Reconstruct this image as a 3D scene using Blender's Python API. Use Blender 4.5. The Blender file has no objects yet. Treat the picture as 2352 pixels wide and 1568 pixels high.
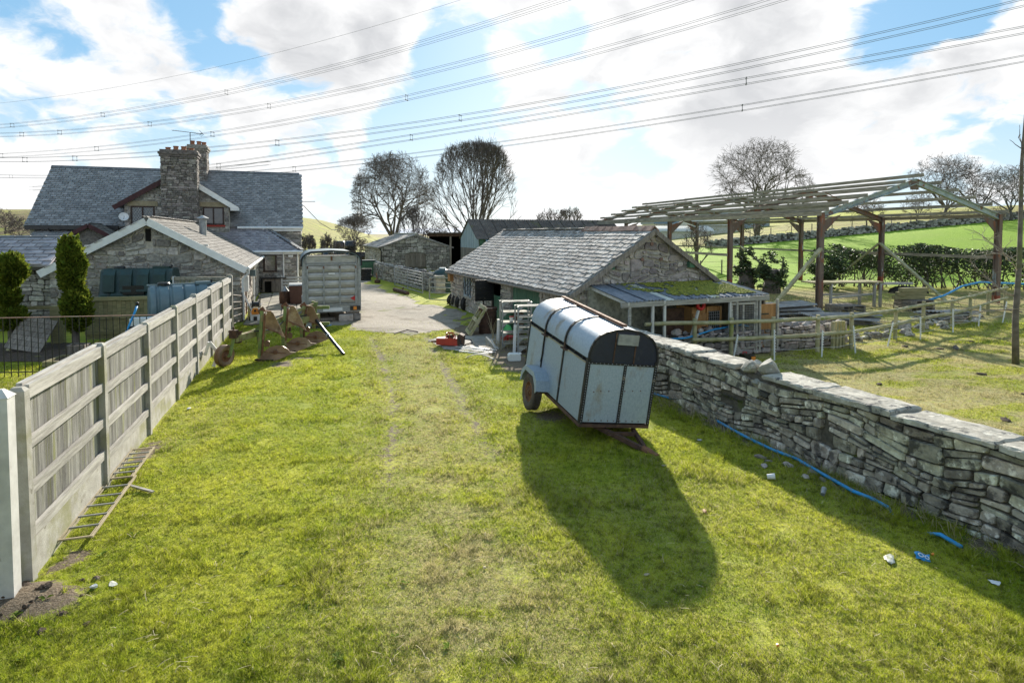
import bpy, math, random
import numpy as np
from mathutils import Vector, Matrix, noise as mnoise
R = random.Random(11)
NR = np.random.default_rng(5)
rad = math.radians
S = bpy.context.scene
COL = S.collection

# ---------------------------------------------------------------- camera
CAM_H, FPX, PITCH = 3.3, 1400.0, rad(2.5)
cd = bpy.data.cameras.new('camera')
cd.sensor_width = 36.0
cd.lens = 36.0 * FPX / 2352.0
cd.shift_y = -186.0 / 2352.0
cd.clip_end = 9000.0
cam = bpy.data.objects.new('camera', cd)
COL.objects.link(cam)
cam.location = (0, 0, CAM_H)
cam.rotation_euler = (rad(90) - PITCH, 0, 0)
S.camera = cam


def ray(u, v):
    a, b = (u - 1176.0) / FPX, (v - 598.0) / FPX
    return Vector((a, math.cos(PITCH) - b * math.sin(PITCH), -math.sin(PITCH) - b * math.cos(PITCH)))


def G(u, v, z=0.0):
    d = ray(u, v)
    t = (z - CAM_H) / d.z
    return Vector((d.x * t, d.y * t, z))


def AT(u, v, Y):
    d = ray(u, v)
    t = Y / d.y
    return Vector((d.x * t, Y, CAM_H + d.z * t))


# ---------------------------------------------------------------- light and sky
S.view_settings.view_transform = 'Standard'
S.view_settings.look = 'None'
S.view_settings.exposure = 1.95
S.view_settings.gamma = 1.0
S.view_settings.use_curve_mapping = False
SUN_TRAVEL = Vector((-0.16, -2.45, -1.0)).normalized()
SUN_EL = math.asin(-SUN_TRAVEL.z)
SUN_AZ = math.atan2(-SUN_TRAVEL.x, -SUN_TRAVEL.y)      # clockwise from +Y
sl = bpy.data.lights.new('sun', 'SUN')
sl.energy = 2.8
sl.angle = rad(1.0)
sl.color = (1.0, 0.93, 0.82)
sun = bpy.data.objects.new('sun', sl)
COL.objects.link(sun)
sun.rotation_euler = SUN_TRAVEL.to_track_quat('-Z', 'Y').to_euler()
sun.location = (0, 40, 40)

W = bpy.data.worlds.new('World')
S.world = W
W.use_nodes = True


class NT:
    """small wrapper to wire shader nodes"""
    def __init__(s, tree):
        s.t = tree
        s.t.nodes.clear()

    def n(s, typ, **kw):
        nd = s.t.nodes.new(typ)
        for k, val in kw.items():
            if k.startswith('i_'):
                key = k[2:]
                key = int(key) if key.isdigit() else key.replace('_', ' ')
                s.put(nd.inputs[key], val)
            else:
                setattr(nd, k, val)
        return nd

    def put(s, sock, val):
        if isinstance(val, bpy.types.NodeSocket):
            s.t.links.new(val, sock)
        elif isinstance(val, bpy.types.Node):
            s.t.links.new(val.outputs[0], sock)
        else:
            sock.default_value = val

    def math(s, op, a, b=0.0, c=0.0, clamp=False):
        nd = s.n('ShaderNodeMath', operation=op, use_clamp=clamp)
        s.put(nd.inputs[0], a); s.put(nd.inputs[1], b); s.put(nd.inputs[2], c)
        return nd.outputs[0]

    def vmath(s, op, a, b=(0, 0, 0)):
        nd = s.n('ShaderNodeVectorMath', operation=op)
        s.put(nd.inputs[0], a)
        if op == 'SCALE':
            s.put(nd.inputs['Scale'], b)
        else:
            s.put(nd.inputs[1], b)
        return nd.outputs['Value'] if op in ('DOT_PRODUCT', 'LENGTH') else nd.outputs[0]

    def noise(s, vec, scale, detail=6.0, rough=0.55, dist=0.0):
        nd = s.n('ShaderNodeTexNoise')
        s.put(nd.inputs['Vector'], vec)
        nd.inputs['Scale'].default_value = scale
        nd.inputs['Detail'].default_value = detail
        nd.inputs['Roughness'].default_value = rough
        nd.inputs['Distortion'].default_value = dist
        return nd.outputs[0]

    def ramp(s, fac, a, b, lo=0.0, hi=1.0, smooth=True):
        nd = s.n('ShaderNodeMapRange', interpolation_type='SMOOTHSTEP' if smooth else 'LINEAR')
        s.put(nd.inputs[0], fac)
        nd.inputs[1].default_value, nd.inputs[2].default_value = a, b
        nd.inputs[3].default_value, nd.inputs[4].default_value = lo, hi
        return nd.outputs[0]

    def mix(s, fac, a, b, blend='MIX'):
        nd = s.n('ShaderNodeMix', data_type='RGBA', blend_type=blend)
        s.put(nd.inputs[0], fac)
        for sk, val in ((nd.inputs[6], a), (nd.inputs[7], b)):
            if isinstance(val, (tuple, list)) and len(val) == 3:
                val = (*val, 1.0)
            s.put(sk, val)
        return nd.outputs[2]


def build_world():
    q = NT(W.node_tree)
    out = q.n('ShaderNodeOutputWorld')
    bg = q.n('ShaderNodeBackground')
    sky = q.n('ShaderNodeTexSky', sky_type='NISHITA', sun_disc=False)
    sky.sun_elevation = SUN_EL
    sky.sun_rotation = SUN_AZ
    sky.air_density = 1.0
    sky.dust_density = 0.4
    sky.ozone_density = 1.6
    tc = q.n('ShaderNodeTexCoord').outputs['Generated']
    d = q.vmath('NORMALIZE', tc)
    sep = q.n('ShaderNodeSeparateXYZ')
    q.put(sep.inputs[0], d)
    z = q.math('MAXIMUM', sep.outputs[2], 0.0)
    den = q.math('ADD', z, 0.42)
    cmb = q.n('ShaderNodeCombineXYZ')
    q.put(cmb.inputs[0], q.math('DIVIDE', sep.outputs[0], den))
    q.put(cmb.inputs[1], q.math('DIVIDE', sep.outputs[1], den))
    q.put(cmb.inputs[2], q.math('MULTIPLY', sep.outputs[2], 0.6))
    p = cmb.outputs[0]
    warp = q.n('ShaderNodeTexNoise')
    q.put(warp.inputs['Vector'], p)
    warp.inputs['Scale'].default_value = 3.0
    warp.inputs['Detail'].default_value = 6
    wv = q.vmath('SCALE', q.vmath('SUBTRACT', warp.outputs['Color'], (0.5, 0.5, 0.5)), 0.30)
    pw = q.vmath('ADD', p, wv)
    def field(v, det):
        a = q.noise(v, 2.1, 3.0, 0.5)
        b = q.noise(v, 6.0, det, 0.56)
        return q.math('ADD', q.math('MULTIPLY', a, 0.55), q.math('MULTIPLY', b, 0.6))
    f1 = field(pw, 11.0)
    # the same field a little nearer the sun: where it is thick the cloud below is shaded
    f2 = field(q.vmath('ADD', pw, (0.02, -0.06, 0.06)), 5.0)
    # gaps and banks of the cloud field: (image u, v, radius in px, weight)
    blobs = [(330, 150, 190, -.12), (60, 130, 120, -.08), (540, 235, 190, -.14), (880, 270, 220, -.17), (1060, 290, 190, -.14), (660, 265, 120, -.10), (330, 400, 120, -.04),
             (1010, 60, 90, -.10), (1950, 110, 120, -.20), (1250, 335, 300, -.16), (2200, 300, 210, -.17), (950, 420, 260, -.06), (1400, 350, 140, -.06), (2060, 20, 130, -.10), (470, 40, 110, -.10), (1270, 60, 70, -.09), (1150, 200, 110, -.08),
             (160, 60, 160, .06), (260, 130, 120, .08), (720, 110, 260, .15), (1060, 110, 190, .19), (720, 160, 200, .08), (1140, 290, 150, .12), (880, 60, 80, .06), (1500, 150, 420, .17),
             (2250, 90, 260, .12), (150, 300, 280, .14), (720, 310, 150, .14), (1250, 400, 160, .07), (1780, 270, 240, .07), (600, 340, 200, .06), (2230, 340, 160, .07), (1750, 420, 560, .06)]
    bias = None
    for (u, v, rpx, w) in blobs:
        c = ray(u, v).normalized()
        e = q.n('ShaderNodeMapRange', interpolation_type='SMOOTHERSTEP')
        q.put(e.inputs[0], q.vmath('DOT_PRODUCT', d, tuple(c)))
        e.inputs[1].default_value, e.inputs[2].default_value, e.inputs[3].default_value, e.inputs[4].default_value = math.cos(rpx / FPX * 1.5), 1.0, 0.0, w
        bias = e.outputs[0] if bias is None else q.math('ADD', bias, e.outputs[0])
    dens = q.math('ADD', q.math('ADD', f1, bias), q.ramp(sep.outputs[2], 0.0, 0.16, 0.03, 0.0))
    alpha = q.ramp(dens, 0.56, 0.67)
    under = q.ramp(q.math('ADD', f2, q.math('MULTIPLY', bias, .55)), 0.56, 0.84)
    core = q.ramp(q.math('ADD', f1, q.math('MULTIPLY', bias, .3)), 0.60, 0.80)
    shade = q.math('MULTIPLY', q.math('ADD', q.math('MULTIPLY', under, .75), q.math('MULTIPLY', core, .35), clamp=True), q.ramp(sep.outputs[2], -0.02, 0.25, .25, 1.0))
    # thick middles grey, thin rims white
    ccol = q.mix(shade, (4.75, 4.75, 4.75), (2.95, 3.0, 3.1))
    blue = q.mix(0.8, sky.outputs[0], (.95, 2.1, 3.2))
    blue = q.mix(q.ramp(sep.outputs[2], -0.02, 0.24, 0.80, 0.0, False), blue, (3.9, 4.45, 4.8))
    col = q.mix(alpha, blue, ccol)
    q.put(bg.inputs[0], col)
    bg.inputs[1].default_value = 0.061
    q.put(out.inputs[0], bg.outputs[0])


build_world()

# ---------------------------------------------------------------- mesh builder
class MB:
    def __init__(s):
        s.v, s.f, s.r, s.mi = [], [], [], []
        s.M = None
        s.rnd = 0.0
        s.mat = 0

    def add(s, verts, faces):
        b = len(s.v)
        if s.M is not None:
            verts = [s.M @ Vector(p) for p in verts]
        s.v.extend([tuple(p) for p in verts])
        s.r.extend([s.rnd] * len(verts))
        s.f.extend([tuple(i + b for i in f) for f in faces])
        s.mi.extend([s.mat] * len(faces))
        return s

    BOXF = [(0, 3, 2, 1), (4, 5, 6, 7), (0, 1, 5, 4), (1, 2, 6, 5), (2, 3, 7, 6), (3, 0, 4, 7)]

    def box(s, x0, x1, y0, y1, z0, z1, rot=None, c=None):
        vs = [(x0, y0, z0), (x1, y0, z0), (x1, y1, z0), (x0, y1, z0), (x0, y0, z1), (x1, y0, z1), (x1, y1, z1), (x0, y1, z1)]
        if rot is not None:
            c = Vector(c or (0, 0, 0))
            vs = [rot @ (Vector(p) - c) + c for p in vs]
        return s.add(vs, MB.BOXF)

    def cbox(s, c, sz, rot=None):
        c = Vector(c)
        hx, hy, hz = sz[0] / 2, sz[1] / 2, sz[2] / 2
        vs = [Vector(p) for p in [(-hx, -hy, -hz), (hx, -hy, -hz), (hx, hy, -hz), (-hx, hy, -hz), (-hx, -hy, hz), (hx, -hy, hz), (hx, hy, hz), (-hx, hy, hz)]]
        vs = [(rot @ p if rot is not None else p) + c for p in vs]
        return s.add(vs, MB.BOXF)

    @staticmethod
    def frame(p0, p1, up=(0, 0, 1)):
        d = (Vector(p1) - Vector(p0)).normalized()
        u = Vector(up)
        if abs(d.dot(u)) > 0.98:
            u = Vector((0, 1, 0))
        side = d.cross(u).normalized()
        return d, side, side.cross(d).normalized()

    def beam(s, p0, p1, w, h, up=(0, 0, 1), off=(0, 0)):
        p0, p1 = Vector(p0), Vector(p1)
        d, sd, u = MB.frame(p0, p1, up)
        o = sd * off[0] + u * off[1]
        vs = []
        for p in (p0 + o, p1 + o):
            vs += [p - sd * w / 2 - u * h / 2, p + sd * w / 2 - u * h / 2, p + sd * w / 2 + u * h / 2, p - sd * w / 2 + u * h / 2]
        return s.add(vs, [(0, 1, 2, 3), (7, 6, 5, 4), (0, 4, 5, 1), (1, 5, 6, 2), (2, 6, 7, 3), (3, 7, 4, 0)])

    def ibeam(s, p0, p1, w, h, t=0.02, up=(0, 0, 1)):
        s.beam(p0, p1, w, t, up, (0, h / 2 - t / 2))
        s.beam(p0, p1, w, t, up, (0, -h / 2 + t / 2))
        return s.beam(p0, p1, t, h - 2 * t, up)

    def tube(s, pts, r, n=6, cap=True):
        pts = [Vector(p) for p in pts]
        rs = r if isinstance(r, (list, tuple)) else [r] * len(pts)
        vs, fs = [], []
        prev = None
        for i, p in enumerate(pts):
            d = (pts[min(i + 1, len(pts) - 1)] - pts[max(i - 1, 0)])
            d = d.normalized() if d.length > 1e-9 else Vector((0, 0, 1))
            if prev is None:
                a = d.orthogonal().normalized()
            else:
                a = (prev - d * prev.dot(d))
                a = a.normalized() if a.length > 1e-6 else d.orthogonal().normalized()
            prev = a
            b = d.cross(a)
            for k in range(n):
                t = 2 * math.pi * k / n
                vs.append(p + (a * math.cos(t) + b * math.sin(t)) * rs[i])
        for i in range(len(pts) - 1):
            for k in range(n):
                k2 = (k + 1) % n
                fs.append((i * n + k, i * n + k2, (i + 1) * n + k2, (i + 1) * n + k))
        if cap:
            fs.append(tuple(range(n - 1, -1, -1)))
            fs.append(tuple((len(pts) - 1) * n + k for k in range(n)))
        return s.add(vs, fs)

    def lathe(s, prof, n=16, o=(0, 0, 0), axis=(0, 0, 1), closed=False):
        """prof: (radius, along axis)"""
        ax = Vector(axis).normalized()
        a = ax.orthogonal().normalized()
        b = ax.cross(a)
        o = Vector(o)
        vs, fs = [], []
        m = len(prof)
        for (r, h) in prof:
            for k in range(n):
                t = 2 * math.pi * k / n
                vs.append(o + ax * h + (a * math.cos(t) + b * math.sin(t)) * max(r, 1e-4))
        for i in range(m if closed else m - 1):
            j = (i + 1) % m
            for k in range(n):
                k2 = (k + 1) % n
                fs.append((i * n + k, i * n + k2, j * n + k2, j * n + k))
        if not closed:
            fs.append(tuple(range(n - 1, -1, -1)))
            fs.append(tuple((m - 1) * n + k for k in range(n)))
        return s.add(vs, fs)

    def prism(s, poly, o, ax, ay, az, d0, d1):
        """polygon in the (ax, ay) plane at o, extruded along az from d0 to d1"""
        o, ax, ay, az = Vector(o), Vector(ax), Vector(ay), Vector(az)
        n = len(poly)
        vs = [o + ax * p[0] + ay * p[1] + az * d0 for p in poly] + [o + ax * p[0] + ay * p[1] + az * d1 for p in poly]
        fs = [tuple(range(n - 1, -1, -1)), tuple(range(n, 2 * n))]
        fs += [(i, (i + 1) % n, n + (i + 1) % n, n + i) for i in range(n)]
        return s.add(vs, fs)

    def mesh(s, name):
        me = bpy.data.meshes.new(name)
        me.from_pydata(s.v, [], s.f)
        at = me.attributes.new('rnd', 'FLOAT', 'POINT')
        at.data.foreach_set('value', s.r)
        if any(s.mi):
            me.polygons.foreach_set('material_index', s.mi)
        me.validate()
        return me

    def build(s, name, mat, parent=None, smooth=False, kind=None):
        me = s.mesh(name)
        for m in (mat if isinstance(mat, (list, tuple)) else [mat]):
            me.materials.append(m)
        fix_normals(me)
        if smooth:
            me.polygons.foreach_set('use_smooth', [True] * len(me.polygons))
            if isinstance(smooth, float):
                try:
                    me.set_sharp_from_angle(angle=smooth)
                except Exception:
                    pass
        return link(name, me, parent, kind)


import bmesh


def fix_normals(me):
    if len(me.polygons) > 60000:
        return
    bm = bmesh.new()
    bm.from_mesh(me)
    bmesh.ops.recalc_face_normals(bm, faces=bm.faces)
    bm.to_mesh(me)
    bm.free()


def link(name, me, parent=None, kind=None):
    o = bpy.data.objects.new(name, me)
    COL.objects.link(o)
    if parent is not None:
        o.parent = parent
    if kind:
        o['kind'] = kind
    return o


def tag(o, label=None, cat=None, group=None, kind=None):
    if label: o['label'] = label
    if cat: o['category'] = cat
    if group: o['group'] = group
    if kind: o['kind'] = kind
    return o


def thing(name, label, cat, loc=(0, 0, 0), rotz=0.0, group=None, rot=None):
    o = bpy.data.objects.new(name, None)
    o.empty_display_size = 0.1
    COL.objects.link(o)
    o.location = loc
    o.rotation_euler = rot if rot is not None else (0, 0, rotz)
    return tag(o, label, cat, group)


def dup(root, loc, rot=None, label=None, scale=None):
    r = root.copy()
    COL.objects.link(r)
    r.location = loc
    if rot is not None:
        r.rotation_euler = rot if isinstance(rot, (tuple, list)) else (0, 0, rot)
    if scale is not None:
        r.scale = scale if isinstance(scale, (tuple, list)) else (scale,) * 3
    if label:
        r['label'] = label
    for ch in KIDS(root):
        c = ch.copy()
        COL.objects.link(c)
        c.parent = r
        for g in KIDS(ch):
            e = g.copy()
            COL.objects.link(e)
            e.parent = c
    return r


def KIDS(o):
    return [c for c in COL.objects if c.parent == o]


def wpos(parent, p):
    m = Matrix.Translation(parent.location) @ parent.rotation_euler.to_matrix().to_4x4()
    return m @ Vector(p)


# ---------------------------------------------------------------- materials
def mat(name, c1, c2=None, scale=3.0, rough=0.8, bump=0.15, metal=0.0, detail=7.0, stretch=(1, 1, 1), rv=0.12, rh=0.0,
        c3=None, s3=2.0, t3=(0.55, 0.7), c4=None, s4=1.0, t4=(0.6, 0.75), contrast=(0.3, 0.7), bs=None, spec=0.3, coat=0.0, translucent=0.0, coord='Object', bdist=0.02):
    m = bpy.data.materials.new(name)
    m.use_nodes = True
    q = NT(m.node_tree)
    out = q.n('ShaderNodeOutputMaterial')
    b = q.n('ShaderNodeBsdfPrincipled')
    tc = q.n('ShaderNodeTexCoord').outputs['Object'] if coord == 'Object' else q.n('ShaderNodeNewGeometry').outputs['Position']
    at = q.n('ShaderNodeAttribute', attribute_name='rnd')
    oi = q.n('ShaderNodeObjectInfo')
    rnd = q.math('FRACT', q.math('ADD', at.outputs['Fac'], oi.outputs['Random']))
    off = q.n('ShaderNodeCombineXYZ')
    q.put(off.inputs[0], q.math('MULTIPLY', rnd, 37.0))
    q.put(off.inputs[1], q.math('MULTIPLY', rnd, 61.0))
    q.put(off.inputs[2], q.math('MULTIPLY', rnd, 17.0))
    base = q.vmath('ADD', tc, off.outputs[0])
    vec = q.vmath('MULTIPLY', base, stretch)
    n1 = q.noise(vec, scale, detail, 0.6)
    c2 = c2 or tuple(x * 0.7 for x in c1)
    col = q.mix(q.ramp(n1, *contrast), c1, c2)
    if c3:
        col = q.mix(q.ramp(q.noise(vec, s3, 6, 0.6), *t3), col, c3)
    if c4:
        col = q.mix(q.ramp(q.noise(q.vmath('ADD', vec, (5.3, 8.1, 2.2)), s4, 6, 0.62), *t4), col, c4)
    if rv or rh:
        hs = q.n('ShaderNodeHueSaturation')
        q.put(hs.inputs['Color'], col)
        q.put(hs.inputs['Value'], q.ramp(rnd, 0, 1, 1 - rv, 1 + rv, False))
        if rh:
            q.put(hs.inputs['Hue'], q.ramp(q.math('FRACT', q.math('MULTIPLY', rnd, 7.31)), 0, 1, 0.5 - rh, 0.5 + rh, False))
        col = hs.outputs[0]
    q.put(b.inputs['Base Color'], col)
    q.put(b.inputs['Roughness'], q.ramp(n1, 0.2, 0.8, max(0.02, rough - 0.12), min(1, rough + 0.1)))
    b.inputs['Metallic'].default_value = metal
    b.inputs['Specular IOR Level'].default_value = spec
    if coat:
        b.inputs['Coat Weight'].default_value = coat
    if bump:
        bp = q.n('ShaderNodeBump')
        bp.inputs['Strength'].default_value = bump
        bp.inputs['Distance'].default_value = bdist
        q.put(bp.inputs['Height'], q.noise(vec, bs or scale * 4, 8, 0.65))
        q.put(b.inputs['Normal'], bp.outputs[0])
    sh = b.outputs[0]
    if translucent:
        tr = q.n('ShaderNodeBsdfTranslucent')
        q.put(tr.inputs[0], col)
        ms = q.n('ShaderNodeMixShader')
        ms.inputs[0].default_value = translucent
        q.put(ms.inputs[1], sh)
        q.put(ms.inputs[2], tr.outputs[0])
        sh = ms.outputs[0]
    q.put(out.inputs[0], sh)
    return m


def plain(name, c, rough=0.5, metal=0.0, dirt=0.25, **kw):
    return mat(name, c, tuple(x * (1 - dirt) for x in c), scale=kw.pop('scale', 5.0), rough=rough, metal=metal, bump=kw.pop('bump', 0.04), rv=kw.pop('rv', 0.05), **kw)


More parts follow.
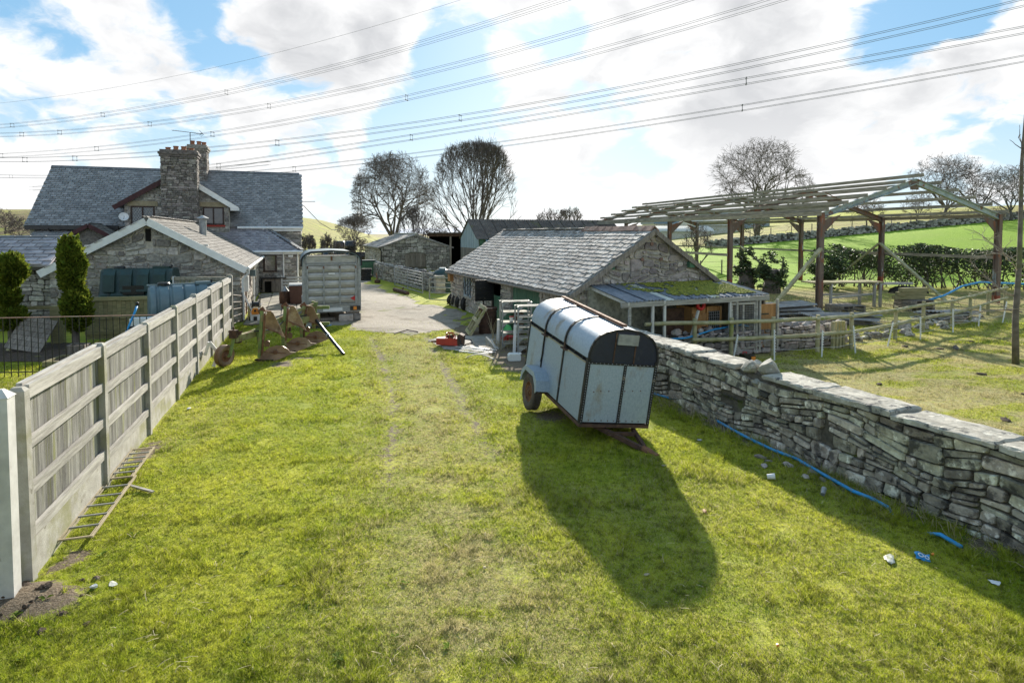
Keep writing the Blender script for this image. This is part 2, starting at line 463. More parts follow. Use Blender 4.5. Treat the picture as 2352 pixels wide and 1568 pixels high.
MT = dict(
    concrete=mat('concrete', (.40, .385, .34), (.29, .275, .235), 6, .9, .3, c3=(.23, .225, .12), s3=1.6, t3=(.48, .66), c4=(.16, .145, .11), s4=5, t4=(.60, .72), bs=60),
    board=mat('fence_board_wood', (.35, .335, .30), (.165, .156, .138), 2.2, .9, .4, stretch=(14, 14, .9), rv=.36, c3=(.20, .20, .09), s3=.9, t3=(.50, .70), bs=6),
    rail=mat('rail_wood', (.44, .42, .375), (.25, .235, .205), 2.0, .9, .3, stretch=(1.0, 14, 14), rv=.12, c3=(.21, .18, .14), s3=1.6, t3=(.62, .74), bs=6),
    newwood=mat('treated_softwood', (.33, .29, .15), (.20, .185, .09), 2.0, .85, .25, stretch=(1.2, 9, 9), rv=.18, c3=(.15, .16, .07), s3=1.2, t3=(.55, .72)),
    roundrail=mat('mossy_round_rail', (.42, .38, .24), (.25, .235, .12), 3, .9, .3, rv=.1, c3=(.20, .22, .06), s3=2.6, t3=(.52, .7)),
    purlin=mat('weathered_purlin_timber', (.34, .305, .24), (.18, .16, .12), 1.6, .9, .3, stretch=(7, 1, 7), rv=.14, c3=(.17, .15, .12), s3=.8, t3=(.58, .72)),
    stone=mat('limestone', (.36, .335, .29), (.19, .178, .155), 7, .92, .55, rv=.36, rh=.02, c3=(.44, .42, .37), s3=5, t3=(.54, .68), c4=(.085, .08, .072), s4=3, t4=(.60, .74), bs=22, bdist=.03),
    stone_lichen=mat('lichen_limestone', (.47, .425, .335), (.235, .21, .165), 9, .95, .8, rv=.42, rh=.03, c3=(.66, .62, .52), s3=8, t3=(.54, .64), c4=(.11, .10, .085), s4=4.5, t4=(.52, .62), bs=16, bdist=.05, spec=.15),
    stone_dark=mat('grey_rubble_stone', (.40, .372, .33), (.19, .178, .162), 8, .92, .6, rv=.45, rh=.03, c3=(.42, .395, .35), s3=5, t3=(.54, .68), c4=(.24, .175, .135), s4=2.0, t4=(.62, .72), bs=22, bdist=.03),
    stone_chimney=mat('sooty_rubble_stone', (.27, .24, .215), (.12, .108, .10), 8, .92, .6, rv=.45, rh=.03, c3=(.34, .31, .275), s3=5, t3=(.56, .7), c4=(.19, .135, .10), s4=2.0, t4=(.58, .7), bs=22, bdist=.03),
    stone_pink=mat('pinkish_rubble_stone', (.41, .355, .33), (.21, .18, .172), 8, .92, .6, rv=.4, rh=.03, c3=(.48, .45, .40), s3=4, t3=(.54, .68), c4=(.24, .17, .13), s4=2, t4=(.6, .72), bs=22, bdist=.03),
    stone_warm=mat('limewashed_stone', (.46, .415, .35), (.27, .24, .20), 6, .92, .5, rv=.25, rh=.02, c3=(.24, .215, .18), s3=3, t3=(.56, .72), bs=22, bdist=.03),
    cope=mat('lichen_cope_stone', (.45, .425, .36), (.25, .235, .195), 5, .92, .6, rv=.14, c3=(.08, .08, .078), s3=4.5, t3=(.56, .64), c4=(.55, .53, .45), s4=9, t4=(.58, .66), bs=25, bdist=.03),
    mortar=mat('lime_mortar', (.52, .475, .40), (.28, .255, .22), 9, .95, .5, rv=0, bs=40),
    mortar_dark=mat('dark_joint', (.13, .115, .092), (.065, .058, .046), 9, .95, .5, rv=0, c3=(.10, .12, .035), s3=2, t3=(.58, .7)),
    slate=mat('blue_grey_slate', (.265, .255, .248), (.17, .165, .162), 4, .62, .2, rv=.27, rh=.02, c3=(.34, .33, .29), s3=2.2, t3=(.60, .74), spec=.45),
    slate_purple=mat('purple_slate', (.32, .295, .30), (.20, .182, .195), 4, .5, .2, rv=.25, rh=.03, c3=(.27, .255, .25), s3=3, t3=(.58, .72), spec=.5),
    slate_stone=mat('stone_slate', (.34, .318, .292), (.21, .196, .18), 5, .85, .5, rv=.34, rh=.015, c3=(.50, .48, .45), s3=6, t3=(.55, .66), c4=(.15, .135, .06), s4=1.2, t4=(.64, .74), spec=.15),
    slate_warm=mat('warm_grey_slate', (.19, .178, .16), (.125, .116, .104), 4, .85, .3, rv=.28, c3=(.14, .122, .07), s3=1.3, t3=(.58, .72), spec=.12),  # grey-brown slate of the outbuilding and porch roofs
    ridge_tile=mat('slate_ridge_tile', (.17, .175, .18), (.10, .10, .11), 5, .7, .2, c3=(.24, .235, .20), s3=3),
    clay=mat('clay_ridge_tile', (.27, .15, .11), (.19, .12, .095), 6, .8, .2, rv=.2, c3=(.24, .23, .18), s3=3, t3=(.55, .7)),
    terracotta=mat('terracotta', (.36, .15, .08), (.25, .105, .06), 6, .8, .1, rv=.12),
    white=plain('white_upvc', (.76, .76, .74), .4, dirt=.12),
    whitewood=mat('flaking_white_paint', (.56, .55, .52), (.42, .41, .38), 4, .7, .2, c3=(.26, .22, .17), s3=5, t3=(.62, .7), rv=.05),
    maroon=plain('maroon_paint', (.06, .018, .02), .5),
    brownframe=plain('brown_window_frame', (.04, .02, .016), .4),
    sandstone=mat('buff_sandstone', (.38, .32, .21), (.28, .235, .15), 5, .9, .2, rv=.1),
    glass=plain('window_glass', (.05, .06, .07), .05, spec=.9, dirt=.3, bump=0),
    lead=plain('lead_came', (.45, .46, .47), .5),
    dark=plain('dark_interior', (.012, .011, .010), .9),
    black=plain('black_plastic', (.014, .014, .015), .35, spec=.5),
    blackwrap=mat('black_bale_wrap', (.022, .024, .03), (.012, .013, .017), 6, .28, .25, spec=.6, rv=.1, bs=9),
    rubber=mat('tyre_rubber', (.042, .040, .038), (.024, .023, .022), 8, .85, .25, c3=(.13, .11, .085), s3=3, t3=(.58, .72)),
    rubber_mud=mat('muddy_tyre_rubber', (.10, .082, .066), (.062, .05, .042), 8, .85, .3, c3=(.20, .14, .095), s3=3, t3=(.5, .68)),
    galv=mat('galvanised_sheet', (.335, .395, .45), (.285, .34, .395), 26, .58, .12, metal=.2, rv=.08, detail=3, c3=(.35, .415, .475), s3=34, t3=(.5, .62), c4=(.24, .20, .14), s4=1.4, t4=(.56, .74), spec=.4, bs=5, bdist=.03, stretch=(1.6, 1.6, .8)),
    galvpost=mat('galvanised_steel', (.35, .36, .36), (.25, .255, .25), 9, .5, .08, metal=.45, rv=.06, c3=(.27, .20, .14), s3=4, t3=(.66, .76)),
    aluminium=mat('dull_aluminium', (.44, .43, .40), (.33, .32, .29), 5, .48, .06, metal=.35, rv=.06, c3=(.30, .285, .24), s3=2, t3=(.56, .74), stretch=(1, 1, 2.5)),
    navy=mat('navy_paint', (.020, .024, .045), (.014, .017, .032), 5, .45, .05, c3=(.05, .052, .065), s3=4, t3=(.6, .74), spec=.5),
    blacktrim=mat('black_angle_iron', (.026, .024, .022), (.018, .016, .015), 8, .6, .2, c3=(.16, .13, .09), s3=9, t3=(.60, .68)),
    rust=mat('rust', (.22, .105, .055), (.11, .055, .035), 9, .85, .3, rv=.14, c3=(.29, .17, .10), s3=5, t3=(.56, .7)),
    rustdark=mat('dark_rust', (.115, .062, .04), (.06, .036, .026), 9, .8, .3, rv=.12, c3=(.18, .12, .085), s3=4, t3=(.58, .72)),
    mould=mat('worn_mouldboard_steel', (.30, .195, .125), (.17, .105, .07), 3.5, .45, .15, metal=.3, c3=(.42, .33, .24), s3=2.2, t3=(.52, .7), c4=(.11, .065, .045), s4=4, t4=(.6, .7), spec=.5),
    ploughgreen=mat('faded_green_paint', (.20, .27, .085), (.13, .165, .06), 6, .75, .2, c3=(.24, .165, .085), s3=5, t3=(.5, .64), c4=(.32, .30, .16), s4=3, t4=(.6, .7)),
    ploughbeam=mat('yellowed_beam_paint', (.30, .285, .12), (.20, .20, .085), 5, .8, .2, c3=(.20, .12, .065), s3=5, t3=(.54, .66)),
    steelpost=mat('primed_steel_post', (.175, .128, .104), (.105, .078, .064), 3, .75, .2, stretch=(1, 1, .35), c3=(.22, .09, .055), s3=3, t3=(.5, .64), c4=(.36, .42, .42), s4=2.2, t4=(.60, .68)),
    steelpaint=mat('peeling_blue_grey_steel', (.35, .42, .43), (.24, .28, .28), 4, .7, .15, c3=(.22, .105, .06), s3=5, t3=(.54, .64)),
    redprimer=mat('red_oxide_steel', (.31, .085, .045), (.20, .062, .038), 4, .8, .2),
    greentank=plain('dark_green_plastic', (.018, .050, .046), .4, spec=.5, dirt=.35),
    bluetank=mat('blue_grey_plastic', (.13, .19, .21), (.10, .15, .17), 4, .42, .04, rv=.04, spec=.5),
    greendoor=mat('green_door_paint', (.075, .17, .10), (.05, .12, .072), 4, .7, .15, stretch=(6, 6, .8), rv=.1, c3=(.12, .18, .12), s3=3),
    oldwood=mat('old_grey_wood', (.26, .225, .19), (.14, .118, .098), 3, .9, .3, stretch=(8, 8, .9), rv=.2),
    hutchwood=mat('orange_pine', (.40, .215, .085), (.29, .145, .055), 3, .7, .15, stretch=(7, 7, .9), rv=.14),
    asbestos=mat('corrugated_cement', (.30, .295, .285), (.19, .185, .175), 4, .85, .2, rv=.1, c3=(.22, .22, .10), s3=1.4, t3=(.6, .74)),
    rooftin=mat('blue_grey_tin', (.24, .26, .295), (.16, .175, .205), 4, .5, .1, metal=.3, rv=.1, c3=(.30, .31, .31), s3=2, t3=(.6, .75)),
    clearsheet=mat('milky_plastic_sheet', (.60, .60, .55), (.46, .46, .40), 5, .4, .1, rv=.05, c3=(.34, .34, .14), s3=3, t3=(.55, .68)),
    brownroof=mat('brown_corrugated_roof', (.15, .125, .105), (.09, .075, .065), 2, .85, .1, c3=(.13, .125, .05), s3=.6, t3=(.55, .7), c4=(.23, .15, .10), s4=.4, t4=(.62, .74)),
    cladding=mat('blue_grey_cladding', (.36, .43, .46), (.26, .32, .35), 2, .7, .1, stretch=(5, 5, .7), rv=.08),
    moss=mat('roof_moss', (.25, .25, .03), (.12, .135, .02), 9, 1, .8, c3=(.32, .30, .06), s3=5, t3=(.52, .66), bs=25, bdist=.04),
    slab=mat('paving_slab', (.30, .275, .22), (.19, .17, .13), 3, .9, .25, rv=.18, c3=(.18, .20, .07), s3=1.8, t3=(.58, .72), c4=(.10, .09, .07), s4=1.2, t4=(.66, .78)),
    pad=mat('concrete_pad', (.34, .31, .265), (.22, .20, .165), 2.5, .9, .3, rv=0, c3=(.21, .17, .13), s3=1.5, t3=(.55, .7), bs=40),
    red=mat('red_machine_paint', (.46, .055, .032), (.34, .045, .03), 5, .5, .1, c3=(.17, .085, .055), s3=4, t3=(.58, .7)),
    redplain=plain('red_plastic', (.55, .03, .03), .4),
    orange=plain('orange_plastic', (.75, .26, .04), .4),
    blue=plain('blue_pipe', (.035, .30, .62), .4),
    hoseyellow=plain('yellow_hose', (.55, .42, .06), .5),
    palegreen=plain('bright_green_plastic', (.10, .45, .12), .5),
    clearplastic=plain('milky_plastic', (.66, .68, .66), .3, dirt=.1),
    paper=plain('white_litter', (.72, .72, .72), .7),
    brownbin=plain('brown_bin_plastic', (.075, .038, .03), .5),
    wire=plain('dark_cable', (.13, .135, .145), .5),
    grass_wire=plain('galvanised_wire', (.42, .42, .42), .4, metal=.3),
    bark=mat('grey_bark', (.17, .145, .12), (.095, .08, .07), 6, .95, .3, rv=.1, c3=(.11, .115, .05), s3=1.5, t3=(.55, .72)),
    twig=mat('bare_twigs', (.17, .14, .12), (.10, .084, .074), 3, .95, 0, rv=.2),
    twig_pale=mat('pale_twigs', (.34, .29, .23), (.22, .18, .14), 3, .95, 0, rv=.2),
    straw=mat('dry_straw', (.44, .37, .22), (.30, .25, .14), 6, .95, 0, rv=.25),
    conifer=mat('conifer_sprays', (.19, .215, .028), (.055, .095, .012), 9, .85, 0, rv=.45, rh=.02, translucent=.4, spec=.1),
    ivy=mat('dark_evergreen_leaves', (.085, .115, .045), (.034, .056, .024), 5, .58, 0, rv=.5, rh=.02, spec=.3, translucent=.15),
    weedleaf=mat('weed_leaves', (.20, .27, .035), (.12, .18, .03), 9, .8, 0, rv=.4, translucent=.35, spec=.1),
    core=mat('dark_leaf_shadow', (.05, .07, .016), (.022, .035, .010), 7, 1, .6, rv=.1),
    soil=mat('bare_soil', (.125, .088, .06), (.06, .043, .031), 9, 1, .9, c3=(.24, .205, .17), s3=16, t3=(.62, .7), bs=22, bdist=.05),
    mountain=mat('haze_blue_snowy_moor', (.30, .35, .45), (.22, .27, .36), .02, 1, 0, rv=0, c3=(.75, .78, .82), s3=.03, t3=(.52, .6), coord='World'),  # distance haze painted in as blue-grey, snow streaks over it
)

# ---------------------------------------------------------------- ground
def smooth(a, b, x):
    t = np.clip((x - a) / (b - a), 0, 1)
    return t * t * (3 - 2 * t)


def terrain(X, Y):
    X, Y = np.asarray(X, float), np.asarray(Y, float)
    z = 0.088 * np.clip(X - 5, 0, 95) * smooth(36, 74, Y) + .012 * np.clip(X - 5, 0, 40) / 40 * np.clip(Y - 72, 0, 120)
    z = z + 8.6 / (1 + np.exp(np.clip((X + 47) / 5.0, -50, 50))) * smooth(66, 135, Y) * smooth(240, 175, Y)
    z = z - .10 * smooth(2.5, 6.0, X - 3.0 - .36 * (12.55 - Y)) * smooth(30, 18, Y)
    z = z + 6 * smooth(260, 700, Y) * smooth(150, 500, X)
    return z


RNG2 = np.random.default_rng(3)
_tab = RNG2.random((256, 256))


def vnoise(x, y):
    xi, yi = np.floor(x).astype(int), np.floor(y).astype(int)
    fx, fy = x - xi, y - yi
    fx, fy = fx * fx * (3 - 2 * fx), fy * fy * (3 - 2 * fy)
    a, b = _tab[xi % 256, yi % 256], _tab[(xi + 1) % 256, yi % 256]
    c, d = _tab[xi % 256, (yi + 1) % 256], _tab[(xi + 1) % 256, (yi + 1) % 256]
    return (a * (1 - fx) + b * fx) * (1 - fy) + (c * (1 - fx) + d * fx) * fy


def fbm(x, y, o=4):
    s, a, t = 0, 1, 0
    for i in range(o):
        s = s + a * vnoise(x * 2 ** i + 17.3 * i, y * 2 ** i + 9.1 * i)
        t += a
        a *= .5
    return s / t


def seg_dist(X, Y, pts):
    best = np.full(np.shape(X), 1e9)
    for (x0, y0), (x1, y1) in zip(pts[:-1], pts[1:]):
        dx, dy = x1 - x0, y1 - y0
        t = np.clip(((X - x0) * dx + (Y - y0) * dy) / (dx * dx + dy * dy), 0, 1)
        best = np.minimum(best, np.hypot(X - x0 - t * dx, Y - y0 - t * dy))
    return best


def gxy(*uv):
    return [tuple(G(u, v).xy) for u, v in uv]


RUT_L = gxy((850, 772), (880, 830), (900, 900), (905, 1000), (880, 1150), (850, 1400))
RUT_R = gxy((980, 775), (1010, 830), (1050, 900), (1110, 1000), (1190, 1160), (1300, 1400))
MID = gxy((930, 775), (960, 850), (985, 950), (1020, 1100), (1060, 1300), (1100, 1560))
WALLA, WALLB = (2.9, 12.55), (5.70, 4.75)
SOILC = G(70, 1385)


def masks(X, Y):
    n = fbm(X * .9, Y * .9)
    n2 = fbm(X * 3.1 + 40, Y * 3.1)
    dry = np.clip(1.1 - seg_dist(X, Y, MID) / 1.5, 0, 1) * smooth(.26, .52, n * .6 + n2 * .4) * (.68 + .22 * smooth(9, 5.5, Y))
    dry = np.maximum(dry, (fbm(X * .30 + 9, Y * .30 + 4, 4) > .56) * .30 * n2)
    # the grazed paddock beyond the wall is strawy in patches
    pad = smooth(1.0, 2.5, X - 3.4 - .36 * (12.55 - Y)) * smooth(24, 16, Y) * smooth(3.8, 5.5, X)
    dry = np.maximum(dry, pad * (.25 + 1.1 * smooth(.36, .58, fbm(X * .8 + 3, Y * 1.6))))
    rut = np.maximum(np.clip(1 - seg_dist(X, Y, RUT_L) / .42, 0, 1), np.clip(1 - seg_dist(X, Y, RUT_R) / .42, 0, 1))
    mud = rut * (.24 + .72 * fbm(X * 5.0, Y * 2.5, 4)) * smooth(5.0, 9.5, Y)
    # mud by the barn wall, under the ploughs and under the wall foot
    barn = np.clip(1.25 - seg_dist(X, Y, gxy((1060, 735), (1110, 770), (1180, 800), (1215, 840))) / 1.3, 0, 1)
    mud = np.maximum(mud, barn * smooth(.36, .6, n2 * .6 + n * .5))
    mud = np.maximum(mud, np.clip(1 - seg_dist(X, Y, gxy((640, 840), (720, 815))) / .7, 0, 1) * smooth(.42, .62, n2))
    mud = np.maximum(mud, np.clip(1.1 - seg_dist(X, Y, [WALLA, WALLB]) / .62, 0, 1) * smooth(.40, .66, n2))
    mud = np.maximum(mud, np.clip(1.5 - np.hypot((X - SOILC.x) / 1.15, (Y - SOILC.y) / .8) / .42, 0, 1) * smooth(.2, .5, n2 + .1))
    mud = np.maximum(mud, np.clip(1 - np.hypot(X - .7, Y - 10.9) / .75, 0, 1) * .9)
    mud = np.maximum(mud, np.clip(1 - seg_dist(X, Y, [(-4.4, 5.8), (-6.2, 11)]) / .35, 0, 1) * smooth(.5, .62, n2))
    # rough dead bracken below the knoll and the yard of the steel frame
    brack = smooth(62, 74, Y) * smooth(105, 92, Y) * smooth(-6, -14, X) + smooth(60, 90, Y) * smooth(-60, -75, X) * .9
    brack = np.maximum(brack, smooth(19, 21, Y - .35 * (X - 9)) * smooth(38, 34, Y) * smooth(7, 9, X) * .75)
    brack = np.maximum(brack, smooth(74, 84, Y) * smooth(10, 30, X) * smooth(160, 110, Y) * .65)
    brack = np.maximum(brack, smooth(95, 125, Y) * smooth(0, -20, X) * .55)
    lush = smooth(36, 40, Y) * smooth(2, 8, X) * smooth(80, 72, Y)
    gardenshade = 0
    return dry, mud, np.clip(brack, 0, 1), lush


def axis_steps(spec):
    out = [spec[0][0]]
    for a, b, st in spec:
        n = max(1, int(round((b - a) / st)))
        out += list(a + (b - a) * (np.arange(1, n + 1) / n))
    return np.array(out)


def ground_material():
    m = bpy.data.materials.new('pasture_turf')
    m.use_nodes = True
    q = NT(m.node_tree)
    out = q.n('ShaderNodeOutputMaterial')
    b = q.n('ShaderNodeBsdfPrincipled')
    P = q.n('ShaderNodeNewGeometry').outputs['Position']
    big = q.noise(P, .45, 5, .6)
    mid = q.noise(P, 2.2, 6, .62)
    fine = q.noise(P, 14, 6, .68)
    vf = q.noise(P, 55, 4, .7)
    col = q.mix(q.ramp(q.math('ADD', q.math('MULTIPLY', big, .55), q.math('MULTIPLY', mid, .45)), .38, .64), (.23, .28, .024), (.44, .44, .05))
    col = q.mix(q.ramp(fine, .50, .68, 0, .8), col, (.06, .085, .014))
    col = q.mix(q.ramp(vf, .48, .70, 0, .7), col, (.42, .39, .11))
    def at(nm):
        return q.n('ShaderNodeAttribute', attribute_name=nm).outputs['Fac']
    lush = q.mix(q.ramp(q.math('ADD', fine, q.math('MULTIPLY', mid, .6)), .55, .95), (.17, .30, .018), (.24, .36, .030))
    col = q.mix(at('lush'), col, lush)
    dryc = q.mix(q.ramp(vf, .38, .68), (.26, .23, .10), (.50, .44, .25))
    dry = q.math('MULTIPLY', at('dry'), q.ramp(q.math('ADD', q.math('MULTIPLY', fine, .6), q.math('MULTIPLY', vf, .4)), .36, .58))
    col = q.mix(q.math('MULTIPLY', dry, .85), col, dryc)
    br = q.mix(q.ramp(q.noise(P, .6, 7, .7), .38, .64), (.23, .155, .095), (.13, .125, .055))
    col = q.mix(q.math('MULTIPLY', at('bracken'), q.ramp(q.noise(P, .22, 6, .65), .30, .52)), col, br)
    mudc = q.mix(q.ramp(vf, .35, .7), (.12, .09, .06), (.26, .21, .15))
    col = q.mix(q.ramp(q.math('ADD', at('mud'), q.math('MULTIPLY', q.math('SUBTRACT', fine, .5), 1.6)), .34, .70), col, mudc)
    q.put(b.inputs['Base Color'], col)
    b.inputs['Roughness'].default_value = .95
    b.inputs['Specular IOR Level'].default_value = .15
    bp = q.n('ShaderNodeBump')
    bp.inputs['Strength'].default_value = .8
    bp.inputs['Distance'].default_value = .05
    q.put(bp.inputs['Height'], q.math('ADD', fine, q.math('MULTIPLY', vf, .5)))
    q.put(b.inputs['Normal'], bp.outputs[0])
    q.put(out.inputs[0], b.outputs[0])
    return m


def grid_mesh(name, xs, ys, zf, mat_, attrs=None, keep=None):
    X, Y = np.meshgrid(xs, ys)
    Z = zf(X, Y)
    nx, ny = len(xs), len(ys)
    co = np.stack([X, Y, Z], -1).reshape(-1, 3)
    i = np.arange(nx * ny).reshape(ny, nx)
    quads = np.stack([i[:-1, :-1], i[:-1, 1:], i[1:, 1:], i[1:, :-1]], -1).reshape(-1, 4)
    if keep is not None:
        cx = co[quads].mean(1)
        quads = quads[keep(cx[:, 0], cx[:, 1])]
    me = bpy.data.meshes.new(name)
    me.vertices.add(len(co))
    me.vertices.foreach_set('co', co.ravel())
    me.loops.add(quads.size)
    me.loops.foreach_set('vertex_index', quads.ravel().astype(np.int32))
    me.polygons.add(len(quads))
    me.polygons.foreach_set('loop_start', (np.arange(len(quads)) * 4).astype(np.int32))
    me.update(calc_edges=True)
    me.polygons.foreach_set('use_smooth', [True] * len(quads))
    if attrs:
        for k, val in attrs(X, Y).items():
            a = me.attributes.new(k, 'FLOAT', 'POINT')
            a.data.foreach_set('value', np.asarray(val, np.float32).ravel())
    me.materials.append(mat_)
    return me


def ground_z(X, Y):
    Z = terrain(X, Y)
    near = smooth(60, 25, Y)
    Z = Z + near * ((fbm(X * .7, Y * .7, 3) - .5) * .05 + (fbm(X * 3.2, Y * 3.2, 3) - .5) * .035)
    rut = np.maximum(np.clip(1 - seg_dist(X, Y, RUT_L) / .28, 0, 1), np.clip(1 - seg_dist(X, Y, RUT_R) / .28, 0, 1))
    Z = Z - .035 * rut * smooth(6, 9, Y)
    soil = np.clip(1 - np.hypot((X - SOILC.x) / 1.2, (Y - SOILC.y) / .8) / .55, 0, 1)
    return Z + soil * .11 * (.5 + fbm(X * 7, Y * 7, 3))


TURF = ground_material()
xs = axis_steps([(-3500, -400, 310), (-400, -100, 25), (-100, -24, 4), (-24, -10, .6), (-10, 12, .13), (12, 24, .4), (24, 100, 3), (100, 400, 25), (400, 3500, 310)])
ys = axis_steps([(-40, 2, 6), (2, 4, .5), (4, 22, .13), (22, 40, .6), (40, 120, 2.0), (120, 300, 12), (300, 900, 60), (900, 4500, 400)])
gm = grid_mesh('ground', xs, ys, ground_z, TURF, lambda X, Y: dict(zip(('dry', 'mud', 'bracken', 'lush'), masks(X, Y))))
ground = link('ground', gm, None, 'structure')


def gz(x, y):
    return float(ground_z(np.array([x]), np.array([y]))[0])


def sheet(name, poly, dz, mat_, step, ragged=.25, freq=1.3):
    """a ragged-edged surface laid a few millimetres above the ground"""
    P = np.array(poly)
    xs_ = np.arange(P[:, 0].min() - .5, P[:, 0].max() + .5, step)
    ys_ = np.arange(P[:, 1].min() - .5, P[:, 1].max() + .5, step)

    def inside(x, y):
        x = x + (fbm(x * freq, y * freq) - .5) * ragged * 2.4
        y = y + (fbm(x * freq + 31, y * freq + 7) - .5) * ragged * 2.4
        c = np.zeros(x.shape, bool)
        j = len(P) - 1
        for i_ in range(len(P)):
            xi, yi, xj, yj = P[i_, 0], P[i_, 1], P[j, 0], P[j, 1]
            c ^= ((yi > y) != (yj > y)) & (x < (xj - xi) * (y - yi) / (yj - yi + 1e-12) + xi)
            j = i_
        return c
    me = grid_mesh(name, xs_, ys_, lambda X, Y: ground_z(X, Y) + dz, mat_, None, inside)
    return link(name, me, None, 'structure')


GRAVEL = mat('gravel_yard_surface', (.36, .315, .25), (.235, .20, .155), 22, .95, .8, rv=0, c3=(.18, .15, .108), s3=.9, t3=(.50, .66), c4=(.13, .14, .035), s4=.7, t4=(.58, .68), bs=30, bdist=.04, coord='World')
gravel_poly = [tuple(G(u, v).xy) for u, v in ((700, 752), (790, 748), (850, 760), (905, 768), (985, 766), (1040, 752), (1075, 742), (1050, 722), (1022, 712), (985, 698), (940, 684), (893, 668), (850, 650), (838, 630), (812, 620), (790, 640), (740, 690))]
sheet('gravel_track', gravel_poly, .012, GRAVEL, .12, .8, .8)
sheet('concrete_pad', [tuple(G(u, v).xy) for u, v in ((985, 780), (1030, 771), (1085, 772), (1120, 766), (1165, 772), (1150, 800), (1085, 806), (1020, 803))], .018, MT['pad'], .07, .07, 2.0)
FARROAD = mat('far_road_surface', (.42, .40, .37), (.36, .34, .31), 2, .9, 0, rv=0)
link('road', grid_mesh('road', np.linspace(-46, -8, 40), np.linspace(57.5, 60.0, 3), lambda X, Y: ground_z(X, Y) + .03, FARROAD), None, 'structure')

# far moor with snow, coloured haze blue, beyond the trees
mx = np.linspace(-900, -200, 80)
my = np.linspace(3200, 3900, 10)
link('mountains', grid_mesh('mountains', mx, my, lambda X, Y: 4 + 34 * smooth(3200, 3600, Y) * (.55 + .6 * fbm(X * .006, Y * .004, 3)) * smooth(-900, -800, X) * smooth(-200, -330, X), MT['mountain']), None, 'structure')

# ---------------------------------------------------------------- walls of rubble and roofs of slates
CAMV = Vector((0, 0, CAM_H))


def clip_poly(poly, region):
    """Sutherland-Hodgman, region convex and counter-clockwise"""
    out = poly
    n = len(region)
    for i in range(n):
        a, b = region[i], region[(i + 1) % n]
        inp, out = out, []
        if not inp:
            return []
        def side(p):
            return (b[0] - a[0]) * (p[1] - a[1]) - (b[1] - a[1]) * (p[0] - a[0])
        for k in range(len(inp)):
            p, r = inp[k - 1], inp[k]
            sp, sr = side(p), side(r)
            if (sp >= 0) != (sr >= 0):
                t = sp / (sp - sr)
                out.append((p[0] + (r[0] - p[0]) * t, p[1] + (r[1] - p[1]) * t))
            if sr >= 0:
                out.append(r)
    return out


def area2(p):
    return abs(sum(p[i - 1][0] * p[i][1] - p[i][0] * p[i - 1][1] for i in range(len(p)))) / 2


def rubble_polys(region, holes, hs, ws, gap, rr, wav=.25, cut=.3, jag=.07):
    u0, u1 = min(p[0] for p in region), max(p[0] for p in region)
    v0, v1 = min(p[1] for p in region), max(p[1] for p in region)
    seed = rr.random() * 100
    out = []
    v = v0
    while v < v1:
        h = rr.uniform(*hs)
        u = u0 - rr.random() * ws[0]
        while u < u1:
            w = rr.uniform(*ws) * (1.5 if rr.random() < .12 else 1)
            cells = [(u, v, u + w, v + h)]
            if h > (hs[0] + hs[1]) * .5 and rr.random() < .4:
                m = v + h * rr.uniform(.38, .62)
                cells = [(u, v, u + w, m), (u, m, u + w, v + h)]
                if rr.random() < .4:
                    k = u + w * rr.uniform(.35, .65)
                    cells = [(u, v, u + w, m), (u, m, k, v + h), (k, m, u + w, v + h)]
            for (a, b, c, d) in cells:
                ok = True
                for (ha, hb, hc, hd) in holes:
                    if a < hc and c > ha and b < hd and d > hb:
                        la, lc = ha - a, c - hc
                        if la > .06 and la >= lc: c = ha
                        elif lc > .06: a = hc
                        else: ok = False
                if not ok or c - a < .05 or d - b < .03:
                    continue
                g = gap * rr.uniform(.5, 1.3)
                a, b, c, d = a + g, b + g, c - g, d - g
                if c - a < .03 or d - b < .02:
                    continue
                W_, H_ = c - a, d - b
                q = min(W_, H_)
                def k(): return q * rr.uniform(.08, cut)
                jt = lambda s_: rr.uniform(-jag, jag) * s_
                pl = [(a + k(), b + jt(H_)), (c - k(), b + jt(H_)), (c + jt(q), b + k()), (c + jt(q), d - k()), (c - k(), d + jt(H_)), (a + k(), d + jt(H_)), (a + jt(q), d - k()), (a + jt(q), b + k())]
                def wv(p):
                    return (p[0], p[1] + wav * (mnoise.noise(Vector((p[0] * .9 + seed, p[1] * 1.4, seed))) * hs[1] * 1.3 if p[1] > v0 + .02 else 0))
                pl = clip_poly([wv(p) for p in pl], region)
                if len(pl) >= 3 and area2(pl) > .0012:
                    out.append(pl)
            u += w
        v += h
    return out


def stone_mb(mb, pl, O, U, V, N, depth, rr, inset=.13):
    cx, cy = sum(p[0] for p in pl) / len(pl), sum(p[1] for p in pl) / len(pl)
    n = len(pl)
    d = depth * rr.uniform(.55, 1.25)
    tx, ty = rr.uniform(-.12, .12), rr.uniform(-.12, .12)
    back = [O + U * p[0] + V * p[1] - N * .01 for p in pl]
    mid = [O + U * p[0] + V * p[1] + N * (d * .6 + (p[0] - cx) * tx + (p[1] - cy) * ty) for p in pl]
    ins = []
    for p in pl:
        k = 1 - inset * rr.uniform(.7, 1.5)
        x, y = cx + (p[0] - cx) * k, cy + (p[1] - cy) * k
        ins.append(O + U * x + V * y + N * (d * rr.uniform(.9, 1.12) + (x - cx) * tx + (y - cy) * ty))
    fs = []
    for i in range(n):
        j = (i + 1) % n
        fs.append((i, j, n + j, n + i))
        fs.append((n + i, n + j, 2 * n + j, 2 * n + i))
    fs.append(tuple(2 * n + i for i in range(n)))
    mb.add(back + mid + ins, fs)


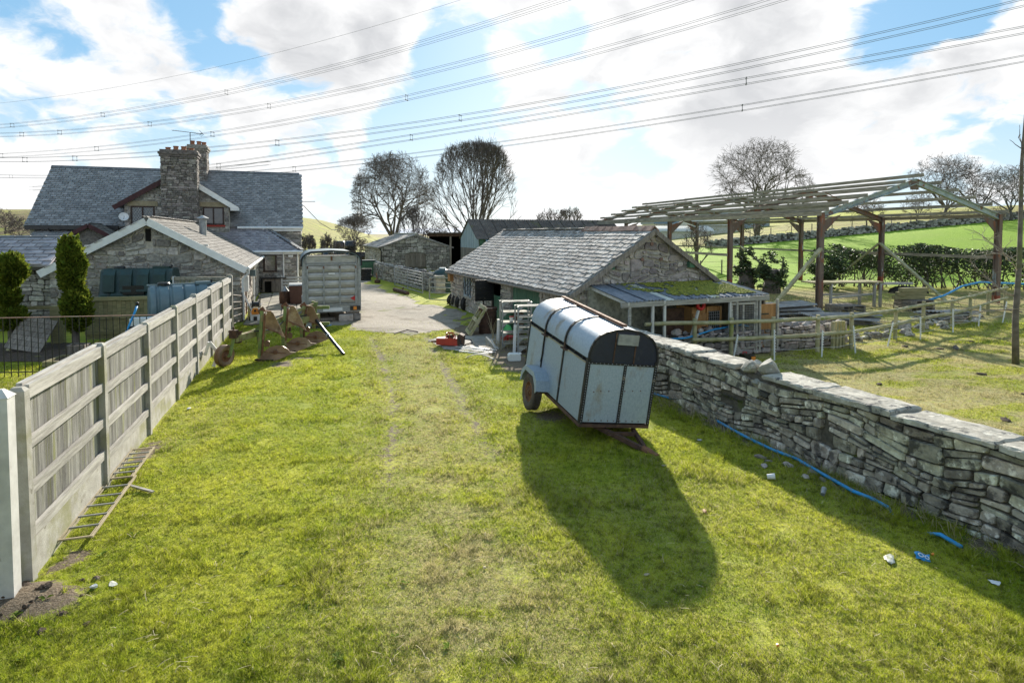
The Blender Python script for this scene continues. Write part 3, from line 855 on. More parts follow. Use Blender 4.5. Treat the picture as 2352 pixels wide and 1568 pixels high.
def rubble(parent, O, U, V, region, mat_, hs=(.12, .28), ws=(.18, .5), depth=.035, gap=.008, holes=(), nparts=0, seed=1, name='stone', minpx=9.0, wav=.25, cut=.3, N=None, jag=.07, inset=.13):
    rr = random.Random(seed)
    O, U, V = Vector(O), Vector(U).normalized(), Vector(V).normalized()
    N = Vector(N) if N else U.cross(V).normalized()
    items = []
    M = Matrix.Translation(parent.location) @ parent.rotation_euler.to_matrix().to_4x4()
    for pl in rubble_polys(region, holes, hs, ws, gap, rr, wav, cut, jag):
        cx, cy = sum(p[0] for p in pl) / len(pl), sum(p[1] for p in pl) / len(pl)
        w = M @ (O + U * cx + V * cy)
        to = CAMV - w
        px = math.sqrt(area2(pl) * abs(to.normalized().dot(M.to_3x3() @ N))) * FPX * 1.09 / to.length
        vis = 0.0 if (to.dot(M.to_3x3() @ N) < 0 or w.y < .5 or abs(w.x / max(w.y, .1)) > .9) else px
        items.append((vis, pl))
    items.sort(key=lambda t: -t[0])
    rest = MB()
    for k, (px, pl) in enumerate(items):
        if k < nparts and px > minpx:
            mb = MB()
            mb.rnd = rr.random()
            stone_mb(mb, pl, O, U, V, N, depth, rr, inset)
            me = mb.mesh(name)
            me.materials.append(mat_)
            link(name, me, parent)
        else:
            rest.rnd = rr.random()
            stone_mb(rest, pl, O, U, V, N, depth, rr, inset)
    if rest.v:
        rest.build(name + '_infill' if nparts else name + 'work', mat_, parent, kind='stuff')


def slates(parent, O, U, V, W_, L, su, sv, mat_, nparts=0, seed=1, region=None, thick=.012, lift=.02, name='slate', minpx=9.0, jit=.012, ragged=0.0):
    """courses of slates: U along the eave, V up the slope"""
    rr = random.Random(seed)
    O, U, V = Vector(O), Vector(U).normalized(), Vector(V).normalized()
    N = U.cross(V).normalized()
    M = Matrix.Translation(parent.location) @ parent.rotation_euler.to_matrix().to_4x4()
    rows, cols = int(math.ceil(L / sv)), int(math.ceil(W_ / su)) + 1
    shapes = []
    for k in range(5):
        w = su * rr.uniform(.9, 1.0) - .006
        j1, j2 = rr.uniform(-ragged, ragged) * sv, rr.uniform(-ragged, ragged) * sv
        b = lift + thick
        ln = sv * 1.35
        tap = sv / ln
        vs = [(-w / 2, j1, .004), (w / 2, j2, .004), (w / 2, ln, 0), (-w / 2, ln, 0), (-w / 2, j1, b), (w / 2, j2, b), (w / 2, ln, thick * .5), (-w / 2, ln, thick * .5)]
        shapes.append(vs)
    meshes = [None] * 5
    B = Matrix((U, V, N)).transposed()
    items = []
    for i in range(rows):
        for j in range(-1, cols):
            cu = (j + (.5 if i % 2 else 0)) * su + rr.uniform(-jit, jit)
            cv = i * sv + rr.uniform(-jit, jit) * .6
            if cu < su * .2 or cu > W_ - su * .2 or cv > L - sv * .4:
                continue
            if region and not region(cu, cv + sv * .5):
                continue
            p = O + U * cu + V * cv
            w = M @ p
            to = CAMV - w
            px = su * FPX * 1.09 / to.length if to.dot(M.to_3x3() @ N) > 0 else 0
            if abs(w.x / max(w.y, .1)) > .88: px = 0
            items.append((px, p, rr.randrange(5), rr.uniform(-.03, .03), rr.uniform(-.012, .02) * ragged * 4))
    items.sort(key=lambda t: -t[0])
    rest = MB()
    for k, (px, p, sh, yaw, til) in enumerate(items):
        Rm = B @ Matrix.Rotation(yaw, 3, 'Z') @ Matrix.Rotation(til, 3, 'X')
        if k < nparts and px > minpx:
            if meshes[sh] is None:
                mb = MB()
                mb.add(shapes[sh], MB.BOXF)
                meshes[sh] = mb.mesh(name)
                meshes[sh].materials.append(mat_)
            o = link(name, meshes[sh], parent)
            o.matrix_local = Matrix.Translation(p) @ Rm.to_4x4()
        else:
            rest.rnd = rr.random()
            rest.add([p + Rm @ Vector(q) for q in shapes[sh]], MB.BOXF)
    if rest.v:
        rest.build(name + '_courses', mat_, parent, kind='stuff')

# ================================================================ BUILDINGS
TH = rad(19.6)
X3, Y3, Z3 = Vector((1, 0, 0)), Vector((0, 1, 0)), Vector((0, 0, 1))


def slab_roof(parent, poly, thick, mat_, name='roof'):
    """a solid roof deck: poly = corner points (counter-clockwise seen from outside)"""
    mb = MB()
    P = [Vector(p) for p in poly]
    N = (P[1] - P[0]).cross(P[2] - P[0]).normalized()
    n = len(P)
    mb.add([p - N * thick for p in P] + P, [tuple(range(n - 1, -1, -1)), tuple(range(n, 2 * n))] + [(i, (i + 1) % n, n + (i + 1) % n, n + i) for i in range(n)])
    return mb.build(name, mat_, parent)


def window(parent, c, w, h, n, frame_mat, lights=2, depth=.08, fw=.07, diamond=False, name='window', bars=0):
    """c: centre on the wall face, n: outward normal; frame, panes and glazing as sub-parts"""
    c, n = Vector(c), Vector(n).normalized()
    u = Z3.cross(n).normalized()
    mb = MB()
    def bar(a0, b0, a1, b1, d0=-.02, d1=.05):
        mb.prism([(a0, b0), (a1, b0), (a1, b1), (a0, b1)], c, u, Z3, n, d0, d1)
    bar(-w / 2, -h / 2, -w / 2 + fw, h / 2); bar(w / 2 - fw, -h / 2, w / 2, h / 2)
    bar(-w / 2 + fw, -h / 2, w / 2 - fw, -h / 2 + fw); bar(-w / 2 + fw, h / 2 - fw, w / 2 - fw, h / 2)
    lw = (w - 2 * fw) / lights
    for i in range(1, lights):
        x = -w / 2 + fw + i * lw
        bar(x - fw * .5, -h / 2 + fw, x + fw * .5, h / 2 - fw)
    f = mb.build(name, frame_mat, parent)
    for i in range(lights):
        x0 = -w / 2 + fw + i * lw + (fw * .5 if i else 0)
        x1 = -w / 2 + fw + (i + 1) * lw - (fw * .5 if i < lights - 1 else 0)
        mb = MB()
        mb.prism([(x0, -h / 2 + fw), (x1, -h / 2 + fw), (x1, h / 2 - fw), (x0, h / 2 - fw)], c, u, Z3, n, 0.0, .012)
        mb.build('pane', MT['glass'], f)
        if diamond:
            mb = MB()
            hh, ww = h - 2 * fw, x1 - x0
            st = .13
            for s_ in (-1, 1):
                k = -hh
                while k < ww + hh:
                    pa = [(x0 + k + (0 if s_ > 0 else 0), -h / 2 + fw), (x0 + k + hh * .62 * s_, h / 2 - fw)]
                    (ax, ay), (bx, by) = pa
                    ts = [0, 1]
                    if bx != ax:
                        t0, t1 = sorted([(x0 - ax) / (bx - ax), (x1 - ax) / (bx - ax)])
                        ts = [max(0, t0), min(1, t1)]
                    if ts[1] > ts[0] + .02:
                        p = [c + u * (ax + (bx - ax) * t) + Z3 * (ay + (by - ay) * t) + n * .017 for t in ts]
                        mb.beam(p[0], p[1], .009, .012, n)
                    k += st
            if mb.v:
                mb.build('glazing_bar', MT['lead'], f)
    return f


def gutter_run(parent, p0, p1, mat_, r=.06, name='gutter'):
    mb = MB()
    mb.tube([p0, p1], r, 7)
    return mb.build(name, mat_, parent)


def pipe(parent, pts, mat_, r=.04, name='downpipe', n=7):
    mb = MB()
    mb.tube(pts, r, n)
    return mb.build(name, mat_, parent, smooth=.7)


def bargeboard(parent, p0, p1, mat_, h=.22, t=.04, name='bargeboard'):
    mb = MB()
    mb.beam(p0, p1, t, h, Z3)
    return mb.build(name, mat_, parent)


# ---------------------------------------------------------------- farmhouse
HW, HD, EZ, RZ = 13.6, 8.0, 3.9, 7.24
H = thing('farmhouse', 'grey stone farmhouse with long slate roof, paired gable windows and two tall chimneys', 'house', (-12.8, 37.0, 0), TH)
GX, GW, GY = -6.5, 2.95, -.6                 # cross gable centre, half width, face
mb = MB()
mb.box(-HW, 0, .02, HD, 0, EZ)
mb.prism([(0, EZ), (HD, EZ), (HD / 2, RZ - .06)], (-HW + .02, 0, 0), Y3, Z3, X3, 0, HW - .04)
mb.box(GX - GW + .35, GX + GW - .35, GY + .02, .02, 0, 4.95)
mb.prism([(-GW + .35, 4.95), (GW - .35, 4.95), (0, 6.6)], (GX, GY + .02, 0), X3, Z3, Y3, 0, 3.9)
mb.build('wall', MT['mortar'], H)
slope = math.hypot(HD / 2 + .25, RZ - EZ + .2)
VS = Vector((0, HD / 2 + .25, RZ - EZ + .2)).normalized()
O = Vector((-HW - .2, -.25, EZ - .2))
slab_roof(H, [O, O + X3 * (HW + .3), O + X3 * (HW + .3) + VS * slope, O + VS * slope], .12, MT['slate'])
B2 = Vector((.1, HD + .25, EZ - .2)); VB = Vector((0, -(HD / 2 + .25), RZ - EZ + .2)).normalized()
slab_roof(H, [B2, B2 - X3 * (HW + .3), B2 - X3 * (HW + .3) + VB * slope, B2 + VB * slope], .12, MT['slate'])
slates(H, O + Vector((0, -.03, .004)), X3, VS, HW + .3, slope, .30, .20, MT['slate'], nparts=230, seed=3)
rl = MB()
for k in range(31):
    x = -HW - .2 + k * .445
    mb = MB()
    mb.prism([(-.16, -.10), (0, .06), (.16, -.10), (.13, -.13), (0, .0), (-.13, -.13)], (x, HD / 2, RZ + .04), Y3, Z3, X3, 0, .437)
    mb.rnd = R.random()
    mb.build('ridge_tile', MT['ridge_tile'], H)
# cross gable
gs = math.hypot(GW + .1, 1.9)
for s in (-1, 1):
    e = Vector((GX + s * (GW + .12), GY - .22, 4.82))
    vg = Vector((-s * (GW + .12), 0, 1.95)).normalized()
    ug = Y3 if s > 0 else -Y3
    o = e if s > 0 else e + Y3 * 4.6
    Lg = math.hypot(GW + .12, 1.95)
    P = [o, o + ug * 4.6, o + ug * 4.6 + vg * Lg, o + vg * Lg]
    slab_roof(H, P, .1, MT['slate'], 'gable_roof')
    slates(H, P[0] + vg.cross(ug) * -.0 + Vector((0, 0, .004)), ug, vg, 4.6, Lg, .30, .20, MT['slate'], seed=5 + s)
    bargeboard(H, e + Vector((0, -.03, -.12)), e + vg * Lg + Vector((0, -.03, -.12)), MT['maroon'] if s < 0 else MT['white'], .26)
mb = MB()
mb.box(GX + GW - .25, GX + GW + .2, GY - .3, GY + .1, 4.62, 4.78)
mb.build('gutter_end', MT['white'], H)
greg = [(-GW + .35, 0), (GW - .35, 0), (GW - .35, 4.95), (0, 6.6), (-GW + .35, 4.95)]
holes = [(-2.33, 3.74, -1.12, 4.95), (1.22, 3.74, 2.37, 4.95)]
rubble(H, (GX, GY, 0), X3, Z3, [(p[0], max(p[1], 2.9)) for p in greg], MT['stone_dark'], (.12, .24), (.2, .5), .03, .01, holes, nparts=70, seed=12)
for (a, b), dia in (((-2.30, -1.15), True), ((1.25, 2.34), False)):
    window(H, (GX + (a + b) / 2, GY - .0, 4.31), b - a, 1.02, (0, -1, 0), MT['brownframe'], 2, diamond=dia, fw=.075)
    mb = MB(); mb.box(GX + a - .16, GX + b + .16, GY - .05, GY + .05, 4.83, 5.10); mb.build('lintel', MT['sandstone'], H)
    mb = MB(); mb.box(GX + a - .06, GX + b + .06, GY - .09, GY + .05, 3.70, 3.795); mb.build('sill', MT['red'] if not dia else MT['sandstone'], H)
# front walls either side, right wall
rubble(H, (-HW, 0, 0), X3, Z3, [(0, 1.5), (4.4, 1.5), (4.4, 3.85), (0, 3.85)], MT['stone_dark'], (.12, .26), (.2, .55), .03, .01, nparts=0, seed=13)
rubble(H, (GX + GW - .3, 0, 0), X3, Z3, [(0, .6), (3.85, .6), (3.85, 3.85), (0, 3.85)], MT['stone_dark'], (.12, .26), (.2, .55), .03, .01, nparts=60, seed=14)
rubble(H, (0, 0, 0), Y3, Z3, [(0, 0), (HD, 0), (HD, EZ), (HD / 2, RZ - .1), (0, EZ)], MT['stone_dark'], (.14, .3), (.25, .6), .035, .01, seed=15)
# dark fascia left, white gutter right
mb = MB(); mb.box(-HW - .15, GX - GW - .05, -.30, -.24, EZ - .38, EZ - .14); mb.build('fascia', MT['black'], H)
gutter_run(H, (GX + GW + .05, -.33, EZ - .25), (.12, -.33, EZ - .25), MT['white'], .07)
mb = MB(); mb.box(GX + GW + .05, .08, -.27, -.22, EZ - .45, EZ - .18); mb.build('fascia', MT['white'], H)
pipe(H, [(-2.1, -.33, EZ - .3), (-2.1, -.33, EZ - .75), (-2.1, -.12, EZ - .95)], MT['white'], .045)
pipe(H, [(-HW + .9, -.3, EZ - .3), (-HW + 1.1, -.12, EZ - .7), (-HW + 1.1, -.12, .2)], MT['black'], .045)
# chimneys
def stack(cx, cy, w, d, z0, z1, pots, seed, ns):
    ch = MB()
    ch.box(cx - w / 2 + .02, cx + w / 2 - .02, cy - d / 2 + .02, cy + d / 2 - .02, z0, z1 - .02)
    c = ch.build('chimney', MT['mortar_dark'], H)
    tmp = c
    def face(O, U, W_, n, sd):
        rr = random.Random(sd)
        items = rubble_polys([(0, z0), (W_, z0), (W_, z1), (0, z1)], [], (.09, .20), (.16, .42), .007, rr)
        U = Vector(U); N = U.cross(Z3).normalized()
        items.sort(key=lambda p: -sum(q[1] for q in p) / len(p))
        rest = MB()
        for k, pl in enumerate(items):
            m = MB() if k < n else rest
            m.rnd = rr.random()
            stone_mb(m, pl, Vector(O), U, Z3, N, .03, rr)
            if k < n:
                me = m.mesh('stone'); me.materials.append(MT['stone_chimney']); link('stone', me, c)
        if rest.v: rest.build('stonework', MT['stone_chimney'], c, kind='stuff')
    face((cx - w / 2, cy - d / 2, 0), X3, w, ns, seed)
    face((cx + w / 2, cy - d / 2, 0), Y3, d, 0, seed + 1)
    face((cx - w / 2, cy + d / 2, 0), -Y3, d, 0, seed + 2)
    cap = MB()
    cap.box(cx - w / 2 - .07, cx + w / 2 + .07, cy - d / 2 - .07, cy + d / 2 + .07, z1, z1 + .13)
    cap.box(cx - w / 2 - .12, cx + w / 2 + .12, cy - d / 2 - .12, cy + d / 2 + .12, z1 + .13, z1 + .26)
    cap.box(cx - w / 2 - .04, cx + w / 2 + .04, cy - d / 2 - .04, cy + d / 2 + .04, z1 + .26, z1 + .38)
    cap.build('cap', MT['stone_chimney'], c)
    for (px, py, ph) in pots:
        p = MB()
        p.lathe([(.15, 0), (.155, .05), (.125, .08), (.12, ph - .06), (.145, ph - .05), (.145, ph), (.10, ph), (.10, ph - .1)], 12, (cx + px, cy + py, z1 + .38))
        p.build('pot', MT['terracotta'], c, smooth=.6)
stack(GX + .22, GY - .42, 1.74, .84, .0, 7.50, [(-.56, 0, .16), (-.18, 0, .24), (.2, 0, .24), (.58, 0, .16)], 31, 150)
stack(GX + .52, 3.7, 1.02, 1.1, 6.3, 8.42, [(-.28, -.2, .27), (.08, -.2, .25), (.34, -.1, .22), (.3, .3, .25)], 41, 30)
# low wing under a hipped slate roof
wy, wz, wt = -2.2, 2.34, 3.62
mb = MB(); mb.box(-8.2, -.2, wy + .02, 0, 0, wz); mb.build('wing_wall', MT['mortar'], H)
e0 = Vector((-8.2, wy - .22, wz - .02)); vw = Vector((0, 2.22, wt - wz)).normalized(); lw_ = math.hypot(2.22, wt - wz)
slab_roof(H, [e0, Vector((.05, wy - .22, wz - .02)), Vector((-1.95, -.02, wt - .02)), Vector((-8.2, -.02, wt - .02))], .08, MT['slate_purple'], 'wing_roof')
slab_roof(H, [Vector((.05, wy - .22, wz - .02)), Vector((.05, 0, wz - .02)), Vector((-1.95, -.02, wt - .02))], .08, MT['slate_purple'], 'wing_roof')
slates(H, e0 + Vector((0, 0, .004)), X3, vw, 8.25, lw_, .28, .19, MT['slate_purple'], nparts=50, seed=8, region=lambda u, v: u < 8.2 - v / lw_ * 2.05)
for k in range(9):
    t0, t1 = k / 9, (k + .97) / 9
    a, b = Vector((.05, wy - .22, wz)), Vector((-1.95, -.02, wt))
    mb = MB(); mb.beam(a.lerp(b, t0) + Z3 * .05, a.lerp(b, t1) + Z3 * .07, .24, .035); mb.rnd = R.random(); mb.build('hip_tile', MT['ridge_tile'], H)
rubble(H, (-2.6, wy, 0), X3, Z3, [(0, 0), (2.4, 0), (2.4, 2.2), (0, 2.2)], MT['stone_dark'], (.1, .22), (.16, .42), .03, .01, [(.55, 1.13, 1.27, 2.16)], nparts=60, seed=16)
rubble(H, (-.2, wy, 0), Y3, Z3, [(0, 0), (2.2, 0), (2.2, 2.2), (0, 2.2)], MT['stone_warm'], (.1, .22), (.16, .42), .03, .01, seed=17)
window(H, (-1.69, wy, 1.645), .70, 1.0, (0, -1, 0), MT['brownframe'], 1, fw=.085)
mb = MB(); mb.box(-3.0, .04, wy - .20, wy - .15, wz - .2, wz - .03); mb.build('fascia', MT['white'], H)
gutter_run(H, (-3.0, wy - .27, wz - .05), (.08, wy - .27, wz - .05), MT['white'], .06)
pipe(H, [(-.98, wy - .25, wz - .08), (-.98, wy - .08, wz - .3), (-.98, wy - .08, .75)], MT['white'], .045)
pipe(H, [(-.22, wy - .25, wz - .08), (-.22, wy - .07, wz - .3), (-.22, wy - .07, .3)], MT['white'], .045)
mb = MB(); mb.box(-.72, -.46, wy - .1, wy - .04, 1.98, 2.10); mb.build('vent_cover', MT['white'], H)
# porch gable on the left
px_, pw, pe, pa, py = -10.3, 1.45, 2.95, 3.84, -2.3
mb = MB(); mb.box(px_ - 1.15, px_ + 1.15, py + .02, 0, 0, pe); mb.prism([(-1.15, pe), (1.15, pe), (0, pa - .2)], (px_, py + .02, 0), X3, Z3, Y3, 0, 2.2); mb.build('porch_wall', MT['stone_dark'], H)
for s in (-1, 1):
    e = Vector((px_ + s * pw, py - .2, pe - .02)); vg = Vector((-s * pw, 0, pa - pe)).normalized(); L = math.hypot(pw, pa - pe)
    ug = Y3 if s > 0 else -Y3; o = e if s > 0 else e + Y3 * 2.4
    slab_roof(H, [o, o + ug * 2.4, o + ug * 2.4 + vg * L, o + vg * L], .07, MT['slate'], 'porch_roof')
    slates(H, o + Z3 * .004, ug, vg, 2.4, L, .28, .19, MT['slate_warm'], seed=23 + s)
    bargeboard(H, e + Vector((0, -.03, -.09)), e + vg * L + Vector((0, -.03, -.09)), MT['maroon'], .2)
e0 = Vector((-HW + .2, -2.2, 2.5)); v1 = Vector((0, 2.2, 1.0)).normalized()
slab_roof(H, [e0, e0 + X3 * 2.2, e0 + X3 * 2.2 + v1 * 2.4, e0 + v1 * 2.4], .08, MT['slate'], 'lean_to_roof')
slates(H, e0 + Z3 * .004, X3, v1, 2.2, 2.4, .3, .2, MT['slate'], seed=29)
mb = MB(); mb.box(-HW + .25, -HW + 2.3, -2.1, 0, 0, 2.48); mb.build('lean_to_wall', MT['stone_dark'], H)
# television aerial on the chimney
t = thing('roof_aerial', 'television aerial on a thin mast at the top of the rear chimney', 'aerial', wpos(H, (GX + .15, 3.25, 8.5)), TH)
mb = MB(); mb.tube([(0, 0, -.3), (0, 0, 1.05)], .025, 6); mb.build('mast', MT['wire'], t)
mb = MB(); mb.tube([(-1.0, 0, 1.12), (.75, 0, .98)], .018, 6)
for k in range(12):
    x = -.95 + k * .13; mb.tube([(x, -.16, 1.115 - k * .0105), (x, .16, 1.115 - k * .0105)], .009, 5)
mb.build('boom', MT['wire'], t)
mb = MB(); mb.tube([(.55, -.25, .85), (.72, -.25, .98), (.55, -.25, 1.15)], .014, 5); mb.tube([(.55, .25, .85), (.72, .25, .98), (.55, .25, 1.15)], .014, 5); mb.build('reflector', MT['wire'], t)
t = thing('satellite_dish', 'small pale satellite dish on the wall beside the leaded gable window', 'dish', wpos(H, (GX - GW + .35, GY - .22, 4.2)), TH)
mb = MB(); mb.lathe([(.005, .0), (.14, .02), (.24, .07), (.24, .085), (.14, .035), (.005, .015)], 16, (0, 0, 0), (.3, -1, .45)); mb.build('dish', MT['white'], t)
mb = MB(); mb.tube([(0, .2, -.05), (0, .02, 0)], .02, 5); mb.tube([(0, 0, -.15), (.1, -.3, .05)], .012, 5); mb.build('bracket', MT['wire'], t)
t = thing('wall_aerial', 'thin television aerial fixed low on the wing roof of the house', 'aerial', wpos(H, (-1.75, wy + .5, 2.75)), TH)
mb = MB(); mb.tube([(0, 0, -.3), (0, 0, .42)], .02, 5); mb.build('mast', MT['lead'], t)
mb = MB(); mb.tube([(-.45, 0, .42), (.6, 0, .5)], .014, 5)
for k in range(9): mb.tube([(-.4 + k * .11, -.13, .42 + k * .008), (-.4 + k * .11, .13, .42 + k * .008)], .008, 5)
mb.build('boom', MT['lead'], t)
t = thing('gable_aerial', 'thin aerial bracket sticking out of the far right gable of the farmhouse', 'aerial', wpos(H, (.05, 3.2, 5.4)), TH)
mb = MB(); mb.tube([(0, 0, 0), (.9, 0, .02)], .02, 5); mb.build('arm', MT['wire'], t)
mb = MB()
for k in range(5): mb.tube([(.3 + k * .14, -.2, .02), (.3 + k * .14, .2, .02)], .01, 5)
mb.build('boom', MT['wire'], t)

# ---------------------------------------------------------------- gabled outbuilding
OW, OL, OE, ORZ = 5.95, 12.0, 2.15, 3.82
Q = thing('outbuilding', 'stone gabled outbuilding with white bargeboards and a narrow slit in its gable', 'outbuilding', (-10.2, 22.8, 0), TH)
mb = MB()
mb.box(-OW, 0, .02, OL, 0, OE)
mb.prism([(-OW, OE), (0, OE), (-OW / 2, ORZ - .05)], (0, .02, 0), X3, Z3, Y3, 0, OL - .02)
mb.build('wall', MT['mortar'], Q)
rubble(Q, (-OW, 0, 0), X3, Z3, [(0, 0), (OW, 0), (OW, OE), (OW / 2, ORZ - .08), (0, OE)], MT['stone_dark'], (.13, .30), (.2, .58), .035, .019,
       [(OW / 2 - .13, 3.02, OW / 2 + .13, 3.5)], nparts=260, seed=51, wav=.8, cut=.40, jag=.13, inset=.10)
mb = MB(); mb.box(-OW / 2 - .085, -OW / 2 + .085, -.03, .03, 3.04, 3.48); mb.build('slit', MT['dark'], Q)
rubble(Q, (0, 0, 0), Y3, Z3, [(0, 0), (OL, 0), (OL, OE), (0, OE)], MT['stone_warm'], (.12, .26), (.18, .45), .04, .010,
       [(2.0, 0, 2.9, 2.0), (4.2, .9, 5.0, 1.9), (7, 0, 7.9, 2.0)], nparts=120, seed=52)
for y0, y1, z0, z1 in ((2.0, 2.9, 0, 2.0), (7, 7.9, 0, 2.0)):
    mb = MB(); mb.box(.0, .03, y0 + .04, y1 - .04, z0, z1 - .03); mb.build('door', MT['brownframe'], Q)
window(Q, (.005, 4.6, 1.4), .75, .95, (1, 0, 0), MT['brownframe'], 1)
oh = .22
for s in (-1, 1):
    ex = -OW / 2 + s * (OW / 2 + .24)
    ez = OE - .12
    vg = Vector((-OW / 2 - ex, 0, ORZ + .03 - ez)); L = vg.length; vg.normalize()
    ug = Y3 if s > 0 else -Y3
    o = Vector((ex, -oh if s > 0 else OL, ez))
    Wd = OL + oh
    slab_roof(Q, [o, o + ug * Wd, o + ug * Wd + vg * L, o + vg * L], .09, MT['slate_warm'])
    slates(Q, o + Z3 * .004, ug, vg, Wd, L, .30, .21, MT['slate_warm'] if s > 0 else MT['slate'], nparts=200 if s > 0 else 0, seed=55 + s)
    e = Vector((ex, -oh - .03, ez - .10))
    bargeboard(Q, e, e + vg * (L - .02), MT['white'], .25)
for k in range(24):
    mb = MB(); mb.prism([(-.15, -.09), (0, .05), (.15, -.09), (.12, -.12), (0, .0), (-.12, -.12)], (-OW / 2, -oh + k * .5, ORZ + .06), X3, Z3, Y3, 0, .49); mb.rnd = R.random(); mb.build('ridge_tile', MT['slate_warm'], Q)
gutter_run(Q, (.30, -oh, OE - .14), (.30, OL, OE - .14), MT['white'], .065)
mb = MB(); mb.box(.2, .24, -oh + .02, OL, OE - .3, OE - .1); mb.build('fascia', MT['white'], Q)
pipe(Q, [(.30, -.05, OE - .2), (.30, -.05, OE - .32), (.10, -.03, OE - .55), (.10, -.03, .05)], MT['white'], .05)
pipe(Q, [(.30, 5.8, OE - .2), (.12, 5.8, OE - .5), (.12, 5.8, .1)], MT['white'], .05)
for x in (-OW * .5 - 1.72, -OW * .5 + 1.75):
    mb = MB(); mb.box(x - .19, x + .19, -.16, -.02, 2.84, 2.91); mb.build('purlin_end', MT['whitewood'], Q)
t = thing('flue', 'stubby metal flue with a conical cowl on the outbuilding roof', 'flue', wpos(Q, (-1.9, 5.4, 3.35)), TH)
mb = MB(); mb.lathe([(.15, -.2), (.15, .55), (.16, .56), (.16, .6), (.1, .6)], 14); mb.build('pipe', MT['galvpost'], t, smooth=.6)
mb = MB(); mb.lathe([(.25, .62), (.25, .65), (.04, .76), (.01, .77)], 14); mb.build('cowl', MT['galvpost'], t, smooth=.6)
t = thing('meter_box', 'white electricity meter box on the sunlit wall of the outbuilding', 'meter box', wpos(Q, (.05, 1.1, 1.05)), TH)
mb = MB(); mb.box(0, .18, -.2, .2, 0, .6); mb.build('case', MT['white'], t)
mb = MB(); mb.tube([(.08, .0, -.9), (.08, 0, 0)], .022, 6); mb.build('conduit', MT['rust'], t)
t = thing('wall_lantern', 'small blue grey lantern box hanging under the outbuilding gutter', 'lantern', wpos(Q, (.1, 4.0, 1.45)), TH)
mb = MB(); mb.box(0, .22, -.12, .12, 0, .28); mb.build('case', MT['bluetank'], t)
mb = MB(); mb.lathe([(.06, .3), (.09, .4), (.04, .5)], 10, (.11, 0, 0)); mb.build('lamp', MT['sandstone'], t)

# low slated range to the left
LQ = thing('low_range', 'low stone range with purple slate roof behind the clipped conifers', 'outbuilding', wpos(Q, (-OW, .35, 0)), TH)
mb = MB(); mb.box(-16, -.02, .02, 3.6, 0, 2.22); mb.prism([(0, 2.22), (3.6, 2.22), (1.9, 3.1)], (-16, 0, 0), Y3, Z3, X3, 0, 15.98); mb.build('wall', MT['mortar_dark'], LQ)
rubble(LQ, (-9, 0, 0), X3, Z3, [(0, 0), (9, 0), (9, 2.2), (0, 2.2)], MT['stone_dark'], (.09, .22), (.18, .55), .04, .010, nparts=170, seed=61, wav=.4)
e0 = Vector((-16, -.32, 2.24)); v1 = Vector((0, 2.2, .92)); L = v1.length; v1.normalize()
slab_roof(LQ, [e0, e0 + X3 * 15.98, e0 + X3 * 15.98 + v1 * L, e0 + v1 * L], .07, MT['slate_purple'])
slab_roof(LQ, [e0 + Vector((15.98, 4.4, 0)), e0 + Vector((0, 4.4, 0)), e0 + v1 * L, e0 + X3 * 15.98 + v1 * L], .07, MT['slate_purple'])
slates(LQ, e0 + Z3 * .004, X3, v1, 15.98, L, .42, .30, MT['slate_purple'], nparts=150, seed=62, thick=.016, ragged=.03)
mb = MB(); mb.box(-16, -.02, -.27, -.22, 2.06, 2.20); mb.build('fascia', MT['black'], LQ)
for k in range(24):
    mb = MB(); mb.lathe([(.12, 0), (.12, .44), (.09, .46)], 9, (-11.1 + k * .47, 1.9, 3.12), X3); mb.rnd = R.random(); mb.build('ridge_tile', MT['ridge_tile'], LQ, smooth=.6)

# ---------------------------------------------------------------- stone barn with the stone-slate roof
TB = rad(22.4)
BW, BL, BE, BR = 5.17, 11.9, 1.72, 3.45
B = thing('stone_barn', 'low pinkish stone barn with rough stone slate roof and green doors', 'barn', (1.73, 17.0, 0), TB)
mb = MB()
# the front is built round its openings so they are real recesses
ops = [(2.3, 4.6, 0, 1.62), (5.6, 7.5, 0, 1.60), (8.9, 10.05, .62, 1.55)]
y = 0
for (a, b, c, d) in ops:
    mb.box(.02, .4, y, a, 0, BE); 
    if c > 0: mb.box(.02, .4, a, b, 0, c)
    mb.box(.02, .4, a, b, d, BE)
    y = b
mb.box(.02, .4, y, BL, 0, BE)
mb.box(.4, BW, .02, .4, 0, BE); mb.box(.4, BW, BL - .4, BL, 0, BE); mb.box(BW - .4, BW, .4, BL - .4, 0, BE)
mb.prism([(0, BE), (BW, BE), (BW / 2, BR - .05)], (0, .02, 0), X3, Z3, Y3, 0, .35)
mb.prism([(0, BE), (BW, BE), (BW / 2, BR - .05)], (0, BL - .37, 0), X3, Z3, Y3, 0, .35)
mb.build('wall', MT['mortar'], B)
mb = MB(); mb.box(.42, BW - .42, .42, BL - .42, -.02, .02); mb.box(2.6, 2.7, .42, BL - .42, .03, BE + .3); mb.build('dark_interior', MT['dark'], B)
rubble(B, (0, 0, 0), X3, Z3, [(0, 0), (BW, 0), (BW, BE), (BW / 2, BR - .1), (0, BE)], MT['stone_pink'], (.10, .27), (.16, .48), .03, .022, nparts=230, seed=71, wav=.8, cut=.42, jag=.14, inset=.10)
rubble(B, (0, BL, 0), -Y3, Z3, [(0, 0), (BL, 0), (BL, BE - .02), (0, BE - .02)], MT['stone_warm'], (.11, .26), (.16, .46), .035, .013,
       [(BL - b - .02, c, BL - a + .02, d + .03) for (a, b, c, d) in ops], nparts=160, seed=72, wav=.4, cut=.4)
SAG = lambda t: .0
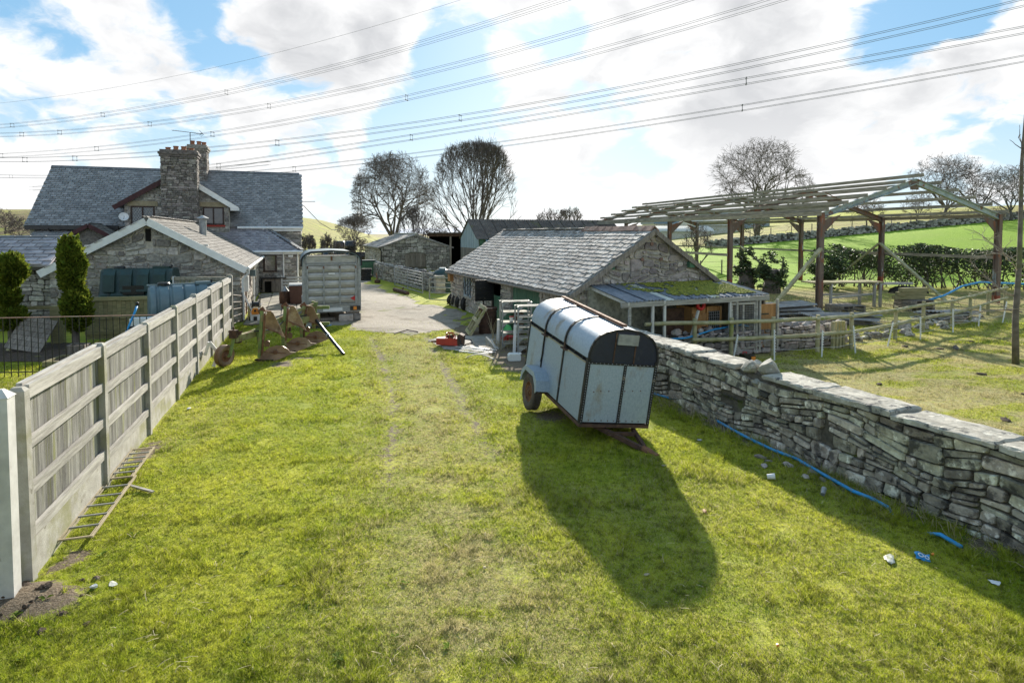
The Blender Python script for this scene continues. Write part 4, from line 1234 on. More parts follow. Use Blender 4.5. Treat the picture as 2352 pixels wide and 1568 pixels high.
for s in (-1, 1):
    ex = BW / 2 + s * (BW / 2 + .22)
    ez = BE - .10
    vg = Vector((BW / 2 - ex, 0, BR - ez)); L = vg.length; vg.normalize()
    ug = Y3 if s > 0 else -Y3
    o = Vector((ex, -.16 if s > 0 else BL + .1, ez)); Wd = BL + .26
    slab_roof(B, [o, o + ug * Wd, o + ug * Wd + vg * L, o + vg * L], .07, MT['slate_stone'])
    slates(B, o + Z3 * .005, ug, vg, Wd, L, .27, .195, MT['slate_stone'], nparts=298 if s < 0 else 0, seed=75 + s, thick=.016, lift=.012, jit=.035, ragged=.14)
    bargeboard(B, Vector((ex, -.19, ez - .09)), Vector((ex, -.19, ez - .09)) + vg * L, MT['oldwood'], .13, .04)
for k in range(9):
    mb = MB(); mb.prism([(-.17, -.10), (0, .05), (.17, -.10), (.14, -.13), (0, .01), (-.14, -.13)], (BW / 2, -.15 + k * .46, BR + .05 + R.uniform(-.012, .012)), X3, Z3, Y3, 0, .45); mb.rnd = R.random(); mb.build('ridge_tile', MT['clay'], B)
for k in range(17):
    mb = MB(); mb.cbox((BW / 2, 4.2 + k * .46, BR + .045), (.22, .44, .035), Matrix.Rotation(R.uniform(-.1, .1), 3, 'Y')); mb.rnd = R.random(); mb.build('ridge_slate', MT['slate_stone'], B)
mb = MB(); mb.tube([(-.26, -.1, BE - .16), (-.26, BL, BE - .16)], .05, 6); mb.build('gutter', MT['oldwood'], B)
for x, z in ((BW / 2 - .02, 3.0), (BW / 2 - .35, 2.55), (BW / 2 + .32, 2.55)):
    mb = MB(); mb.lathe([(.055, -.06), (.055, -.03), (.035, -.03), (.035, .06)], 9, (x, 0, z), Y3); mb.build('vent_pipe', MT['clay'], B)
for x in (BW / 2 - 1.45, BW / 2 + 1.35):
    mb = MB(); mb.box(x - .09, x + .09, -.17, .0, 2.28, 2.46); mb.build('purlin_end', MT['greendoor'], B)
# doors
for y0, y1 in ((2.32, 3.44), (3.46, 4.58)):
    mb = MB()
    for k in range(8):
        a = y0 + (y1 - y0) * k / 8
        mb.box(.06, .10 + .004 * (k % 2), a + .004, a + (y1 - y0) / 8 - .004, .03, 1.6); mb.rnd = R.random()
    mb.build('door', MT['greendoor'], B)
mb = MB(); mb.box(.0, .14, 2.28, 4.62, 1.60, 1.72); mb.build('lintel', MT['greendoor'], B)
mb = MB()
for k in range(6):
    mb.rnd = R.random(); mb.box(.03, .07, 5.64 + k * .13, 5.76 + k * .13, .02, 1.0)
mb.build('half_door', MT['greendoor'], B)
mb = MB(); mb.box(-.02, .08, 5.52, 5.62, 0, 1.62); mb.box(-.02, .08, 7.5, 7.6, 0, 1.62); mb.box(-.02, .08, 5.62, 7.5, 1.58, 1.68); mb.box(-.02, .08, 6.48, 6.56, 0, 1.58); mb.build('door_frame', MT['black'], B)
rubble(B, (.06, 7.5, 0), -Y3, Z3, [(0, 0), (.94, 0), (.94, 1.0), (0, 1.0)], MT['stone_warm'], (.1, .2), (.15, .35), .03, .01, seed=77)
w_ = window(B, (.05, 9.47, 1.08), 1.12, .92, (-1, 0, 0), MT['cladding'], 3, fw=.07)
mb = MB(); mb.box(-.06, .1, 8.85, 10.1, .55, .62); mb.build('sill', MT['stone_warm'], B)
t = thing('hanging_board', 'black upper door standing open at the dark doorway of the stone barn', 'board', wpos(B, (-.02, 6.55, 1.6)), TB)
mb = MB(); mb.box(-.74, .0, -.27, -.24, -.80, -.02); mb.build('sheet', MT['black'], t)
mb = MB()
for k in range(4): mb.box(-.72, -.02, -.285, -.271, -.16 - k * .19, -.10 - k * .19)
mb.build('batten', MT['blacktrim'], t)
mb = MB(); mb.tube([(-.03, -.22, -.8), (-.03, -.22, -1.58)], .035, 6); mb.build('prop', MT['black'], t)
t = thing('hay_net', 'sagging dark hay net hung beside the barn window', 'net', wpos(B, (-.05, 8.0, 1.5)), TB)
mb = MB()
for i in range(9):
    a = i / 8
    mb.tube([(-.03 - .35 * math.sin(math.pi * min(1, a + .3)) * s_, .9 - 1.7 * a, .0 - .75 * math.sin(math.pi * (.1 + a * .8)) * s_) for s_ in (0, .35, .7, 1)], .010, 5)
for s_ in (.2, .45, .7, 1.0):
    mb.tube([(-.03 - .35 * math.sin(math.pi * min(1, i / 8 + .3)) * s_, .9 - 1.7 * i / 8, -.75 * math.sin(math.pi * (.1 + i / 8 * .8)) * s_) for i in range(9)], .010, 5)
mb.build('netting', MT['rubber'], t)
t = thing('nest_box', 'small wooden nest box under the far eave of the stone barn', 'nest box', wpos(B, (-.2, 11.6, 1.15)), TB)
mb = MB(); mb.box(0, .18, -.16, .16, 0, .32); mb.build('box', MT['hutchwood'], t)
mb = MB(); mb.box(-.04, .2, -.2, .2, .32, .36); mb.build('lid', MT['oldwood'], t)


def corrugated(parent, O, U, V, W_, L, mat_, pitch=.076, amp=.011, thick=.008, name='sheet', rnd=0):
    O, U, V = Vector(O), Vector(U).normalized(), Vector(V).normalized()
    N = U.cross(V).normalized()
    n = max(4, int(W_ / pitch) * 4)
    vs, fs = [], []
    for k in range(n + 1):
        x = W_ * k / n
        hgt = amp * math.cos(2 * math.pi * x / pitch)
        for d in (0, -thick):
            vs.append(O + U * x + N * (hgt + d)); vs.append(O + U * x + V * L + N * (hgt + d))
    for k in range(n):
        a, b = k * 4, k * 4 + 4
        fs += [(a, b, b + 1, a + 1), (a + 3, b + 3, b + 2, a + 2), (a, a + 2, b + 2, b), (a + 1, b + 1, b + 3, a + 3)]
    mb = MB(); mb.rnd = rnd
    mb.add(vs, fs)
    return mb.build(name, mat_, parent, smooth=.8)


# lean-to shed on the barn gable
LT = thing('lean_to_shed', 'open fronted lean-to with mossy corrugated roof against the barn gable', 'shed', wpos(B, (0, 0, 0)), TB)
vv = Vector((0, 1.95, .27)).normalized()
cols = ['rooftin', 'rooftin', 'clearsheet', 'rooftin', 'rooftin', 'clearsheet', 'rooftin', 'rooftin', 'asbestos']
x = .42
for k, cm in enumerate(cols):
    w = .62 if cm != 'clearsheet' else .36
    corrugated(LT, Vector((x, -2.0 + k * .012, 1.58 + R.uniform(-.01, .01))), X3, vv, w, 1.98, MT[cm], .105, .019, name='roof_sheet', rnd=k / 9)
    x += w - .03
LX = x
ms = MB()
for i in range(2600):
    mxp = NR.random() ** .7
    u = 1.2 + (LX - 1.5) * mxp
    v = .25 + 1.7 * NR.random()
    lim = fbm(np.array([u * 1.7]), np.array([v * 1.9]))[0]
    if lim < .60 - .30 * smooth(1.2, 3.2, u) * smooth(.0, .7, v) + .1 * smooth(5.2, 5.6, u): continue
    s = R.uniform(.02, .05)
    p = Vector((u, -2.0, 1.60)) + vv * v
    ms.rnd = R.random()
    ms.add([p + Vector((-s, -s, 0)), p + Vector((s, -s * .8, .0)), p + Vector((s, s, 0.004)), p + Vector((-s, s, 0.004)), p + Vector((0, 0, s * .55))], [(0, 1, 4), (1, 2, 4), (2, 3, 4), (3, 0, 4)])
ms.build('moss', MT['moss'], LT, kind='stuff')
mb = MB(); mb.beam((.3, -1.96, 1.50), (LX - .05, -1.96, 1.50), .07, .13); mb.build('eave_beam', MT['rail'], LT)
mb = MB(); mb.beam((.3, -.05, 1.76), (LX - .2, -.05, 1.76), .07, .1); mb.build('wall_plate', MT['whitewood'], LT)
for xx in (.5, 1.6, 3.0, 4.4):
    mb = MB(); mb.beam((xx, -2.0, 1.52), (xx, 0, 1.79), .05, .09); mb.build('rafter', MT['whitewood'], LT)
for xx in (.55, 1.25, 1.62, 3.78, 4.02, 4.72, 4.84, 5.5):
    mb = MB(); mb.box(xx - .03, xx + .03, -1.99, -1.93, 0, 1.44); mb.build('post', MT['whitewood'] if xx in (1.25, 1.62, 3.78) else MT['rail'], LT)
mb = MB(); mb.beam((2.42, -1.95, .35), (2.72, -1.95, 1.25), .06, .05); mb.build('brace', MT['whitewood'], LT)
mb = MB(); mb.box(.4, LX - .1, -.14, -.05, 0, 1.72); mb.build('back_wall', MT['stone_dark'], LT)
mb = MB(); mb.box(LX - .16, LX - .1, -1.9, -.1, 0, 1.6); mb.build('side_wall', MT['oldwood'], LT)
for (a, b) in ((3.82, 4.70),):
    f = MB(); f.box(a, a + .06, -1.97, -1.93, .1, 1.4); f.box(b - .06, b, -1.97, -1.93, .1, 1.4); f.box(a + .06, b - .06, -1.97, -1.93, .1, .16); f.box(a + .06, b - .06, -1.97, -1.93, 1.34, 1.4); f.box((a + b) / 2 - .025, (a + b) / 2 + .025, -1.965, -1.935, .16, 1.34)
    ff = f.build('mesh_frame', MT['rail'], LT)
    g = MB()
    for k in range(15): g.tube([(a + .06 + (b - a - .12) * k / 14, -1.95, .16), (a + .06 + (b - a - .12) * k / 14, -1.95, 1.34)], .004, 4)
    for k in range(20): g.tube([(a + .06, -1.95, .16 + 1.18 * k / 19), (b - .06, -1.95, .16 + 1.18 * k / 19)], .004, 4)
    g.build('wire_mesh', MT['grass_wire'], ff)
d = MB()
for k in range(6):
    d.rnd = R.random(); d.box(4.88 + k * .1, 4.976 + k * .1, -1.93, -1.90, .1, 1.32)
dd = d.build('door', MT['hutchwood'], LT)
mb = MB(); mb.box(4.88, 5.2, -1.945, -1.93, 1.02, 1.06); mb.box(4.88, 5.2, -1.945, -1.93, .3, .34); mb.build('hinge', MT['black'], dd)
hu = thing('rabbit_hutch', 'orange pine hutch with wire front standing inside the lean-to', 'hutch', wpos(B, (2.85, -1.55, 0)), TB)
mb = MB(); mb.box(0, .95, .02, .7, 0, 1.28); mb.build('body', MT['hutchwood'], hu)
mb = MB()
for k in range(5):
    mb.rnd = R.random(); mb.box(.02 + k * .09, .105 + k * .09, -.02, .015, .1, 1.1)
dd = mb.build('door', MT['hutchwood'], hu)
mb = MB(); mb.box(.30, .44, -.035, -.02, .70, .74); mb.build('latch', MT['black'], dd)
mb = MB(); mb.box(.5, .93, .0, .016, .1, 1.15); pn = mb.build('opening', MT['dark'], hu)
mb = MB()
for k in range(7): mb.tube([(.52 + k * .065, -.01, .1), (.52 + k * .065, -.01, 1.15)], .006, 4)
for k in range(14): mb.tube([(.5, -.01, .12 + k * .078), (.93, -.01, .12 + k * .078)], .006, 4)
mb.build('wire_front', MT['grass_wire'], hu)
mb = MB(); mb.box(.47, .52, -.03, .02, 0, 1.28); mb.box(.93, .98, -.03, .02, 0, 1.28); mb.build('frame', MT['hutchwood'], hu)
t = thing('plywood_sheet', 'brown plywood sheet leaning in the lean-to left of the hutch', 'board', wpos(B, (2.05, -1.3, 0)), TB)
tag(t, kind='thing'); mb = MB(); mb.box(0, .72, 0, .02, 0, 1.25); mb.build('sheet', MT['rustdark'], t)
t = thing('life_ring', 'red round float hanging under the lean-to roof', 'float', wpos(B, (3.0, -1.7, 1.36)), TB)
mb = MB(); mb.lathe([(.11 + .05 * math.cos(a), .05 * math.sin(a)) for a in [k * math.pi / 4 for k in range(8)]], 14, (0, 0, 0), (0, 1, 0), closed=True); mb.build('ring', MT['redplain'], t, smooth=True)
mb = MB(); mb.tube([(0, 0, .1), (0, 0, .2)], .008, 5); mb.build('cord', MT['wire'], t)

# ---------------------------------------------------------------- rear stone store
RB = thing('stone_store', 'grey stone store with shuttered opening behind the broken garden wall', 'outbuilding', (-5.55, 55.0, 0), TH)
mb = MB(); mb.box(-6.2, 0, .02, 12.5, 0, 2.15); mb.prism([(-6.2, 2.15), (0, 2.15), (-3.1, 3.2)], (0, .02, 0), X3, Z3, Y3, 0, 12.4); mb.build('wall', MT['mortar_dark'], RB)
rubble(RB, (-6.2, 0, 0), X3, Z3, [(0, 0), (6.2, 0), (6.2, 2.15), (3.1, 3.2), (0, 2.15)], MT['stone_dark'], (.15, .34), (.25, .65), .04, .016, [(2.08, .35, 3.95, 1.72)], nparts=60, seed=81, minpx=8, wav=.4)
rubble(RB, (-6.2, 12.5, 0), -Y3, Z3, [(0, 0), (12.5, 0), (12.5, 2.15), (0, 2.15)], MT['stone_warm'], (.15, .34), (.25, .65), .04, .016, seed=82)
for s in (-1, 1):
    ex = -3.1 + s * 3.38; vg = Vector((-3.1 - ex, 0, 3.24 - 2.08)); L = vg.length; vg.normalize(); ug = Y3 if s > 0 else -Y3
    o = Vector((ex, -.15 if s > 0 else 12.6, 2.08))
    slab_roof(RB, [o, o + ug * 12.7, o + ug * 12.7 + vg * L, o + vg * L], .1, MT['slate'])
    slates(RB, o + Z3 * .004, ug, vg, 12.7, L, .45, .35, MT['slate_stone'], seed=83 + s)
mb = MB(); mb.tube([(-3.1, -.2, 3.3), (-3.1, 12.5, 3.3)], .09, 6); mb.build('ridge_capping', MT['cope'], RB)
for x0, x1 in ((2.1, 3.0), (3.03, 3.93)):
    mb = MB()
    for k in range(5):
        mb.rnd = R.random(); a = -6.2 + x0 + (x1 - x0) * k / 5; mb.box(a + .004, a + (x1 - x0) / 5 - .004, -.01, .03, .37, 1.5 + .12 * math.sin(math.pi * (a + 6.2 - 2.08) / 1.87))
    mb.build('shutter', MT['oldwood'], RB)
mb = MB()
for k in range(9):
    a0 = math.pi * (1 - k / 9) ; a1 = math.pi * (1 - (k + .92) / 9)
    cx = -6.2 + 3.02
    for_ = [(math.cos(a0) * .95, 1.46 + math.sin(a0) * .22), (math.cos(a1) * .95, 1.46 + math.sin(a1) * .22), (math.cos(a1) * 1.0, 1.74 + math.sin(a1) * .26), (math.cos(a0) * 1.0, 1.74 + math.sin(a0) * .26)]
    mb.rnd = R.random(); mb.prism(for_, (cx, 0, 0), X3, Z3, -Y3, -.02, .06)
mb.build('arch_stone', MT['stone_dark'], RB)
pipe(RB, [(-6.3, -.1, 2.05), (-6.18, -.1, 1.8), (-6.18, -.1, .1)], MT['black'], .06)

# ---------------------------------------------------------------- dark open cart shed
CS = thing('open_cart_shed', 'dark open fronted shed of weathered boards behind the stone store', 'shed', (-7.4, 54.5, 0), rad(8))
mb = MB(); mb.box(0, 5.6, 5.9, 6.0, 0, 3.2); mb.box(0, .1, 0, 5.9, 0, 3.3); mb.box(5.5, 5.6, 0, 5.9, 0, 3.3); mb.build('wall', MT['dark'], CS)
slab_roof(CS, [(-.2, -.3, 3.42), (5.8, -.3, 3.42), (5.8, 6.1, 3.2), (-.2, 6.1, 3.2)], .1, MT['brownroof'])
mb = MB(); mb.box(-.15, 5.75, -.1, .06, 3.06, 3.31); mb.build('front_beam', MT['rustdark'], CS)
for x in (1.9, 3.75, 5.5):
    mb = MB(); mb.box(x - .08, x + .08, -.02, .12, 0, 3.06); mb.build('post', MT['oldwood'], CS)
for k in range(9):
    mb = MB(); mb.box(3.85 + k * .18, 4.02 + k * .18, .02, .05, .0, .95); mb.rnd = R.random(); mb.build('board', MT['oldwood'], CS)
mb = MB(); mb.box(3.95, 4.5, -.03, .0, .75, 1.55); mb.build('white_sheet', MT['clearsheet'], CS)

# ---------------------------------------------------------------- corrugated barn
CB = thing('corrugated_barn', 'long barn with brown corrugated roof and pale blue clad gable', 'barn', (-2.5, 45.8, 0), TH)
mb = MB(); mb.box(0.02, 12.5, 0, 5.0, 0, 3.0); mb.build('wall', MT['oldwood'], CB)
gm_ = MB()
for k in range(20):
    y0 = k * .25
    h0, h1 = 3.0 + 1.4 * (1 - abs(y0 - 2.5) / 2.5), 3.0 + 1.4 * (1 - abs(y0 + .235 - 2.5) / 2.5)
    gm_.rnd = R.random()
    gm_.prism([(y0, 2.2), (y0 + .235, 2.2), (y0 + .235, h1), (y0, h0)], (0, 0, 0), Y3, Z3, X3, -.05 - .02 * (k % 2), 0)
gm_.build('gable_cladding', MT['cladding'], CB)
for k in range(14):
    mb = MB(); mb.rnd = R.random(); mb.box(-.07, -.01, k * .36, k * .36 + .34, .9, 2.2); mb.build('board', MT['oldwood'], CB)
for k in range(11):
    mb = MB(); mb.rnd = R.random(); mb.box(.05 + k * .32, .36 + k * .32, -.06, -.01, .0, 2.95); mb.build('cladding_panel', MT['cladding'] if k > 2 else MT['greendoor'], CB)
for s in (-1, 1):
    o = Vector((-.25 if s < 0 else 12.7, -.25 if s < 0 else 5.25, 2.9)); vg = Vector((0, -s * 2.75, 1.55)); L = vg.length; vg.normalize(); ug = X3 if s < 0 else -X3
    for k in range(13):
        corrugated(CB, o + ug * (k * .99), ug, vg, 1.0, L, MT['brownroof'], .15, .028, .012, name='roof_sheet', rnd=R.random())
corrugated(CB, Vector((.4, -2.3, 2.35)), X3, Vector((0, 2.2, .5)), 3.6, 2.2, MT['cladding'], .15, .025, .012, 'lean_to_sheet')
mb = MB(); mb.box(.45, 3.9, -2.15, -2.05, 0, 2.28); mb.build('lean_to_front', MT['greendoor'], CB)

# ---------------------------------------------------------------- far farm sheds on the right
for i, (u, v, Y, w, d, h, mm, lab) in enumerate(((1592, 553, 120, 15, 8, 3.2, 'bluetank', 'distant dark roofed farm shed seen under the steel frame'), (1650, 556, 112, 9, 7, 2.4, 'clearsheet', 'distant white rounded polytunnel shed seen through the steel frame'), (1707, 548, 125, 12, 8, 3.4, 'cladding', 'distant pale blue clad farm shed beside the white polytunnel'), (1570, 560, 108, 11, 5, 1.9, 'clearsheet', 'distant low white farm building left of the polytunnel'))):
    p = AT(u, v, Y); g0 = gz(p.x, p.y)
    t = thing('farm_shed', lab, 'shed', (p.x - w / 2, p.y, g0 - .2), rad(6))
    mb = MB(); mb.box(0, w, 0, d, 0, h * .72); mb.build('wall', MT['clearsheet'] if i != 2 else MT['cladding'], t)
    mb = MB()
    n = 9
    pts = [(d / 2 - math.cos(math.pi * k / (n - 1)) * (d / 2 + .3), h * .72 + (math.sin(math.pi * k / (n - 1)) if i in (1,) else 1 - abs(1 - 2 * k / (n - 1))) * h * .55) for k in range(n)]
    mb.prism(pts, (-.3, 0, 0), Y3, Z3, X3, 0, w + .6); mb.build('roof', MT[mm], t)

# ---------------------------------------------------------------- steel frame of a roofless barn
TS = rad(14)
SF = thing('steel_frame_barn', 'rusty steel portal frame barn stripped to posts, rafters and timber purlins', 'barn frame', (13.5, 26.7, 0), TS)
SW, BAY, NF, SE, SR = 10.0, 6.7, 5, 4.22, 5.80
for k in range(NF):
    y = k * BAY
    for s in (0, 1):
        x = s * SW
        gzz = -.6 if (k == 0 and s) else -.15
        mb = MB(); mb.ibeam((x, y, gzz + (.95 if s or k % 2 else .0)), (x, y, SE), .19, .26, .03, Y3); mb.build('post', MT['steelpost'], SF)
        if s or k % 2:
            mb = MB(); mb.ibeam((x, y, gzz), (x, y, gzz + .947), .19, .26, .03, Y3); mb.build('post_foot', MT['redprimer'], SF)
        mb = MB(); mb.ibeam((x, y, SE - .12), (SW / 2, y, SR - .12), .19, .26, .03, Z3); mb.build('rafter', MT['steelpaint'] if k == 0 else MT['steelpost'], SF)
        mb = MB(); sx = 1 if s == 0 else -1
        mb.prism([(0, 0), (sx * .95, .27), (0, -.62)], (x + sx * .1, y, SE - .34), X3, Z3, Y3, -.015, .015); mb.build('haunch', MT['steelpost'], SF)
    mb = MB(); mb.box(SW / 2 - .22, SW / 2 + .22, y - .02, y + .02, SR - .5, SR - .1); mb.build('apex_plate', MT['steelpost'], SF)
for s in (0, 1):
    for j in range(6):
        t_ = j / 5.0
        x = (SW / 2) * (t_ if s == 0 else 2 - t_)
        z = SE + (SR - SE) * t_ + .12
        if s == 1 and j == 5: continue
        for k in range(NF):
            y0 = (k - .0) * BAY - (.35 if k == 0 else 0) 
            y1 = (k + 1) * BAY if k < NF - 1 else k * BAY + .6
            dz = .0 if k % 2 else .012
            xo = (.035 if k % 2 else -.035)
            mb = MB(); mb.rnd = R.random(); mb.beam((x + xo, y0 - .12, z + dz), (x + xo, y1 + .12, z + dz), .07, .15, Z3); mb.build('purlin', MT['purlin'], SF)
    mb = MB(); mb.rnd = R.random(); mb.beam((s * SW + (-.16 if s == 0 else .16), -.2, SE - .05), (s * SW + (-.16 if s == 0 else .16), 4 * BAY, SE - .05), .05, .18); mb.build('eave_rail', MT['purlin'], SF)
# side rails low on the far side and the back, bracing timbers
for z, s in ((2.15, 1), (2.15, 0)):
    mb = MB(); mb.beam((s * SW + .15 * (1 if s else -1), BAY if not s else 0, z), (s * SW + .15 * (1 if s else -1), 4 * BAY, z), .05, .14); mb.build('side_rail', MT['purlin'], SF)
mb = MB(); mb.beam((0, 4 * BAY + .15, 2.2), (SW, 4 * BAY + .15, 2.2), .05, .14); mb.build('side_rail', MT['purlin'], SF)
for a, b in (((-.1, -.15, 2.65), (-4.2, -1.84, -.05)), ((SW - .1, BAY, 2.75), (7.95, .6, -.1)), ((SW - .1, BAY + .05, 2.75), (8.75, 9.5, .1)), ((SW - .1, 3 * BAY, 2.3), (7.4, 11.4, -.05))):
    mb = MB(); mb.rnd = R.random(); mb.beam(a, b, .15, .10); mb.build('brace', MT['roundrail'], SF)
mb = MB(); mb.tube([(.3, .1, SR - .7), (SW - .2, BAY, SE - .1)], .02, 5); mb.tube([(SW / 2, .1, SR - .3), (.2, .1, SE - .2)], .02, 5); mb.build('tie_rod', MT['rust'], SF)

# ---------------------------------------------------------------- concrete post and board fence
FD = Vector((-.71, 2.14)); FA = math.atan2(FD.y, FD.x); FS = FD.length
F = thing('board_fence', 'grey boarded fence of concrete posts and four pale rails along the drive', 'fence', (-4.60, 5.64, 0), FA)
bmeshes = []
for k in range(4):
    mb = MB(); mb.rnd = k * .21
    w = .103
    mb.add([(-w / 2, .012, 0), (w / 2, 0, 0), (w / 2, .022, 0), (-w / 2, .020, 0), (-w / 2, .012, 1.5), (w / 2, 0, 1.5), (w / 2, .022, 1.5), (-w / 2, .020, 1.5)], MB.BOXF)
    me = mb.mesh('board'); me.materials.append(MT['board']); bmeshes.append(me)
mb = MB(); mb.box(-.055, .055, -.07, .065, -.1, 1.84)
mb.add([(-.055, -.07, 1.84), (.055, -.07, 1.84), (.055, .065, 1.84), (-.055, .065, 1.84), (-.03, -.04, 1.875), (.03, -.04, 1.875), (.03, .04, 1.875), (-.03, .04, 1.875)], MB.BOXF)
postm = mb.mesh('post'); postm.materials.append(MT['concrete'])
heights = []
for i in range(8):
    o = link('post', postm, F); o.location = (i * FS, 0, .03 * math.sin(i * 2.1))
    o.rotation_euler = (R.uniform(-.008, .008), R.uniform(-.01, .01), 0)
    if i == 7: break
    dz = [.05, -.01, .0, -.01, -.02, -.0, -.01][i]
    x0, x1 = i * FS + .06, (i + 1) * FS - .06
    g = MB(); g.box(x0, x1, -.028, .022, -.06, .345 + dz); g.rnd = R.random(); g.build('gravel_board', MT['concrete'], F)
    n = 20
    for k in range(n):
        b = link('board', bmeshes[R.randrange(4)], F)
        b.location = (x0 + (x1 - x0) * (k + .5) / n, .0 + R.uniform(-.002, .002), .29 + dz)
        b.rotation_euler = (0, R.uniform(-.004, .004), 0)
        b.scale = (1, 1, 1 + R.uniform(-.004, .004))
    for z in (.40, .83, 1.28, 1.76):
        h = .13 if z > 1.7 else .105
        r_ = MB(); r_.rnd = R.random()
        j0, j1 = R.uniform(-.012, .012), R.uniform(-.012, .012)
        r_.beam((x0, -.030, z + dz + j0), (x1, -.030, z + dz + j1), .042, h); r_.build('rail', MT['rail'], F)
    cp = MB(); cp.rnd = R.random(); cp.beam((x0, .028, 1.80 + dz), (x1, .028, 1.80 + dz), .05, .09); cp.build('top_rail', MT['rail'], F)
wp = thing('white_gate_post', 'white painted square post at the near end of the boarded fence', 'post', (-4.52, 5.33, 0), FA)
mb = MB(); mb.box(-.075, .075, -.075, .075, -.1, 1.86); mb.build('shaft', MT['whitewood'], wp)
mb = MB(); mb.add([(-.085, -.085, 1.86), (.085, -.085, 1.86), (.085, .085, 1.86), (-.085, .085, 1.86), (-.02, -.02, 1.93), (.02, -.02, 1.93), (.02, .02, 1.93), (-.02, .02, 1.93)], MB.BOXF); mb.build('cap', MT['whitewood'], wp)
wp2 = thing('grey_gate_panel', 'smooth grey panel behind the white post at the left edge', 'gate', (-4.66, 5.12, 0), FA - rad(8))
mb = MB(); mb.box(-.95, .0, .02, .06, .1, 1.82); mb.build('panel', MT['galvpost'], wp2)
mb = MB(); mb.box(-.95, .0, .0, .08, 1.82, 1.86); mb.box(-.95, 0, .0, .08, .06, .1); mb.build('edge', MT['whitewood'], wp2)

def board_panel_fence(name, lab, p0, p1, z1, m, nb, posts=(0, 1), rails=(.3, .95), zb=0.0, boardm=None):
    p0, p1 = Vector((*p0, 0)), Vector((*p1, 0)); d = p1 - p0; L = d.length
    t = thing(name, lab, 'fence', p0, math.atan2(d.y, d.x))
    for k in range(nb):
        mb = MB(); mb.rnd = R.random(); a = L * k / nb
        mb.box(a + .004, a + L / nb - .004, .0, .02 + .008 * (k % 2), zb + .05, z1 - .06); mb.build('board', boardm or m, t)
    for z in rails:
        mb = MB(); mb.rnd = R.random(); mb.box(0, L, -.045, -.002, zb + z - .05, zb + z + .05); mb.build('rail', m, t)
    mb = MB(); mb.box(-.02, L + .02, -.05, .05, z1 - .09, z1 + .02); mb.build('top_rail', m, t)
    for s in posts:
        mb = MB(); mb.box(s * L - .07, s * L + .07, -.07, .07, 0, z1 + .1); mb.build('post', m, t)
    return t
board_panel_fence('garden_fence', 'yellowish new board fence below the dark green oil tank', (-13.1, 18.6), (-10.95, 19.2), 1.33, MT['newwood'], 18, (1,), (.25, .72))
board_panel_fence('side_fence', 'grey boarded fence running behind the blue grey tank to the outbuilding', (-11.75, 20.75), (-9.6, 20.65), 1.82, MT['purlin'], 18, (0, 1), (.4, 1.0), boardm=MT['board'])

# iron railing
p0, p1 = Vector((-14.6, 13.55, 0)), Vector((-7.55, 14.35, 0)); d = p1 - p0
RL = thing('iron_railing', 'thin black iron garden railing with copper coloured top rail', 'railing', p0, math.atan2(d.y, d.x))
mb = MB(); mb.beam((0, 0, 1.36), (d.length, 0, 1.40), .05, .016); mb.build('top_rail', MT['clay'], RL)
mb = MB(); mb.beam((0, 0, .12), (d.length, 0, .12), .03, .02); mb.build('bottom_rail', MT['black'], RL)
bb = MB(); bb.tube([(0, 0, 0), (0, 0, 1.36)], .0095, 6); bme = bb.mesh('bar'); bme.materials.append(MT['black'])
n = int(d.length / .145)
for k in range(n + 1):
    o = link('bar', bme, RL); o.location = (d.length * k / n, 0, 0)

# ---------------------------------------------------------------- dry stone boundary wall
A_, B_ = Vector((WALLA[0], WALLA[1], 0)), Vector((WALLB[0], WALLB[1], 0))
A_ = A_ + (A_ - B_).normalized() * 3.2
DW = thing('dry_stone_wall', 'long lichen covered dry stone wall with flat coping beside the paddock', 'wall', A_, math.atan2((B_ - A_).y, (B_ - A_).x))
DL = (B_ - A_).length
Hh = 1.02
mb = MB(); mb.prism([(.03, -.05), (.47, -.05), (.42, Hh), (.08, Hh)], (0, 0, 0), Y3, Z3, X3, 0, DL); mb.build('wall_core', MT['mortar_dark'], DW)
nf = Vector((0, -1, .04)).normalized()
rubble(DW, (0, .02, 0), X3, Vector((0, .05, Hh)), [(0, -.05), (DL, -.05), (DL, Hh - .02), (0, Hh - .02)], MT['stone_lichen'], (.07, .19), (.12, .44), .06, .011,
       [(DL - 6.15, .47, DL - 5.5, .60), (DL - 7.75, .18, DL - 7.62, .34), (DL - 3.95, .48, DL - 3.85, .62)], nparts=298, seed=91, wav=.8, cut=.28, jag=.13, inset=.07)
rubble(DW, (DL, .48, 0), -X3, Vector((0, -.05, Hh)), [(0, -.05), (DL, -.05), (DL, Hh - .02), (0, Hh - .02)], MT['stone_lichen'], (.10, .22), (.2, .5), .05, .012, seed=92, wav=.4)
